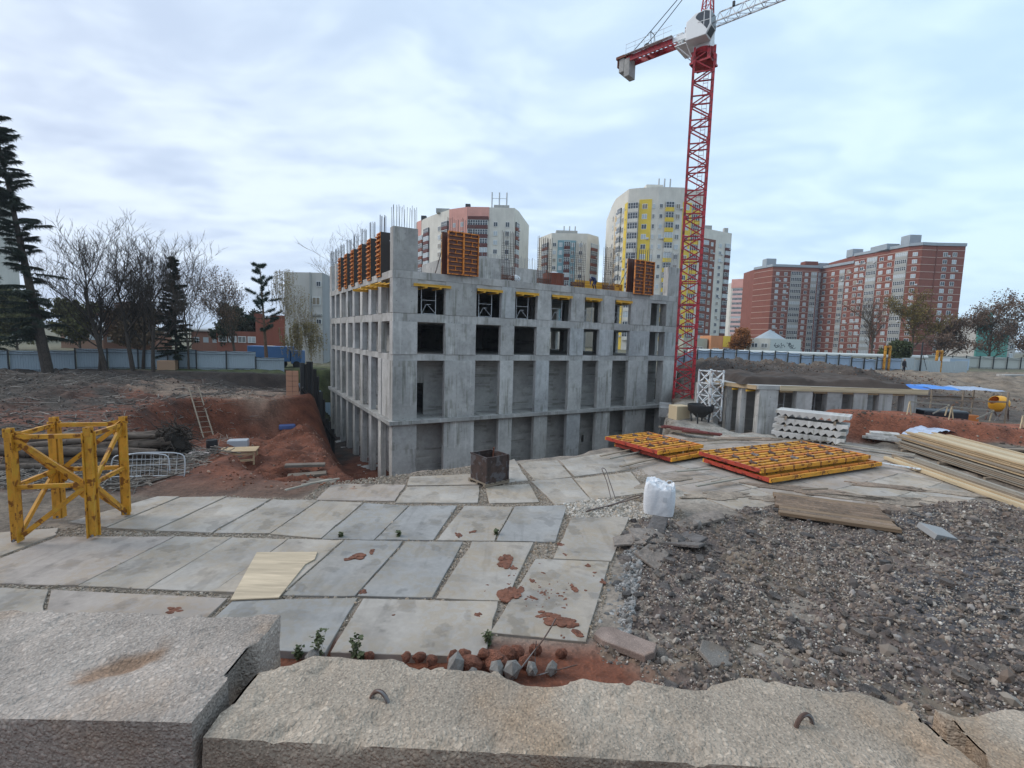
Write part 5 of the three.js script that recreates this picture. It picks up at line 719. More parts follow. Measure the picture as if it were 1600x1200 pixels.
// ---- the red pit and the bank on the left ------------------------------------------------------------
const put = (o, x, z, dy = 0) => { o.position.set(x, H(x, z) + dy, z); return o; };
{
  const bar = thing('black_barrel', 'black plastic barrel standing in the red pit', 'barrel', [-19.75, H(-19.75, -31.5) - 0.04, -31.5]);
  new B().add(new THREE.LatheGeometry([[0, 0], [0.3, 0], [0.33, 0.06], [0.34, 0.35], [0.355, 0.38], [0.34, 0.41], [0.34, 0.7], [0.355, 0.73], [0.34, 0.76], [0.33, 1.0], [0.3, 1.04], [0.28, 1.0], [0, 0.98]].map((p) => new THREE.Vector2(...p)), 20), null, false).build('barrel_body', M.black, bar);
  const tb = thing('timber_table', 'rough timber work table beside the black barrel', 'table', [-17.1, H(-17.1, -30) + 0.22, -30], R(18)); for (let i = 0; i < 6; i++) new B().box(0, 0.86, -0.55 + i * 0.22, 2.1, 0.05, 0.21).build('top_board', M.timber, tb); for (const [x, z] of [[-0.9, -0.5], [0.9, -0.5], [0.9, 0.5], [-0.9, 0.5]]) new B().box(x, 0.4, z, 0.1, 0.86, 0.1).build('leg', M.timber, tb); new B().box(0, 0.28, 0.57, 1.9, 0.14, 0.04).box(0, 0.7, 0.57, 1.9, 0.12, 0.04).bar([-0.85, 0.3, 0.53], [0.85, 0.62, 0.53], 0.1, 0.03).build('stretcher', M.timber, tb);
  const si = new B().rbox(0, 0.28, 0, 1.3, 0.55, 0.7, 0.08).build('wrapped_crate', plain(0.42, 0.44, 0.47, 0.3)); put(si, -19.2, -33.6, -0.03); si.rotation.y = 0.3; tag(si, 'silver wrapped crate behind the timber table', 'crate');
  const la = thing('timber_ladder', 'rough timber ladder leaning on the red bank', 'ladder'); const a = [-23.5, H(-23.5, -37.1) + 0.05, -37.1], c = [-26.4, H(-26.4, -39.9) + 0.25, -39.9], o = [0.26, 0, -0.22]; { let up = 0; for (let k = 0; k <= 20; k++) { const f = k / 20; up = Math.max(up, H(mix(a[0], c[0], f), mix(a[2], c[2], f)) + 0.08 - mix(a[1], c[1], f)); } c[1] += up * 1.3; a[1] += up * 0.2; } for (const s of [-1, 1]) new B().bar(a.map((v, i) => v + s * o[i]), c.map((v, i) => v + s * o[i]), 0.09, 0.06).build('rail', M.timberOld, la); for (let k = 1; k < 10; k++) { const p = a.map((v, i) => mix(v, c[i], k / 10)); new B().bar(p.map((v, i) => v - 1.3 * o[i]), p.map((v, i) => v + 1.3 * o[i]), 0.07, 0.035).build('rung', M.timberOld, la); }
  const pk = new B().bar([-24.6, H(-24.6, -36) + 0.06, -36], [-22.4, H(-22.4, -37) + 0.1, -37], 0.14, 0.05).build('bank_plank', M.timberGrey); tag(pk, 'pale plank lying at the foot of the timber ladder', 'plank');
  const bl = new B().rbox(0, 0.2, 0, 1.3, 0.45, 0.55, 0.12).build('blue_bundle', plain(0.06, 0.1, 0.26, 0.5)); put(bl, -19.0, -40.6, 0); bl.rotation.y = 0.5; tag(bl, 'blue wrapped bundle below the sheet pile wall', 'bundle');
  // dark sheet piles
  const sp = thing('sheet_pile_wall', 'dark wall of steel sheet piles holding the bank beside the shell', 'retaining wall'); for (let i = 0; i < 11; i++) { const f = i / 10, x = mix(-19.0, -17.6, f), z = mix(-43.6, -47.2, f), y = H(x, z), h = rr(2.5, 3.4); new B().rbox(x, y - 0.6 + h / 2, z, 0.32, h + 0.6, 0.18, 0.02, R(65) + (i % 2 ? 0.5 : -0.3)).build('pile', i % 3 ? M.black : M.dark, sp); } new B().bar([-18.8, H(-18.8, -43.4) + 0.75, -43.2], [-17.3, H(-17.4, -46.4) + 1.25, -47.1], 0.12, 0.18).build('waling', M.dark, sp);
  const bp = thing('tiled_panel', 'upright pinkish clay block panel beside the sheet piles', 'panel', [-19.6, H(-19.6, -43) - 0.1, -43], R(20)); for (let r = 0; r < 5; r++) for (let q = 0; q < 2; q++) new B().rbox(-0.26 + q * 0.52, 0.25 + r * 0.46, 0, 0.49, 0.43, 0.2, 0.015).build('clay_block', plain(0.42, 0.22, 0.14, 0.9), bp);
  // old slabs dumped by the trench
  for (let i = 0; i < 5; i++) { const q = new B().rbox(0, 0.09, 0, 2.3 - 0.15 * (i % 2), 0.16, 0.62, 0.02).build('dumped_slab', tint(mat(slabTex, 0.95), 0.5, 0.42, 0.36)); const x = -10.6 - i * 0.52, z = -25.6 - i * 0.95; put(q, x, z, 0.16); q.rotation.set(rr(-0.05, 0.12), R(16 + rr(-6, 6)), rr(-0.04, 0.04)); tag(q, 'old muddy concrete slab dumped in the pit, ' + ORD_[i] + ' from the road slabs', 'slab', 'old slabs dumped by the trench'); }
  // felled trunks and a stump with roots
  for (let i = 0; i < 12; i++) { const r = rr(0.13, 0.27), L = rr(4.2, 6), row = fr(i / 5), g = new B(); const t = thing('felled_log', 'felled grey trunk in the ' + ['bottom', 'middle', 'top'][row] + ' row of the log pile, ' + ORD_[i % 5] + ' from the slabs', 'log', [-17.2 + rr(-0.4, 0.4), H(-15.5, -19.5) + 0.12 + row * 0.42 + r * 0.6, -18.6 - (i % 5) * 0.62 - row * 0.3], R(20 + rr(-7, 7)), 'felled logs in the pile'); t.rotation.z = rr(-0.05, 0.06); const pts = [0, 1, 2, 3, 4, 5].map((k) => [-L / 2 + L * k / 5, rr(-0.06, 0.06), rr(-0.08, 0.08)]); for (let k = 0; k < 5; k++) g.rod(pts[k], pts[k + 1], r * (1 - k * 0.05), r * (0.95 - k * 0.05), 10); g.build('trunk', tint(mat(barkTex, 0.95), 0.15, 0.12, 0.1), t); new B().rod([pts[0][0] - 0.012, pts[0][1], pts[0][2]], [pts[0][0] + 0.02, pts[0][1], pts[0][2]], r * 0.93, r * 0.93, 12).build('cut_end', plain(0.3, 0.19, 0.1, 0.9), t); }
  const root = thing('uprooted_stump', 'dark uprooted stump with tangled roots at the end of the log pile', 'stump', [-14.5, H(-14.5, -20.6) + 0.1, -20.6]), rq = new B(), sq = new B(); const rs = rock(0.5, 1.2, 3); { const p = rs.attributes.position; for (let i = 0; i < p.count; i++) { const k = 0.75 + 0.7 * fbm(p.getX(i) * 5 + 3, p.getY(i) * 5 + p.getZ(i) * 4, 4, 0, 321); p.setXYZ(i, p.getX(i) * k, p.getY(i) * k, p.getZ(i) * k); } rs.computeVertexNormals(); } sq.add(rs, M4(0, 0.55, 0)); sq.build('root_ball', plain(0.03, 0.024, 0.02, 0.98), root);
  for (let k = 0; k < 190; k++) { let p = [rr(-0.35, 0.35), rr(0.2, 1.3), rr(-0.35, 0.35)], d = V(rr(-1, 1), rr(-0.4, 1), rr(-1, 1)).normalize(); for (let s = 0; s < 4; s++) { const n = [p[0] + d.x * 0.22, p[1] + d.y * 0.22, p[2] + d.z * 0.22]; rq.rod(p, n, 0.035 - s * 0.008, 0.028 - s * 0.008, 4); p = n; d.add(V(rr(-0.6, 0.6), rr(-0.7, 0.3), rr(-0.6, 0.6))).normalize(); } } rq.build('roots', M.barkDark, root);
  // crowd barriers
  const barrier = (x, z, turn, lab, tilt) => { const t = thing('tube_barrier', lab, 'barrier', [x, H(x, z) + 0.0, z], turn); t.rotation.x = tilt; const q = new B().wire([[-0.85, 0, 0], [-0.85, 0.6, 0], [-0.78, 0.92, 0], [-0.6, 1.0, 0], [0.6, 1.0, 0], [0.78, 0.92, 0], [0.85, 0.6, 0], [0.85, 0, 0]], 0.022, 8, 60); q.rod([-0.85, 0.25, 0], [0.85, 0.25, 0], 0.018); q.build('frame', M.galv, t); const w = new B(); for (let i = 1; i < 7; i++) w.rod([-0.85 + i * 0.243, 0.25, 0], [-0.85 + i * 0.243, 1.0, 0], 0.006, 0.006, 4); for (let i = 1; i < 4; i++) w.rod([-0.85, 0.25 + i * 0.19, 0], [0.85, 0.25 + i * 0.19, 0], 0.006, 0.006, 4); w.build('mesh_infill', M.galv, t); };
  barrier(-12.0, -15.9, R(35), 'grey tube barrier leaning beside the slab edge', -0.18); barrier(-12.9, -16.5, R(20), 'grey tube barrier half hidden behind the yellow mast section', -0.1);
  [[-14.2, -20.4, 'white and red torn sack', 'crumpled white and red sack beside the uprooted stump', plain(0.5, 0.4, 0.36, 0.8)], [-14.9, -23.4, 'x', 'torn reddish sack lying behind the stump', plain(0.3, 0.07, 0.05, 0.8)]].forEach(([x, z, , l, m], i) => { const q = mesh('torn_sack', rock(1, 0.5, 2), m); q.scale.set(0.5, 0.25, 0.3); put(q, x + 0.9, z, 0.1); tag(q, l, 'sack'); });
  const CL = [[0.13, 0.1, 0.085], [0.09, 0.07, 0.06], [0.2, 0.17, 0.15], [0.26, 0.23, 0.21], [0.15, 0.085, 0.06]];
  gravel('bank_rubble', ['dark rubble and clods covering the bank below the fence', 'mixed stones over the dark bank'], 'rubble', 6000, () => { const x = rr(-52, -20), z = rr(-52, -16); return x > -24 && z < -32 ? null : x < z * 1.25 - 2 ? null : [x, z]; }, [0.02, 0.085], CL.map((c) => c.map((v) => v * 0.6)), H);
  gravel('pit_clods', ['red clods strewn over the pit floor', 'red crumbs of soil in the pit'], 'soil', 6000, () => { const x = rr(-28, -5), z = rr(-42, -15); return polyDist(LEFT_PIT, x, z) > -1.5 ? [x, z] : null; }, [0.015, 0.06], [[0.2, 0.075, 0.042], [0.26, 0.11, 0.065], [0.13, 0.06, 0.04], [0.3, 0.2, 0.15]], H);
  gravel('clay_bank_clods', ['brown clods on the far earth bank behind the second foundation', 'crumbled earth on the clay bank'], 'soil', 6000, () => { const x = rr(16, 46), z = rr(-58, -25); return z > -29 && z < -27 ? null : z < -29 && z > -40 ? null : [x, z]; }, [0.02, 0.08], [[0.12, 0.08, 0.06], [0.07, 0.05, 0.04], [0.2, 0.1, 0.06], [0.24, 0.19, 0.15]], H);
  { const n = 3600, im = new THREE.InstancedMesh(new THREE.CylinderGeometry(0.5, 1, 1, 4), mat({ color: rgb(1, 1, 1) }, 0.95), n), m = new THREE.Matrix4(), q = new THREE.Quaternion(), e = new THREE.Euler(); for (let i = 0; i < n; i++) { const near = i < 1700, x = near ? rr(-19, -11.5) : rr(-46, -20), z = near ? rr(-24, -14.2) : rr(-48, -18); const L = rr(0.3, 1.6), w = rr(0.008, 0.03) * (rnd() < 0.08 ? 2.5 : 1); q.setFromEuler(e.set(Math.PI / 2 + rr(-0.35, 0.35), 0, rr(-0.3, 0.3) + rnd() * 6.28, 'YXZ')); q.setFromEuler(e.set(rr(1.2, 1.9), rnd() * 6.28, 0, 'YXZ')); m.compose(V(x, H(x, z) + rr(0.02, 0.2), z), q, V(w, L, w)); im.setMatrixAt(i, m); const v = rr(0.06, 0.3); im.setColorAt(i, rgb(v, v * 0.87, v * 0.75)); } im.name = numbered('brushwood'); scene.add(im); tag(im, 'broken branches and sticks strewn over the left bank', 'brushwood', null, 'stuff'); }
}
// ---- fences --------------------------------------------------------------------------------------------
function fence(pts, h, gap, mPanel, lab, postH, dy = 0) {
  const t = thing('sheet_fence', lab, 'fence');
  for (let s = 0; s < pts.length - 1; s++) {
    const [ax, az] = pts[s], [bx, bz] = pts[s + 1], L = Math.hypot(bx - ax, bz - az), n = Math.round(L / gap), ang = -Math.atan2(bz - az, bx - ax);
    for (let i = 0; i < n; i++) {
      const x0 = mix(ax, bx, i / n), z0 = mix(az, bz, i / n), x1 = mix(ax, bx, (i + 1) / n), z1 = mix(az, bz, (i + 1) / n), xm = (x0 + x1) / 2, zm = (z0 + z1) / 2, y = Math.min(H(x0, z0), H(x1, z1)) + dy, q = new B(), w = L / n, k = Math.round(w / 0.22);
      const sh = []; for (let j = 0; j <= k; j++) { const u = -w / 2 + w * j / k; sh.push([u - 0.03, 0], [u + 0.03, 0], [u + 0.05, 0.03], [u + 0.16, 0.03]); } const pr = sh.filter((p) => p[0] >= -w / 2 && p[0] <= w / 2); const poly = pr.concat(pr.slice().reverse().map(([u, v]) => [u, v - 0.012]));
      q.prism(poly.map(([u, v]) => [u, -v]), 0, h); const pm = q.build('fence_panel', mPanel, t); pm.position.set(xm, y + rr(-0.05, 0.05), zm); pm.rotation.y = ang + rr(-0.01, 0.01);
      if (postH) { const f = [-Math.sin(-ang) * 0.2, Math.cos(-ang) * 0.2]; const bo = thing; new B().box(x0 + f[0], y + postH / 2, z0 + f[1], 0.12, postH, 0.12, ang).build('post', M.dark, t); new B().wire([[x0 + f[0], y + postH - 0.1, z0 + f[1]], [xm + f[0], y + postH - rr(0.2, 0.35), zm + f[1]], [x1 + f[0], y + postH - 0.1, z1 + f[1]]], 0.03, 5, 12).build('cable', M.dark, t); new B().bar([x0 + f[0], y + 0.2, z0 + f[1]], [x1 + f[0], y + 0.2, z1 + f[1]], 0.05).bar([x0 + f[0], y + postH - 0.5, z0 + f[1]], [x1 + f[0], y + postH - 0.5, z1 + f[1]], 0.05).build('rail', M.dark, t); }
    }
  }
}
fence([[-66, -50.5], [-55.2, -53], [-38.5, -59]], 2.3, 3.1, plain(0.3, 0.36, 0.41, 0.6), 'grey blue sheet metal fence with dark posts behind the bare trees', 2.4); fence([[-38.5, -59], [-29, -61.5]], 2.3, 3.1, plain(0.36, 0.42, 0.47, 0.6), 'paler sheet fence with dark posts between the bare trees and the birch', 2.4); fence([[-29, -61.5], [-14, -64.5]], 2.4, 2.2, plain(0.34, 0.45, 0.55, 0.55), 'plain light blue sheet fence running behind the shell', 0);
fence([[20, -61.5], [50, -62.5]], 1.6, 1.65, plain(0.36, 0.46, 0.58, 0.6), 'low light blue sheet fence with dark posts on the far bank', 1.75); fence([[50, -62.5], [60, -64]], 1.7, 2, plain(0.4, 0.45, 0.46, 0.6), 'grey sheet fence beside the yellow gas pipe', 0); fence([[71, -84], [104, -86]], 2.1, 2.6, plain(0.5, 0.52, 0.48, 0.8), 'pale panel fence beyond the site cabin', 2.2);
// ---- second foundation on the right ----------------------------------------------------------------------
{
  const t = thing('second_foundation', 'low concrete foundation with piers and a timber-edged deck on the right', 'foundation', [15.4, 0, -28.9]), X = [0, 2.15, 3.95, 5.5, 7.0, 8.5];
  X.forEach((x, i) => new B().rbox(x, 0.7, -0.2, i ? 1.0 - i * 0.05 : 1.15, 3.2, 0.5, 0.02).build('pier', i ? M.cast : M.cast, t));
  for (let k = 1; k < 4; k++) new B().rbox(-0.35 - 0.5 * (0.4 + k * 0.95), 0.7, -0.866 * (0.4 + k * 0.95), 0.34, 3.2, 0.5, 0.02).build('pier', M.cast, t);
  new B().prism([[-0.7, 0.1], [9.3, 0.1], [9.3, -8], [0.9, -8], [-2.5, -3.2]].reverse(), 2.3, 2.55, 0.01).build('deck_slab', M.cast, t);
  new B().box(5.0, 2.42, 0.14, 8.8, 0.3, 0.05).build('edge_board', M.timberPale, t); new B().bar([-0.75, 2.4, 0.0], [-2.55, 2.4, -3.15], 0.06, 0.24).build('edge_board', M.timber, t);
  for (const x of [1.05, 3.1, 4.75, 6.3, 7.8]) new B().box(x, 2.2, -0.05, 0.8, 0.1, 0.1).build('beam', M.timber, t);
  for (let k = 0; k < 3; k++) new B().box(-0.75 - 0.5 * k * 0.95, 2.16, -0.6 - 0.82 * k, 0.8, 0.1, 0.1, R(20)).build('beam', M.timberY, t);
  new B().box(3, 0.6, -3.6, 12, 3.4, 0.2).build('back_wall', M.cast, t);
  for (const x of [1.1, 3.0, 4.7, 6.2]) new B().rod([x - 0.35, -0.4, -0.9], [x - 0.35, 2.1, -0.9], 0.035).rod([x + 0.35, -0.4, -0.9], [x + 0.35, 2.1, -0.9], 0.035).rod([x - 0.35, 1.3, -0.9], [x + 0.35, 1.3, -0.9], 0.025).build('prop', M.galv, t);
  const soil = new B(); const g = new THREE.PlaneGeometry(10.4, 7.4, 80, 60); g.rotateX(-Math.PI / 2); const p = g.attributes.position; for (let i = 0; i < p.count; i++) { const x = p.getX(i), z = p.getZ(i), e = sst(5.2, 4.6, Math.abs(x)) * sst(3.7, 3.3, Math.abs(z)); p.setY(i, e * (0.06 + 0.6 * fbm(x * 0.7 + 5, z * 0.7, 5, 0, 401)) - 0.02); } g.computeVertexNormals(); const sm = mesh('soil_heap', g, tint(mat(soilTex, 0.97), 0.085, 0.062, 0.05)); sm.position.set(19.3, 2.56, -32.9); sm.rotation.y = -0.05; tag(sm, 'dark brown soil heaped on the deck of the second foundation', 'soil heap');
}
{ // tarpaulin shelter
  const t = thing('tarp_shelter', 'blue tarpaulin shelter on timber posts behind the clay bank', 'shelter', [29.6, -0.55, -33]); t.scale.set(0.8, 1, 0.8);
  const cloth = (name, x0, x1, y0, y1, d, m, sd) => { const g = new THREE.PlaneGeometry(x1 - x0, d, 36, 20); g.rotateX(-Math.PI / 2); const p = g.attributes.position; for (let i = 0; i < p.count; i++) { const f = (p.getX(i) - (x0 - x1) / 2) / (x1 - x0); p.setY(i, mix(y0, y1, f) + (fbm(p.getX(i) * 1.2 + sd, p.getZ(i) * 1.2, 4, 0, sd) - 0.5) * 0.22 - (p.getZ(i) / d) * 0.12); p.setX(i, p.getX(i) + (x0 + x1) / 2); } g.computeVertexNormals(); const k = mesh(name, g, m, t); k.material.side = THREE.DoubleSide; };
  cloth('blue_tarp', -3.4, -2.2, 2.55, 3.0, 2.4, M.tarpBlue, 411); cloth('blue_tarp', -2.2, 0.4, 3.0, 2.95, 2.4, plain(0.05, 0.22, 0.62, 0.5), 413); cloth('pale_tarp', 0.4, 4.2, 2.95, 2.9, 2.4, M.tarpPale, 415);
  for (const [x, z] of [[-2.4, 1.5], [0.2, 1.5], [3.9, 1.5], [-2.4, -1.5], [0.2, -1.5], [3.9, -1.5]]) new B().box(x, 1.4, z, 0.1, 2.9, 0.1).build('post', M.timberOld, t); new B().box(0.75, 2.2, 1.5, 6.4, 0.1, 0.06).box(0.75, 2.2, -1.5, 6.4, 0.1, 0.06).build('rail', M.timberOld, t); for (let i = 0; i < 5; i++) new B().box(0.75, 0.5 + 0.16 * i, -1.56, 6.3, 0.15, 0.03).build('side_board', M.timberOld, t);
  const q = thing('covered_stack', 'black plastic covered stack on the clay bank', 'stack', [26.0, H(26, -29) - 0.1, -29.2], R(-6)); new B().rbox(0, 0.75, 0, 2.5, 1.4, 1.2, 0.12).build('plastic_cover', plain(0.018, 0.02, 0.026, 0.35), q); new B().box(0, 0.9, 0.61, 2.3, 0.03, 0.02).box(0, 0.55, 0.61, 2.35, 0.03, 0.02).build('strap', plain(0.1, 0.1, 0.11), q);
  const mx = thing('concrete_mixer', 'concrete mixer with a tilted orange yellow drum beside the shelter', 'mixer', [35.4, H(35.4, -35), -35]); new B().add(new THREE.LatheGeometry([[0, -0.5], [0.35, -0.48], [0.58, -0.2], [0.6, 0.1], [0.34, 0.55], [0.3, 0.55], [0.5, 0.1]].map((p) => new THREE.Vector2(...p)), 20), M4(0, 1.25, 0, 0, 0.3, 1.05), false).build('drum', mat({ color: rgb(0.75, 0.36, 0.02) }, 0.5, { side: THREE.DoubleSide }), mx); new B().bar([-0.5, 0, -0.35], [0, 1.2, -0.65], 0.08).bar([0.5, 0, -0.35], [0, 1.2, -0.65], 0.08).bar([-0.5, 0, 0.35], [0, 1.2, 0.65], 0.08).bar([0.5, 0, 0.35], [0, 1.2, 0.65], 0.08).build('stand', M.rust, mx);
  const or = new B().rbox(0, 0.35, 0, 1.0, 0.7, 0.6, 0.05).build('orange_generator', plain(0.5, 0.16, 0.03, 0.6)); put(or, 30.6, -32.2, 0); tag(or, 'orange generator box under the tarpaulin shelter', 'generator');
  for (let i = 0; i < 3; i++) { const r = thing('guard_rail', ['pale timber guard rail on the clay bank beside the covered stack', 'pale timber guard rail on the clay bank below the shelter', 'pale timber guard rail at the far end of the clay bank'][i], 'railing', [[22.6, 25.0, 29.0][i], H([22.6, 25, 29][i], -26.9), -26.9], R([-4, -8, -3][i])); new B().bar([-0.5, 0, 0.1], [-0.35, 0.75, 0], 0.05).bar([-0.2, 0, 0], [-0.35, 0.75, 0], 0.05).bar([1.6, 0, 0], [1.7, 0.65, 0], 0.05).build('post', M.timberPale, r); new B().bar([-0.4, 0.72, 0], [1.75, 0.62, 0], 0.04, 0.07).bar([0.9, 0.1, 0.05], [1.75, 0.6, 0.03], 0.04, 0.06).build('rail', M.timberGrey, r); }
  for (let i = 0; i < 7; i++) { const x = 23.5 + i * 0.7, z = -24.2 + i * 0.25, q = new B().rbox(0, 0.05, 0, 5 + rr(-1, 1), 0.1, 0.25, 0.008).build('dark_plank', i % 2 ? M.timberOld : plain(0.07, 0.055, 0.045, 0.9)); put(q, x, z, 0.12); q.rotation.set(0, R(-6 + rr(-6, 6)), rr(-0.05, 0.03)); tag(q, (i % 2 ? 'weathered brown' : 'blackened') + ' plank dumped below the clay bank', 'plank', 'dark planks below the clay bank'); }
  // by the crane foot
  const k1 = new B().rbox(0, 0.45, 0, 1.0, 0.9, 0.9, 0.02).build('plywood_box', plain(0.5, 0.4, 0.26, 0.8)); put(k1, 10.95, -31.3, -0.03); k1.rotation.y = 0.3; tag(k1, 'tan plywood box at the foot of the red crane', 'box');
  const k2 = thing('concrete_bucket', 'black concrete bucket on legs beside the plywood box', 'bucket', [11.9, H(11.9, -30.2), -30.2]); new B().add(new THREE.LatheGeometry([[0.25, 0.35], [0.75, 0.75], [0.8, 1.15], [0.76, 1.15], [0.7, 0.8], [0.2, 0.4]].map((p) => new THREE.Vector2(...p)), 16), null, false).build('hopper', mat({ color: rgb(0.02, 0.02, 0.022) }, 0.6, { side: THREE.DoubleSide }), k2); for (const a of [0.6, 2.2, 3.7, 5.3]) new B().bar([Math.cos(a) * 0.5, 0, Math.sin(a) * 0.5], [Math.cos(a) * 0.62, 0.85, Math.sin(a) * 0.62], 0.07).build('leg', M.dark, k2);
  for (let i = 0; i < 9; i++) { const q = new B().box(0, 0.06, 0, 1.9, 0.09, 0.14).build('red_beam', i % 3 ? plain(0.16, 0.045, 0.04, 0.8) : M.timberOld); put(q, 9.0 + i * 0.13 + rr(-0.1, 0.1), -26.2 + i * 0.16, 0.18 + (i % 3) * 0.07); q.rotation.y = R(-35 + rr(-12, 12)); tag(q, (i % 3 ? 'dark red formwork beam' : 'bare timber beam') + ' in the heap beside the shell', 'beam', 'dark red beams by the shell'); }
  for (let i = 0; i < 3; i++) { const q = new B().rbox(0, 0.04, 0, 2.2, 0.07, 0.9, 0.008).build('white_sheet', M.white); put(q, 13.6 + i * 0.25, -28.9 + i * 0.3, 0.1 + i * 0.075); q.rotation.y = R(-15 + i * 7); tag(q, ['bottom white panel lying beside the white mast section', 'middle white panel lying beside the white mast section', 'top white panel lying beside the white mast section'][i], 'panel'); }
}
// ---- beyond the fence on the right ---------------------------------------------------------------------------
{
  const pp = thing('heating_pipe', 'long white insulated heating pipe carried above the far fence', 'pipe'); new B().rod([26, 3.75, -72], [63, 3.7, -74], 0.3, 0.3, 12).build('pipe', plain(0.62, 0.63, 0.6, 0.6), pp); for (let x = 28; x < 63; x += 5) new B().box(x, 2.6, -72.05 - (x - 26) * 0.054, 0.2, 2.0, 0.2).build('support', M.cast, pp);
  for (const [x, z, l] of [[47.6, -62.2, 'yellow gas pipe riser at the end of the blue fence'], [55.4, -63.5, 'yellow gas pipe riser beside the site cabin']]) { const t = thing('gas_riser', l, 'gas pipe', [x, H(x, z), z]); new B().rod([0, -0.2, 0], [0, 3.0, 0], 0.16, 0.16, 10).build('pipe', M.yellow, t); new B().rod([0.6, -0.2, 0], [0.6, 3.0, 0], 0.14, 0.14, 10).rod([0, 2.9, 0], [0.6, 2.9, 0], 0.14, 0.14, 10).build('pipe', M.yellow, t); }
  const pl = thing('lamp_post', 'dark thin post standing between the gas pipe risers', 'post', [52.6, H(52.6, -62.6), -62.6]); new B().rod([0, -0.2, 0], [0, 3.8, 0], 0.1, 0.08, 8).build('shaft', M.dark, pl); new B().rod([0, 0, 0.1], [1.2, 0, 0.1], 0.03).rod([0, 2.6, 0], [0.9, 0.2, 0], 0.03).build('stay', M.dark, pl);
  const cb = thing('site_cabin', 'pale blue site cabin with one dark window on skids', 'cabin', [66.5, H(66.5, -73.5) + 0.1, -73.5], R(8)); new B().rbox(0, 1.0, 0, 3.4, 1.7, 2.2, 0.04).build('cabin_body', plain(0.38, 0.48, 0.58, 0.6), cb); new B().box(0, 1.9, 0, 3.5, 0.08, 2.3).build('roof', plain(0.46, 0.5, 0.52), cb); const wd = new B().box(0.75, 1.15, 1.115, 0.85, 0.75, 0.05).build('window', M.pvc, cb); new B().box(0.75, 1.15, 1.145, 0.65, 0.55, 0.02).build('pane', M.glass, wd); for (const s of [-1.4, 1.4]) new B().box(s, 0.0, 0, 0.25, 0.35, 2.2).build('skid', M.cast, cb); for (let i = 0; i < 9; i++) new B().box(-1.55 + i * 0.22, 1.0, 1.11, 0.03, 1.5, 0.02).build('wall_rib', plain(0.33, 0.43, 0.53, 0.6), cb);
  for (let i = 0; i < 4; i++) { const q = new B().rbox(0, 0.2, 0, rr(2, 4), 0.4, 1.0, 0.03).build('concrete_beam', M.cast); const x = 58 + i * 4.3, z = -56 - i * 1.3; put(q, x, z, 0); q.rotation.y = R(rr(-12, 12)); tag(q, 'pale concrete beam on the bare ground, ' + ORD_[i] + ' from the blue fence towards the cabin', 'beam', 'concrete beams before the cabin'); }
}

// mud dragged over the old slabs
{
  const mud = [tint(mat(soilTex, 0.95), 0.46, 0.37, 0.29), tint(mat(soilTex, 0.95), 0.38, 0.28, 0.21)];
  for (const [x, z, r, e, a] of [[7.0, -15.6, 0.7, 1.8, 10], [10.8, -16.2, 1.0, 2.4, -20], [12.6, -15.6, 0.9, 2.6, -15], [13.8, -17.2, 0.6, 2.2, -18], [11.8, -14.9, 0.6, 2.0, -12], [14.6, -15.6, 0.8, 1.8, -10], [4.9, -16.4, 0.45, 1.6, 30], [8.6, -15.4, 0.5, 1.8, 0], [15.6, -16.6, 0.7, 2.0, -20], [9.6, -24.6, 0.8, 2.0, 20], [12.8, -25.4, 0.9, 2.2, 10], [6.0, -17.2, 0.4, 2.0, 30]]) {
    const n = 40, pts = [], o = rnd() * 50; for (let i = 0; i < n; i++) { const t = i / n * 6.283, q = r * (0.25 + 1.3 * fbm(Math.cos(t) * 2.2 + o, Math.sin(t) * 2.2 + o, 4)); pts.push([Math.cos(t) * q * e, -Math.sin(t) * q * 0.6]); }
    const m = new B().prism(pts, -0.03, 0.006, 0.002).build('mud_smear', pick(mud)); m.position.set(x, 0, z); m.rotation.y = R(a); tag(m, (r > 0.75 ? 'broad' : r > 0.55 ? 'middling' : 'narrow') + ' brown mud smear dragged across the old concrete slabs', 'mud', 'mud smears on the old slabs, ' + (r > 0.75 ? 'broad' : r > 0.55 ? 'middling' : 'narrow'));
  }
}

// ---- the town behind: apartment houses, each with its walls, bands, windows and loggias --------------------
const WALL = (r, g, b) => mat(rendTex, 0.9, { color: rgb(r, g, b) });
const W_ = { white: WALL(0.7, 0.67, 0.6), yellow: WALL(0.8, 0.58, 0.08), pink: WALL(0.72, 0.36, 0.3), brown: WALL(0.22, 0.075, 0.05), brick: WALL(0.255, 0.085, 0.058), brickDark: WALL(0.2, 0.066, 0.045), grey: WALL(0.4, 0.4, 0.38), teal: WALL(0.22, 0.38, 0.44), cream: WALL(0.56, 0.54, 0.5), roof: WALL(0.36, 0.41, 0.45), band: WALL(0.6, 0.45, 0.38), maroon: WALL(0.14, 0.05, 0.045) };
const winGeo = new Map(), PANE = [plain(0.16, 0.17, 0.17, 0.3), plain(0.24, 0.2, 0.15, 0.4)], ACG = new B().box(0, 0, 0, 0.8, 0.55, 0.35).geo;
function winShape(w, h) { const k = w.toFixed(2) + '|' + h.toFixed(2); if (!winGeo.has(k)) winGeo.set(k, [new B().box(0, 0, 0.02, w, h, 0.12).geo, new B().box(-w * 0.235, 0, 0.075, w * 0.4, h * 0.84, 0.03).box(w * 0.235, 0, 0.075, w * 0.4, h * 0.84, 0.03).geo]); return winGeo.get(k); }
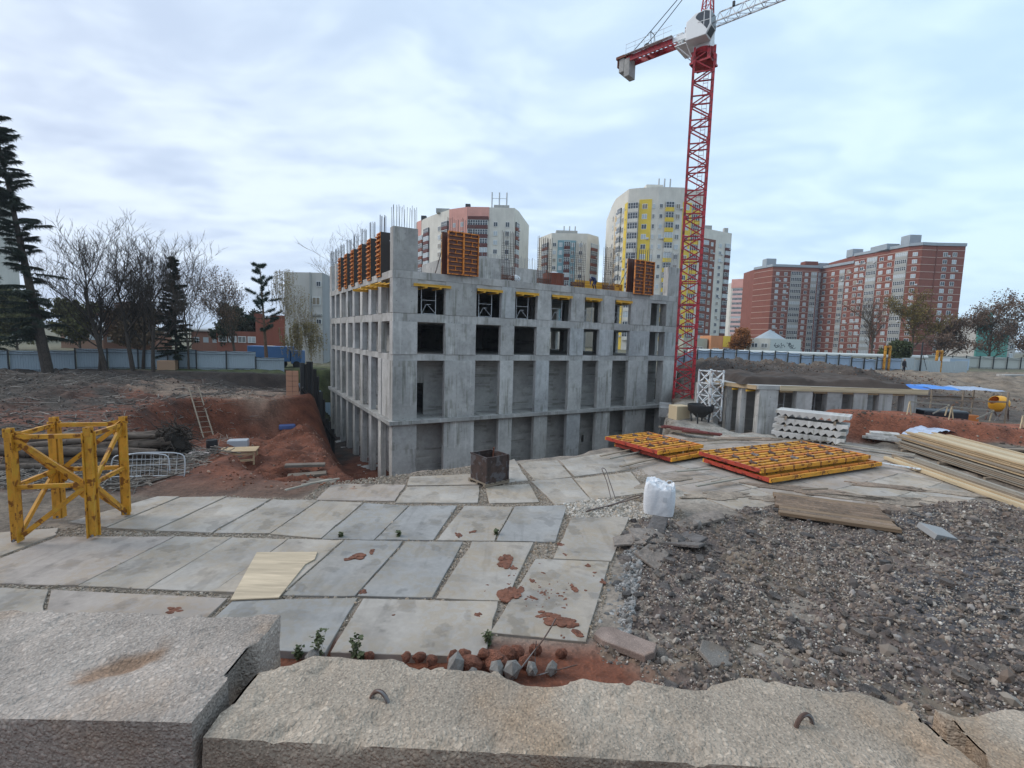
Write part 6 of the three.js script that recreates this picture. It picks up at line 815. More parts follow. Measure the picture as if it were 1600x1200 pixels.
function house(name, label, pts, y0, y1, wallM, depth, edgesOut = 0) {
  const o = thing(name, label, 'apartment block'); const a = pts[0], z = pts[pts.length - 1];
  const poly = [...pts, [z[0] + depth * 0.2, z[1] - depth], [a[0] + depth * 0.1, a[1] - depth]];
  new B().prism(poly.slice().reverse(), y0, y1).build('wall', wallM, o);
  const E = (e) => { const [ax, az] = pts[e], [bx, bz] = pts[e + 1], L = Math.hypot(bx - ax, bz - az); return { ax, az, dx: (bx - ax) / L, dz: (bz - az) / L, nx: -(bz - az) / L, nz: (bx - ax) / L, L, ang: -Math.atan2(bz - az, bx - ax) }; };
  let nWin = 0; const rest = [];
  const api = {
    o, E,
    strip(e, s0, s1, ya, yb, m, out = 0.08, nm = 'wall_band') { const k = E(e), s = (s0 + s1) / 2; new B().box(k.ax + k.dx * s + k.nx * (out / 2), (ya + yb) / 2, k.az + k.dz * s + k.nz * (out / 2), s1 - s0, yb - ya, out + 0.1, k.ang).build(nm, m, o); },
    win(e, s, y, w = 1.5, h = 1.5, pale = 0.25, out = 0.08) {
      const k = E(e), [f, p] = winShape(w, h); const fm = mesh('window', f, M.pvc, o); fm.position.set(k.ax + k.dx * s + k.nx * out, y, k.az + k.dz * s + k.nz * out); fm.rotation.y = k.ang; mesh('pane', p, ((q) => q < pale ? M.glassPale : q < pale + 0.15 ? PANE[0] : q < pale + 0.3 ? PANE[1] : M.glass)(hash(fr(s * 7), fr(y * 3), e + 5)), fm); if (hash(fr(s * 9), fr(y * 5), e + 11) < 0.16) { const q = mesh('air_conditioner', ACG, M.white, o); q.position.set(k.ax + k.dx * (s + w * 0.75) + k.nx * (out + 0.2), y - h * 0.4, k.az + k.dz * (s + w * 0.75) + k.nz * (out + 0.2)); q.rotation.y = k.ang; } nWin++;
    },
    loggia(e, s, y, w, fh, par, parH = 1.1, out = 0.7) {   // parapet in colour, glazing above
      const k = E(e), P = (yy, hh, ww, dd, oo, m, nm, par2) => { const q = new B().box(0, 0, 0, ww, hh, dd).build(nm, m, par2 || o); if (!par2) { q.position.set(k.ax + k.dx * s + k.nx * oo, yy, k.az + k.dz * s + k.nz * oo); q.rotation.y = k.ang; } return q; };
      const q = P(y + parH / 2, parH, w, out, out / 2, par, 'balcony'); const gh = fh - parH - 0.12, g = new B(); const n = Math.max(3, Math.round(w / 0.8)); g.box(0, 0, 0, w - 0.04, gh, out - 0.1); const gl = g.build('glazing', hash(fr(s * 5), fr(y * 3), 3) < 0.25 ? M.glassPale : M.glass, q); gl.position.y = parH / 2 + gh / 2; const fr_ = new B(); for (let i = 0; i <= n; i++) fr_.box(-w / 2 + 0.04 + (w - 0.08) * i / n, 0, out / 2 - 0.03, 0.1, gh, 0.06); fr_.box(0, gh / 2 - 0.05, out / 2 - 0.03, w - 0.05, 0.1, 0.05).box(0, -gh * 0.05, out / 2 - 0.03, w - 0.05, 0.06, 0.045); const fm = fr_.build('glazing_frame', M.pvc, q); fm.position.y = parH / 2 + gh / 2; if (hash(fr(s * 3), fr(y * 7), 21) < 0.15) { const ac = mesh('air_conditioner', ACG, M.white, q); ac.position.set(w * 0.3, 0, out / 2 + 0.18); }
    },
    roofBox(x, z, w, h, d, m, nm = 'roof_housing', yb = y1) { new B().box(x, yb + h / 2, z, w, h, d).build(nm, m, o); },
    mastRod(x, z, h, yb = y1) { new B().rod([x, yb, z], [x, yb + h, z], 0.22, 0.22, 8).build('vent_pipe', M.steel, o); },
  };
  return api;
}
{ // yellow and white tower behind the crane
  const P = [[32, -167.9], [31.6, -160.3], [33.3, -149.9], [36.2, -148.6], [41.5, -147.1], [48.6, -147.1], [56.3, -150.7]], h = house('apartment_tower', 'white and yellow curved apartment tower behind the tower crane', P, 0, 50, W_.white, 22), F = 2.92;
  h.strip(1, 8.2, 10.3, 0, 46.2, W_.yellow); h.strip(3, 0.1, 3.7, 0, 46.6, W_.yellow); h.strip(1, 0.2, 2.6, 0, 44.5, WALL(0.66, 0.5, 0.3)); h.strip(5, 0.2, 3.6, 0, 46, W_.yellow);
  for (let k = 0; k < 14; k++) { const y = 45.9 - (k + 1) * F; h.loggia(2, 1.6, y, 3.0, F, W_.white); h.win(3, 1.75, y + 1.6, 1.5, 1.5); h.win(3, 4.3, y + 1.6, 0.6, 1.4); h.win(4, 0.9, y + 1.6, 0.9, 1.3); h.loggia(4, 3.4, y, 2.4, F, k % 5 < 4 ? W_.yellow : W_.white, 1.2, 0.6); h.win(4, 5.9, y + 1.6, 1.2, 1.5); h.win(1, 9.2, y + 1.3, 0.5, 0.6); h.win(1, 6.9, y + 1.6, 1.2, 1.6); h.loggia(1, 4.2, y, 2.6, F, W_.white, 1.1, 0.5); h.win(1, 1.6, y + 1.6, 1.2, 1.5); h.win(0, 4, y + 1.6, 1.5, 1.5); h.win(5, 2, y + 1.6, 1.4, 1.5); h.loggia(5, 5.4, y, 2.6, F, W_.yellow, 1.1, 0.5); }
  h.roofBox(41, -152, 5, 1.5, 4, W_.white); h.roofBox(47.5, -152, 5.5, 0.9, 3, W_.grey); for (let i = 0; i < 3; i++) h.mastRod(42.3 + i * 1.7, -150.5, 3.4);
}
{ // pink and white block
  const P = [[-37.2, -184], [-29.6, -172.7], [-22.2, -163.8], [-15.8, -160], [-8.8, -159.6], [-0.8, -159.5], [0.6, -163.3]], h = house('apartment_block', 'white apartment block with pink top and brown balconies behind the shell', P, 0, 46, W_.white, 20), F = 2.85;
  h.strip(2, 0.05, 7.4, 20, 46.05, W_.pink); h.strip(3, 0.05, 6.95, 42.4, 46.05, W_.pink); h.strip(0, 1.2, 5, 40.8, 46.03, W_.pink, 0.06);
  for (let k = 0; k < 8; k++) { const y = 42.0 - (k + 1) * F; h.loggia(3, 3.4, y, 6.4, F, W_.maroon, 1.15, 0.9); h.win(2, 2.2, y + 1.6, 1.0, 1.4); h.win(2, 5.4, y + 1.6, 1.3, 1.5); h.win(4, 2.1, y + 1.6, 1.3, 1.5); h.win(4, 5.9, y + 1.6, 1.3, 1.7); h.loggia(1, 9.4, y + 0.6, 3.6, F, W_.maroon); h.win(1, 5.4, y + 1.6, 1.5, 1.6); h.loggia(0, 10, y + 0.4, 4, F, W_.maroon, 1.1, 0.6); h.loggia(0, 4.2, y - 1.4, 5, F, W_.brown, 1.1, 0.6); h.loggia(5, 2.4, y, 2.6, F, W_.brown, 1.1, 0.6); }
  h.strip(3, 0.2, 6.8, 41.9, 43.0, W_.maroon, 0.9, 'balcony_cap'); h.roofBox(-5, -163, 5, 1.2, 4, W_.grey); for (let i = 0; i < 3; i++) h.mastRod(-8.2 + i * 2.4, -162.5, 5.5); h.roofBox(-25, -170, 4.5, 1.4, 4, W_.grey); h.roofBox(-16, -163, 1.6, 1.6, 1.6, M.dark); h.roofBox(-33.5, -180, 1.8, 1.5, 1.8, M.dark); new B().bar([-8.2, 49.6, -162.5], [-3.4, 49.6, -162.5], 0.12).build('antenna_rail', M.steel, h.o);
}
{ // teal and white block
  const P = [[8.9, -195.4], [13.2, -185.4], [26.5, -184.7], [31.4, -189.8]], h = house('apartment_block', 'white apartment block with a teal strip behind the rebar cages', P, 0, 44, W_.white, 18), F = 2.85;
  h.strip(1, 2.4, 9.2, 10, 41.4, W_.teal); for (let k = 0; k < 6; k++) { const y = 41 - (k + 1) * F; h.win(1, 1.2, y + 1.6, 1.3, 1.5); h.win(1, 3.5, y + 1.6, 1.3, 1.5); h.loggia(1, 5.9, y, 2.2, F, W_.maroon); h.win(1, 8, y + 1.6, 1.3, 1.5); h.win(1, 11, y + 1.6, 1.3, 1.5); h.loggia(2, 4.3, y, 3.8, F, W_.brown, 1.1, 0.6); h.loggia(0, 6.5, y, 4.5, F, W_.brown, 1.1, 0.6); }
  h.roofBox(19, -189, 8, 1.4, 4, W_.grey); for (let i = 0; i < 3; i++) h.mastRod(18 + i * 2.1, -188, 3.2);
}
{ // brown and white tower right of the crane
  const P = [[73.3, -196.6], [88.8, -204.9]], h = house('apartment_tower', 'white apartment tower with a brown brick strip right of the crane mast', P, 0, 50, W_.white, 20), F = 2.9, L = h.E(0).L;
  h.strip(0, 0.2, 8.2, 0, 46.2, W_.brown); for (let k = 0; k < 15; k++) { const y = 45.6 - (k + 1) * F; h.loggia(0, 2.5, y, 3.2, F, W_.brown, 1.0, 0.3); h.win(0, 6.2, y + 1.6, 1.4, 1.5, 0.5); h.win(0, 11.1, y + 1.6, 1.5, 1.5); h.loggia(0, 15.4, y, 2.8, F, W_.maroon, 1.1, 0.6); }
  h.roofBox(76, -202, 5, 1.8, 4, W_.grey); h.roofBox(86.5, -206, 1.6, 2.2, 1.6, W_.grey); h.mastRod(75.5, -200, 4);
}
{ // pink striped tower far off and its pale neighbour
  const P = [[140.6, -319.8], [147.0, -314.8], [150, -315.5]], h = house('apartment_tower', 'slim far tower with pink and dark balcony stripes', P, 0, 44, W_.white, 14), F = 2.95; h.strip(0, 0.1, 8, 40.6, 46.2, W_.pink, 0.3); for (let k = 0; k < 13; k++) { const y = 40.2 - (k + 1) * F; h.loggia(0, 4.4, y, 6.4, F, WALL(0.75, 0.5, 0.47), 1.5, 0.8); } h.roofBox(145, -320, 5, 1.5, 4, W_.pink);
  const g = house('apartment_block', 'pale far block between the striped tower and the brick block', [[150.5, -345.5], [168, -346]], 0, 44, WALL(0.6, 0.62, 0.63), 14); for (let k = 0; k < 13; k++) for (const s of [2.5, 6, 9.5, 13, 16]) g.win(0, s, 42 - (k + 1) * 2.9 + 1.6, 1.6, 1.5, 0.1);
}
{ // the long brick block: two wings meeting in a corner
  const A = [[116.3, -240.2], [119.1, -228.4], [140.3, -228.9], [143.2, -231.2], [146.1, -213.5]], h = house('brick_block', 'long red brick apartment block, lower wing with a blank end wall', A, -1, 41, W_.brick, 14), F = 2.72;
  const bands = (g, e, ya, n) => { const L = g.E(e).L; for (let k = 0; k < n; k++) g.strip(e, 0.02, L - 0.02, ya - k * F - 0.09, ya - k * F + 0.09, W_.band, 0.06, 'string_course'); };
  const cap = (g, P, y, m = W_.roof) => { for (let e = 0; e < P.length - 1; e++) g.strip(e, -0.1, g.E(e).L + 0.1, y - 0.2, y + 0.9, m, 0.35, 'parapet'); };
  for (let e = 0; e < 4; e++) bands(h, e, 39.2, 14); cap(h, A, 41);
  const L1 = h.E(1).L; h.strip(1, L1 * 0.4, L1 * 0.65, -1, 38.6, W_.grey, 0.1); h.strip(1, L1 * 0.85, L1 * 0.98, -1, 38.6, W_.grey, 0.1); h.strip(2, 0.4, 3.2, -1, 38.6, WALL(0.34, 0.35, 0.4), 0.1); const L3 = h.E(3).L; h.strip(3, L3 * 0.6, L3 * 0.76, -1, 38.6, W_.grey, 0.1);
  for (let k = 0; k < 14; k++) { const y = 38.9 - (k + 1) * F + 1.45; for (const f of [0.11, 0.29, 0.75]) h.win(1, L1 * f, y, 1.5, 1.5, 0.5); h.loggia(1, L1 * 0.525, y - 1.45, L1 * 0.24, F, W_.grey, 1.2, 0.25); h.loggia(1, L1 * 0.915, y - 1.45, L1 * 0.12, F, W_.grey, 1.2, 0.25); for (const f of [0.14, 0.4, 0.86]) h.win(3, L3 * f, y, 1.7, 1.5, 0.4); h.loggia(3, L3 * 0.68, y - 1.45, 2.6, F, W_.grey, 1.2, 0.25); h.loggia(2, 1.8, y - 1.45, 2.4, F, WALL(0.34, 0.35, 0.4), 1.2, 0.25); }
  h.roofBox(120, -234, 4.5, 4, 4, W_.roof); h.roofBox(139.5, -235, 6, 3.4, 4, W_.brickDark); h.roofBox(146, -236, 5, 3, 4, W_.roof);
  const Bq = [[146.1, -213.5], [150.4, -189.9], [153.2, -187.2], [158.9, -187.6], [169.4, -187.1]], g = house('brick_block', 'long red brick apartment block, taller wing with two window rows on its end wall', Bq, -1, 44, W_.brick, 22);
  for (let e = 0; e < 4; e++) bands(g, e, 42.2, 15); cap(g, Bq, 44); const LB = g.E(0).L;
  g.strip(0, LB * 0.26, LB * 0.46, -1, 42, W_.grey, 0.1); g.strip(0, LB * 0.78, LB * 0.99, -1, 42, W_.grey, 0.1); g.strip(3, 0.02, 0.4, -1, 44, W_.brickDark, 0.12);
  for (let k = 0; k < 15; k++) { const y = 41.9 - (k + 1) * F + 1.45; for (const f of [0.06, 0.17, 0.54, 0.69]) g.win(0, LB * f, y, 1.8, 1.5, 0.45); g.loggia(0, LB * 0.36, y - 1.45, LB * 0.19, F, W_.grey, 1.2, 0.25); g.loggia(0, LB * 0.885, y - 1.45, LB * 0.2, F, W_.grey, 1.2, 0.25); g.win(1, 2.0, y, 1.5, 1.5, 0.45); g.win(3, 3.4, y, 1.6, 1.6, 0.4); g.win(3, 6.8, y, 1.6, 1.6, 0.4); }
  g.roofBox(154, -194, 4.4, 4.6, 4.4, W_.roof); g.roofBox(160.5, -192, 2.4, 1.6, 2.4, M.steel); g.roofBox(150, -202, 5, 2.2, 9, W_.roof); g.roofBox(148.3, -217, 4.5, 3.2, 4, W_.roof);
}
{ // low houses by the street
  const g = house('low_building', 'low white building with painted dark scribbles on its side wall', [[54.5, -112], [58.2, -110.5], [66.5, -112.5]], 1, 6.3, W_.white, 10); for (const s of [0.9, 2.9]) { g.win(0, s, 4.7, 1.3, 1.0, 0.1); g.win(0, s, 2.6, 1.3, 1.2, 0.1); }
  const c = document.createElement('canvas'); c.width = 512; c.height = 256; const x = c.getContext('2d'); x.fillStyle = '#bfc6c4'; x.fillRect(0, 0, 512, 256); x.strokeStyle = '#4a5257'; let q = 9; const rq = () => (q = (q * 16807) % 2147483647) / 2147483647; for (let k = 0; k < 26; k++) { x.lineWidth = 3 + rq() * 7; x.beginPath(); const sx = 60 + rq() * 360, sy = 50 + (k % 2) * 110 + rq() * 50; x.moveTo(sx, sy); x.bezierCurveTo(sx + rq() * 90 - 45, sy - 50, sx + rq() * 120 - 60, sy + 50, sx + rq() * 90, sy + rq() * 30 - 15); x.stroke(); }
  const t = new THREE.CanvasTexture(c); t.colorSpace = THREE.SRGBColorSpace; const pm = new THREE.Mesh(new THREE.BoxGeometry(8.3, 5.0, 0.06), mat({ map: t }, 0.9)); pm.name = 'painted_wall'; const k = g.E(1); pm.position.set(k.ax + k.dx * k.L / 2 + k.nx * 0.05, 3.7, k.az + k.dz * k.L / 2 + k.nz * 0.05); pm.rotation.y = k.ang; g.o.add(pm); new B().add(new THREE.ConeGeometry(3.6, 2.2, 4), M4(61.5, 7.4, -117, Math.PI / 4)).build('roof', W_.roof, g.o); g.o.userData.category = 'building';
  const y = house('low_building', 'low orange and yellow building with dark windows behind the fence', [[50.3, -124], [56.5, -124.5], [60, -123]], 1, 6.8, WALL(0.6, 0.27, 0.13), 10); y.strip(0, 3.2, 6.0, 4.0, 6.75, W_.yellow); y.win(0, 4.6, 3.0, 2.6, 1.5, 0); y.win(0, 1.4, 3.0, 1.6, 1.3, 0); y.win(1, 2, 3.0, 1.5, 1.3, 0); y.o.userData.category = 'building';
  const z = house('low_building', 'low grey green building beside the orange building', [[44, -126], [50, -125.4]], 1, 6.0, WALL(0.42, 0.44, 0.36), 10); z.win(0, 1.6, 3.2, 1.6, 1.3, 0); z.win(0, 4.2, 3.2, 1.6, 1.3, 0); z.o.userData.category = 'building';
  const n = house('netted_building', 'far building half wrapped in green scaffold netting', [[152, -160.5], [156, -160], [166, -161]], 0, 15.5, WALL(0.5, 0.49, 0.46), 14); n.strip(0, 0.1, 4.0, 0, 17.5, WALL(0.1, 0.3, 0.26), 0.5, 'scaffold_net'); n.strip(1, 0.1, 6.5, 0, 10.5, WALL(0.12, 0.34, 0.28), 0.5, 'scaffold_net'); for (let k = 0; k < 4; k++) n.win(1, 8.4, 12.5 - k * 3, 1.4, 1.5); n.o.userData.category = 'building';
  // left: cream panel block behind the birch, brick school, grey tower, sheds
  const cr = house('panel_block', 'cream concrete block with four dark openings behind the birch', [[-35.4, -75.5], [-31.3, -75.1], [-29.4, -75], [-30.2, -81]], 0, 13.9, W_.cream, 12); for (const [s, yy, w, h] of [[1.4, 12.2, 0.7, 0.8], [1.0, 9.6, 1.25, 1.25], [1.4, 6.5, 0.75, 0.75], [1.4, 3.8, 0.7, 0.85]]) cr.win(1, s, yy, w, h, 0); cr.strip(1, 0.02, 0.22, 6, 13.9, W_.grey, 0.25); cr.strip(1, 0.0, 1.85, 7.4, 7.65, W_.grey, 0.3); cr.strip(2, 0.1, 5.9, 0, 13.9, WALL(0.36, 0.37, 0.38), 0.06); cr.o.userData.category = 'building';
  const sc = house('brick_building', 'red brick low building with a stepped roof left of the birch', [[-52.5, -86], [-44.6, -85.4], [-43.6, -84.6], [-38.6, -84.8]], 0, 4.6, WALL(0.25, 0.095, 0.065), 10); new B().prism([[-44.6, -84.2], [-39.2, -84.4], [-39.2, -93], [-44.6, -93]].reverse(), 0.5, 7.1).build('wall', WALL(0.27, 0.09, 0.06), sc.o); new B().box(-44.2, 7.3, -84.6, 1.2, 0.9, 0.7).box(-40.8, 7.25, -84.7, 2.6, 0.6, 0.7).build('parapet', W_.brickDark, sc.o); for (const s of [1.2, 3.0, 4.8, 6.6]) sc.win(0, s, 3.2, 1.5, 1.1, 0.5); sc.o.userData.category = 'building';
  const gt = house('grey_tower', 'pale grey tower block half hidden by the tall spruce', [[-148, -121], [-135.5, -120]], 0, 36.5, W_.cream, 12); for (let k = 0; k < 11; k++) for (const s of [1.5, 4.5, 7.5, 10.5]) gt.win(0, s, 34 - k * 3, 1.5, 1.5);
  for (const [x, z, w, h, m, l, ry] of [[-71, -92, 9, 3.4, WALL(0.3, 0.16, 0.11), 'low brown shed behind the bare trees', 0.1], [-58, -96, 8, 4.0, WALL(0.28, 0.14, 0.1), 'low reddish shed with a pale roof behind the spruce', -0.1], [-84, -98, 10, 3.8, WALL(0.33, 0.2, 0.14), 'long brown shed far behind the leaning trunks', 0]]) { const s = thing('shed', l, 'shed', [x, H(x, z), z], ry); new B().box(0, h / 2, 0, w, h, 5).build('wall', m, s); new B().prism([[-w / 2 - 0.3, -2.9], [-w / 2 - 0.3, 2.9], [w / 2 + 0.3, 2.9], [w / 2 + 0.3, -2.9]], h, h + 0.25).build('roof', plain(0.3, 0.27, 0.25), s); for (let i = 0; i < 4; i++) new B().box(-w * 0.36 + i * w * 0.24, h * 0.6, 2.52, 1.1, 1.0, 0.06).build('window', M.glassPale, s); }
  const tr = thing('blue_truck', 'blue lorry roof with a pale panel showing above the blue fence', 'lorry', [-32.6, H(-32.6, -65), -65.5], R(8)); new B().rbox(0, 1.9, 0, 5.4, 2.0, 2.2, 0.08).build('box_body', plain(0.06, 0.16, 0.36, 0.5), tr); new B().box(-0.2, 2.92, 0.2, 1.0, 0.04, 1.6).build('roof_panel', plain(0.6, 0.58, 0.52), tr); new B().rbox(3.4, 1.5, 0, 1.3, 1.8, 2.1, 0.12).build('driver_cab', plain(0.06, 0.16, 0.36, 0.5), tr); for (const x of [-1.8, 1.2, 3.5]) for (const z of [-0.95, 0.95]) new B().rod([x, 0.5, z - 0.15], [x, 0.5, z + 0.15], 0.5, 0.5, 16).build('wheel', M.black, tr);
  const cn = new B().rbox(0, 0.8, 0, 1.8, 1.1, 1.2, 0.03).build('orange_container', plain(0.4, 0.25, 0.16, 0.8)); put(cn, -43.5, -57, -0.3); cn.position.set(-40.6, H(-40.6, -56.9) - 0.25, -56.9); cn.rotation.y = R(20); tag(cn, 'tan orange box standing on the grass before the fence', 'container');
}

// ---- trees --------------------------------------------------------------------------------------------------
function bareTree(name, label, x, z, h, lean, sd, opt = {}) {
  const t = thing(name, label, 'tree', [x, H(x, z) - 0.1, z], 0, opt.group), keep = seed; seed = sd; const tr = new B(), br = new B(), tips = [];
  const grow = (p, d, L, r, lev) => {
    const n = lev === 0 ? 6 : lev < 3 ? 4 : 3; let q = p;
    for (let i = 0; i < n; i++) {
      const e = q.clone().addScaledVector(d, L / n), r0 = r * (1 - i / n * 0.55), r1 = r * (1 - (i + 1) / n * 0.55);
      (lev === 0 ? tr : br).rod(q.toArray(), e.toArray(), r0, r1, lev === 0 ? 8 : lev < 2 ? 5 : 3);
      q = e; d = d.clone().add(V(rr(-1, 1), rr(-0.5, 0.8), rr(-1, 1)).multiplyScalar(lev === 0 ? 0.05 : 0.2)).normalize();
      const k = lev === 0 ? (i > (opt.low || 0.3) * n - 1 ? 2 : 0) : lev < 4 ? (rnd() < 0.9 ? 1 : 2) : 0;
      for (let c = 0; c < k && lev < 5; c++) { const a = V(rr(-1, 1), rr(-0.1, 0.9), rr(-1, 1)).normalize(), nd = d.clone().multiplyScalar(opt.up || 0.75).add(a.multiplyScalar(opt.wide || 0.85)).normalize(); grow(q, nd, L * rr(0.42, 0.62) * (lev === 0 ? 1.0 : 1.1), Math.max(r1 * rr(0.5, 0.7), 0.02), lev + 1); }
    }
    if (lev >= 2) tips.push(q); if (lev < 4 && lev > 0) grow(q, d, L * 0.5, r * 0.42, lev + 1);
  };
  grow(V(0, 0, 0), V(lean[0], 1, lean[1]).normalize(), h * 0.62, opt.r || h * 0.02, 0);
  tr.build('trunk', opt.bark || M.bark, t); br.build('branches', opt.bark || M.bark, t);
  if (opt.leaf) { const lf = new B(), g0 = new THREE.PlaneGeometry(1, 1); for (const p of tips) for (let k = 0; k < (opt.n || 5); k++) { const s = rr(0.08, 0.2) * (opt.size || 1); lf.add(g0.clone(), new THREE.Matrix4().compose(V(p.x + rr(-0.6, 0.6), p.y + rr(-0.7, 0.4), p.z + rr(-0.6, 0.6)), new THREE.Quaternion().setFromEuler(new THREE.Euler(rnd() * 6, rnd() * 6, 0)), V(s, s, s)), false); } lf.build('crown', opt.leaf, t); }
  seed = keep; return t;
}
function conifer(name, label, x, z, h, lean, sd, o) {
  const t = thing(name, label, 'tree', [x, H(x, z) - 0.1, z]), keep = seed; seed = sd; const tr = new B(), br = new B(), nd = new B();
  const at = (f) => V(lean[0] * f * h, f * h, lean[1] * f * h); for (let i = 0; i < 10; i++) tr.rod(at(i / 10).toArray(), at((i + 1) / 10).toArray(), o.r * (1 - i / 10.5), o.r * (1 - (i + 1) / 10.5), 8);
  const tri = new THREE.BufferGeometry(); tri.setAttribute('position', new THREE.BufferAttribute(new Float32Array([-0.5, 0, 0, 0.5, 0, 0, 0.06, 1, 0]), 3)); tri.setAttribute('normal', new THREE.BufferAttribute(new Float32Array([0, 0, 1, 0, 0, 1, 0, 0, 1]), 3)); tri.setAttribute('uv', new THREE.BufferAttribute(new Float32Array([0, 0, 1, 0, 0.5, 1]), 2));
  let f = o.from; while (f < 0.985) {
    const n = o.whorl, p = at(f), Lm = o.len(f) * h;
    for (let k = 0; k < n; k++) {
      if (rnd() < o.gap) continue; const a = rnd() * 6.283, L = Lm * rr(o.lmin || 0.5, 1.25), dir = V(Math.cos(a), o.rise(f) + rr(-1, 1) * (o.jit || 0.22), Math.sin(a)).normalize(); let q = p.clone(), d = dir.clone(); const m = 5;
      for (let s = 0; s < m; s++) {
        const e = q.clone().addScaledVector(d, L / m); br.rod(q.toArray(), e.toArray(), Math.max(0.012, o.r * 0.17 * (1 - f) * (1 - s / m)), Math.max(0.008, o.r * 0.17 * (1 - f) * (1 - (s + 1) / m)), 3);
        const cnt = Math.round(o.dens * (s < o.bareIn ? 0.15 : 1)); for (let j = 0; j < cnt; j++) { const u = rnd(), b = q.clone().lerp(e, u), w = rr(0.05, 0.1) * o.nw, l = rr(0.22, 0.5) * o.nl, dd = d.clone().add(V(rr(-1, 1) * o.fan, rr(-1, o.tuftUp) * o.fan, rr(-1, 1) * o.fan)).normalize(); nd.add(tri.clone(), new THREE.Matrix4().compose(b, new THREE.Quaternion().setFromUnitVectors(V(0, 1, 0), dd).multiply(new THREE.Quaternion().setFromAxisAngle(V(0, 1, 0), rnd() * 6)), V(w, l, w)), false); }
        q = e; d.y += o.droop; d.normalize();
      }
    }
    f += o.step * rr(0.7, 1.3);
  }
  tr.build('trunk', o.bark, t); br.build('branches', o.bark, t); nd.build('crown', o.leaf, t); seed = keep; return t;
}
const needle = plain(0.026, 0.036, 0.022, 0.9, { side: THREE.DoubleSide }), needleB = plain(0.035, 0.055, 0.03, 0.9, { side: THREE.DoubleSide }), needleP = plain(0.045, 0.07, 0.05, 0.9, { side: THREE.DoubleSide });
const SPRUCE = { r: 0.4, from: 0.14, whorl: 5, gap: 0.2, len: (f) => 0.2 * (1 - f) ** 0.75 + 0.02, rise: (f) => -0.05 + f * 0.7, dens: 56, bareIn: 1, nw: 1.3, nl: 1.4, fan: 1.9, tuftUp: -0.1, droop: -0.06, step: 0.016, bark: M.barkDark, leaf: needle };
conifer('tall_spruce', 'tall ragged dark spruce leaning outwards at the fence', -48.6, -50.5, 26, [-0.15, 0], 5, { ...SPRUCE, r: 0.5, gap: 0.4, len: (f) => (0.055 + 0.07 * Math.sin(f * 37) ** 2) * (1 - f) ** 0.35 + 0.02 });
conifer('tall_spruce', 'dark spruce at the very end of the fence beside the tall one', -59.5, -53, 20, [-0.02, 0], 15, { ...SPRUCE, r: 0.5, gap: 0.2, from: 0.1 });
conifer('small_spruce', 'slender dark spruce among the bare trees before the fence', -40.4, -58.2, 13.5, [0, 0], 25, { ...SPRUCE, r: 0.2, len: (f) => 0.17 * (1 - f) ** 0.8 + 0.015, from: 0.12, step: 0.02, gap: 0.35, nw: 1.2, nl: 0.9 });
conifer('pine_tree', 'pine with a bare stem and layered crown left of the birch', -31.2, -61.5, 13.4, [-0.05, 0], 35, { ...SPRUCE, r: 0.26, from: 0.38, whorl: 4, gap: 0.35, jit: 0.3, lmin: 0.35, len: (f) => 0.26 * (1 - f) ** 0.55 + 0.02, rise: (f) => 0.05 + f * 0.5, dens: 120, bareIn: 2, fan: 2.4, tuftUp: 1, droop: 0.02, step: 0.045, nw: 0.8, nl: 0.95, bark: M.barkPine, leaf: needleP });
bareTree('bare_tree', 'big bare tree with forked limbs beside the tall spruce', -44.8, -53.2, 14.5, [-0.18, 0], 101, { low: 0.25, r: 0.26, bark: M.barkDark });
bareTree('bare_tree', 'bare tree leaning over the fence next to the forked tree', -42.6, -54.2, 14, [-0.12, 0], 202, { low: 0.25, r: 0.24, bark: M.barkDark });
bareTree('bare_tree', 'straight slim bare tree on the edge of the grass', -40.0, -53.8, 13.2, [-0.01, 0], 303, { low: 0.3, r: 0.2, bark: M.barkDark });
bareTree('bare_tree', 'bare tree bending away to the left near the slender spruce', -39.8, -60, 13.5, [-0.45, 0], 404, { low: 0.35, r: 0.22, bark: M.barkDark });
bareTree('bare_tree', 'slender bare tree right of the slender spruce', -38.9, -58.0, 12.5, [0.03, 0], 505, { low: 0.3, r: 0.13, wide: 0.6 });
bareTree('leafy_tree', 'small tree with a few brown leaves before the light fence', -34.4, -60.4, 10.5, [-0.14, 0], 606, { low: 0.35, r: 0.2, leaf: plain(0.16, 0.1, 0.065, 0.9, { side: THREE.DoubleSide }), n: 4, size: 0.6, wide: 0.65 });
bareTree('bare_tree', 'thin bare tree between the forked tree and the straight one', -43.6, -57, 13, [0.08, 0], 1511, { low: 0.2, r: 0.18, bark: M.barkDark });
bareTree('bare_tree', 'thin bare tree in front of the tall spruce', -46.6, -54.5, 13, [0.1, 0], 1522, { low: 0.2, r: 0.18, bark: M.barkDark });
bareTree('bare_tree', 'bare tree showing above the cream block beside the shell', -32, -92, 20, [0.1, 0], 707, { low: 0.4, r: 0.3 });
bareTree('autumn_tree', 'tree with thinning yellow green leaves behind the gas pipe', 69, -84, 10.5, [-0.05, 0], 808, { low: 0.35, r: 0.2, leaf: plain(0.15, 0.115, 0.035, 0.9, { side: THREE.DoubleSide }), n: 4, size: 1.0, wide: 0.65 });
bareTree('bare_tree', 'bare tree before the brick block beside the gas pipe', 60.5, -82, 10.5, [-0.04, 0], 909, { low: 0.25, r: 0.2, up: 0.9 });
bareTree('green_bush', 'dark green bush at the fence under the yellow green tree', 58.0, -74, 3.6, [0, 0], 919, { low: 0.05, r: 0.12, leaf: plain(0.05, 0.065, 0.025, 0.9, { side: THREE.DoubleSide }), n: 10, size: 1.3, wide: 0.9 });
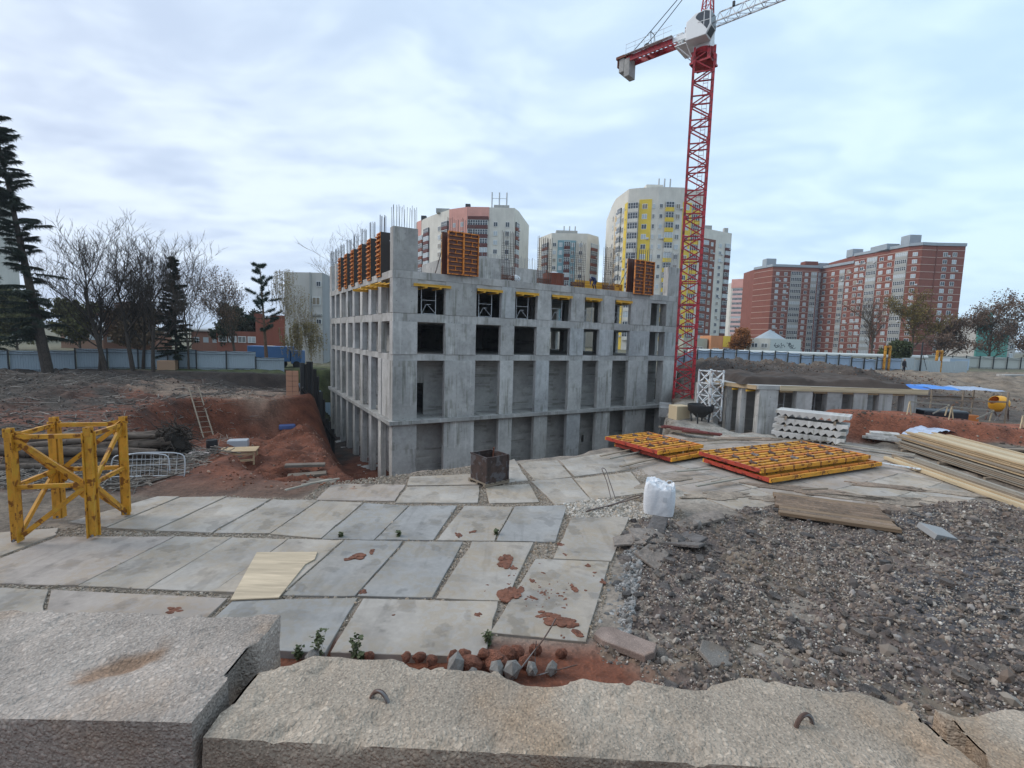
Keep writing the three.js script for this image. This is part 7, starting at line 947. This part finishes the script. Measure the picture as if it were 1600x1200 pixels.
[[98, -100, 12.5, 1, 'spreading brown bare tree behind the pale panel fence'], [105, -98, 12, 2, 'second spreading brown bare tree behind the pale panel fence'], [112, -102, 14, 3, 'tall brown bare tree at the end of the pale panel fence'], [92, -104, 9, 4, 'low brown bare tree between the netted building and the fence']].forEach(([x, z, h, s, l]) => bareTree('brown_tree', l, x, z, h, [0, 0], 1000 + s * 13, { low: 0.1, r: 0.2, wide: 1.0, leaf: plain(0.13, 0.085, 0.06, 0.9, { side: THREE.DoubleSide }), n: 3, size: 1.3 }));
bareTree('autumn_bush', 'rusty orange bush between the orange building and the scribbled wall', 53, -113, 5.2, [0, 0], 1201, { low: 0.05, r: 0.1, wide: 1, leaf: plain(0.28, 0.11, 0.03, 0.9, { side: THREE.DoubleSide }), n: 9, size: 1.4 });
[[-75, -84, 8, 1, 'olive leafed tree behind the leaning trunks'], [-62, -80, 7.5, 2, 'brownish tree behind the grey blue fence'], [-51, -88, 7, 3, 'dark evergreen clump left of the brick building'], [-47, -90, 6.5, 4, 'low dark clump beside the brick building'], [-88, -86, 9, 5, 'olive tree behind the tall spruce'], [-68, -86, 7.5, 6, 'rust coloured tree behind the slim bare tree']].forEach(([x, z, h, s, l]) => bareTree('leafy_tree', l, x, z, h, [0, 0], 1300 + s * 17, { low: 0.05, r: 0.18, wide: 1.05, leaf: [plain(0.11, 0.1, 0.035, 0.9, { side: 2 }), plain(0.13, 0.085, 0.05, 0.9, { side: 2 }), plain(0.045, 0.055, 0.03, 0.9, { side: 2 }), plain(0.05, 0.05, 0.03, 0.9, { side: 2 }), plain(0.1, 0.095, 0.035, 0.9, { side: 2 }), plain(0.16, 0.075, 0.045, 0.9, { side: 2 })][s - 1], n: 9, size: 1.7 }));
{ // birch with hanging twigs
  const t = thing('birch_tree', 'white stemmed birch with hanging yellowing twigs before the cream block', 'tree', [-26.2, H(-26.2, -63) - 0.1, -63]), keep = seed; seed = 77; const tr = new B(), br = new B(), lf = new B(), g0 = new THREE.PlaneGeometry(1, 1), h = 13.4;
  const at = (f) => V(-0.9 * f - 3.3 * f * f, h * f, 0.3 * Math.sin(f * 5)); for (let i = 0; i < 14; i++) tr.rod(at(i / 14).toArray(), at((i + 1) / 14).toArray(), 0.19 * (1 - i / 15), 0.19 * (1 - (i + 1) / 15), 8);
  for (let k = 0; k < 120; k++) { const f = rr(0.3, 1), p = at(f), a = rnd() * 6.283, L = rr(1.0, 3.2) * (1.15 - f * 0.5); let q = p, d = V(Math.cos(a), rr(0.3, 0.9), Math.sin(a)).normalize(); for (let s = 0; s < 5; s++) { const e = q.clone().addScaledVector(d, L / 5); br.rod(q.toArray(), e.toArray(), 0.03 * (1 - s / 6), 0.03 * (1 - (s + 1) / 6), 3); q = e; d.y -= 0.18; d.normalize(); if (s > 1) for (let w = 0; w < 2; w++) { const hl = rr(0.8, 2.6), n = 5; let u = q.clone(); for (let v = 0; v < n; v++) { const o = u.clone().add(V(rr(-0.05, 0.05), -hl / n, rr(-0.05, 0.05))); br.rod(u.toArray(), o.toArray(), 0.014, 0.01, 3); for (let y = 0; y < (o.y < h * 0.5 ? 5 : 1); y++) { const sz = rr(0.06, 0.13); lf.add(g0.clone(), new THREE.Matrix4().compose(u.clone().lerp(o, rnd()).add(V(rr(-0.12, 0.12), 0, rr(-0.12, 0.12))), new THREE.Quaternion().setFromEuler(new THREE.Euler(rnd() * 6, rnd() * 6, 0)), V(sz, sz, sz)), false); } u = o; } } } }
  tr.build('trunk', M.barkBirch, t); br.build('branches', plain(0.4, 0.35, 0.3, 0.9), t); lf.build('crown', plain(0.27, 0.22, 0.09, 0.9, { side: THREE.DoubleSide }), t); seed = keep;
}
// ---- two people, far off --------------------------------------------------------------------------------------
function person(label, pos, turn, joints, top, legs, skin) {
  const t = thing('person', label, 'person', pos, turn), res = 64, mc = new MarchingCubes(res, mat({}), false, false, 60000), S = 1.0;
  const cap = (p, a, b, ra, rb) => { const ab = b.clone().sub(a), u = clamp(p.clone().sub(a).dot(ab) / ab.lengthSq()); return p.distanceTo(a.clone().addScaledVector(ab, u)) - mix(ra, rb, u); };
  const C = joints.map(([a, b, ra, rb]) => [V(...a), V(...b), ra, rb]); mc.isolation = 0; const p = V();
  for (let k = 0; k < res; k++) for (let j = 0; j < res; j++) for (let i = 0; i < res; i++) { p.set((i - res / 2) / (res / 2) * S, (j - res / 2) / (res / 2) * S + 0.92, (k - res / 2) / (res / 2) * S); let d = 9; for (const c of C) { const e = cap(p, ...c), h = clamp(0.5 + 0.5 * (d - e) / 0.05); d = mix(d, e, h) - 0.05 * h * (1 - h); } mc.field[i + j * res + k * res * res] = -d; }
  mc.update(); const n = mc.count, pos3 = new Float32Array(n * 3), nor = new Float32Array(n * 3), col = new Float32Array(n * 3);
  for (let i = 0; i < n; i++) { const x = mc.positionArray[i * 3] * S, y = mc.positionArray[i * 3 + 1] * S + 0.92, z = mc.positionArray[i * 3 + 2] * S; pos3.set([x, y, z], i * 3); nor.set([mc.normalArray[i * 3], mc.normalArray[i * 3 + 1], mc.normalArray[i * 3 + 2]], i * 3); let best = 9, id = 0; C.forEach((c, q) => { const e = cap(p.set(x, y, z), ...c); if (e < best) { best = e; id = q; } }); const kind = joints[id][4]; col.set(kind === 's' ? skin : kind === 't' ? top : legs, i * 3); }
  const g = new THREE.BufferGeometry(); g.setAttribute('position', new THREE.BufferAttribute(pos3, 3)); g.setAttribute('normal', new THREE.BufferAttribute(nor, 3)); g.setAttribute('color', new THREE.BufferAttribute(col, 3)); mesh('body', g, mat({ vertexColors: true }, 0.85), t); return t;
}
const HANDS = (x, y, z, s, d) => [0, 1, 2, 3].map((k) => [[x, y, z], [x + d[0] * 0.13 + (k - 1.5) * 0.012 * s, y + d[1] * 0.13, z + d[2] * 0.13 + (k - 1.5) * 0.018], 0.013, 0.009, 's']).concat([[[x, y, z], [x + d[0] * 0.05, y + d[1] * 0.05, z + d[2] * 0.05 + 0.06], 0.013, 0.01, 's']]);
const standing = [[[0, 0.95, 0], [0, 1.38, 0], 0.15, 0.17, 't'], [[-0.17, 1.42, 0], [0.17, 1.42, 0], 0.075, 0.075, 't'], [[0, 1.45, 0], [0, 1.56, 0.01], 0.055, 0.05, 's'], [[0, 1.63, 0.015], [0, 1.69, 0], 0.085, 0.1, 's'], [[0, 1.64, 0.1], [0, 1.62, 0.115], 0.015, 0.018, 's'], [[-0.1, 0.93, 0], [-0.12, 0.5, 0.02], 0.1, 0.065, 'l'], [[-0.12, 0.5, 0.02], [-0.12, 0.09, -0.02], 0.065, 0.045, 'l'], [[-0.12, 0.05, -0.03], [-0.14, 0.04, 0.17], 0.05, 0.04, 'l'], [[0.1, 0.93, 0], [0.13, 0.5, 0.0], 0.1, 0.065, 'l'], [[0.13, 0.5, 0], [0.14, 0.09, -0.03], 0.065, 0.045, 'l'], [[0.14, 0.05, -0.04], [0.17, 0.04, 0.16], 0.05, 0.04, 'l'], [[-0.21, 1.4, 0], [-0.27, 1.12, -0.02], 0.06, 0.05, 't'], [[-0.27, 1.12, -0.02], [-0.26, 0.87, 0.05], 0.05, 0.038, 't'], ...HANDS(-0.26, 0.84, 0.06, 1, [0, -1, 0.2]), [[0.21, 1.4, 0], [0.27, 1.12, -0.02], 0.06, 0.05, 't'], [[0.27, 1.12, -0.02], [0.26, 0.87, 0.05], 0.05, 0.038, 't'], ...HANDS(0.26, 0.84, 0.06, 1, [0, -1, 0.2])];
person('person in dark clothes standing by the far fence', [48.9, H(48.9, -60.6), -60.6], R(10), standing, [0.02, 0.02, 0.024], [0.025, 0.025, 0.03], [0.3, 0.19, 0.14]);
const bending = [[[0, 0.8, -0.1], [0, 1.02, 0.28], 0.16, 0.17, 't'], [[-0.17, 1.05, 0.3], [0.17, 1.05, 0.3], 0.075, 0.075, 't'], [[0, 1.05, 0.36], [0, 1.06, 0.46], 0.055, 0.05, 's'], [[0, 1.06, 0.54], [0, 1.1, 0.56], 0.085, 0.1, 't'], [[0, 1.02, 0.62], [0, 1.0, 0.63], 0.015, 0.018, 's'], [[-0.1, 0.78, -0.1], [-0.13, 0.45, 0.12], 0.1, 0.065, 'l'], [[-0.13, 0.45, 0.12], [-0.13, 0.09, -0.1], 0.065, 0.045, 'l'], [[-0.13, 0.05, -0.11], [-0.15, 0.04, 0.1], 0.05, 0.04, 'l'], [[0.1, 0.78, -0.1], [0.13, 0.45, 0.15], 0.1, 0.065, 'l'], [[0.13, 0.45, 0.15], [0.14, 0.09, -0.05], 0.065, 0.045, 'l'], [[0.14, 0.05, -0.06], [0.16, 0.04, 0.15], 0.05, 0.04, 'l'], [[-0.21, 1.02, 0.3], [-0.24, 0.75, 0.38], 0.06, 0.05, 't'], [[-0.24, 0.75, 0.38], [-0.2, 0.5, 0.45], 0.05, 0.038, 't'], ...HANDS(-0.2, 0.47, 0.46, 1, [0, -1, 0.2]), [[0.21, 1.02, 0.3], [0.24, 0.75, 0.38], 0.06, 0.05, 't'], [[0.24, 0.75, 0.38], [0.2, 0.5, 0.45], 0.05, 0.038, 't'], ...HANDS(0.2, 0.47, 0.46, 1, [0, -1, 0.2])];
person('worker in dark blue bending down at the roof edge of the shell', onB(20.0, ROOF, -0.7), R(-40), bending, [0.02, 0.035, 0.1], [0.02, 0.025, 0.05], [0.3, 0.19, 0.14]);

scene.fog = new THREE.FogExp2(rgb(0.62, 0.7, 0.8), 0.00025);
renderer.render(scene, camera);
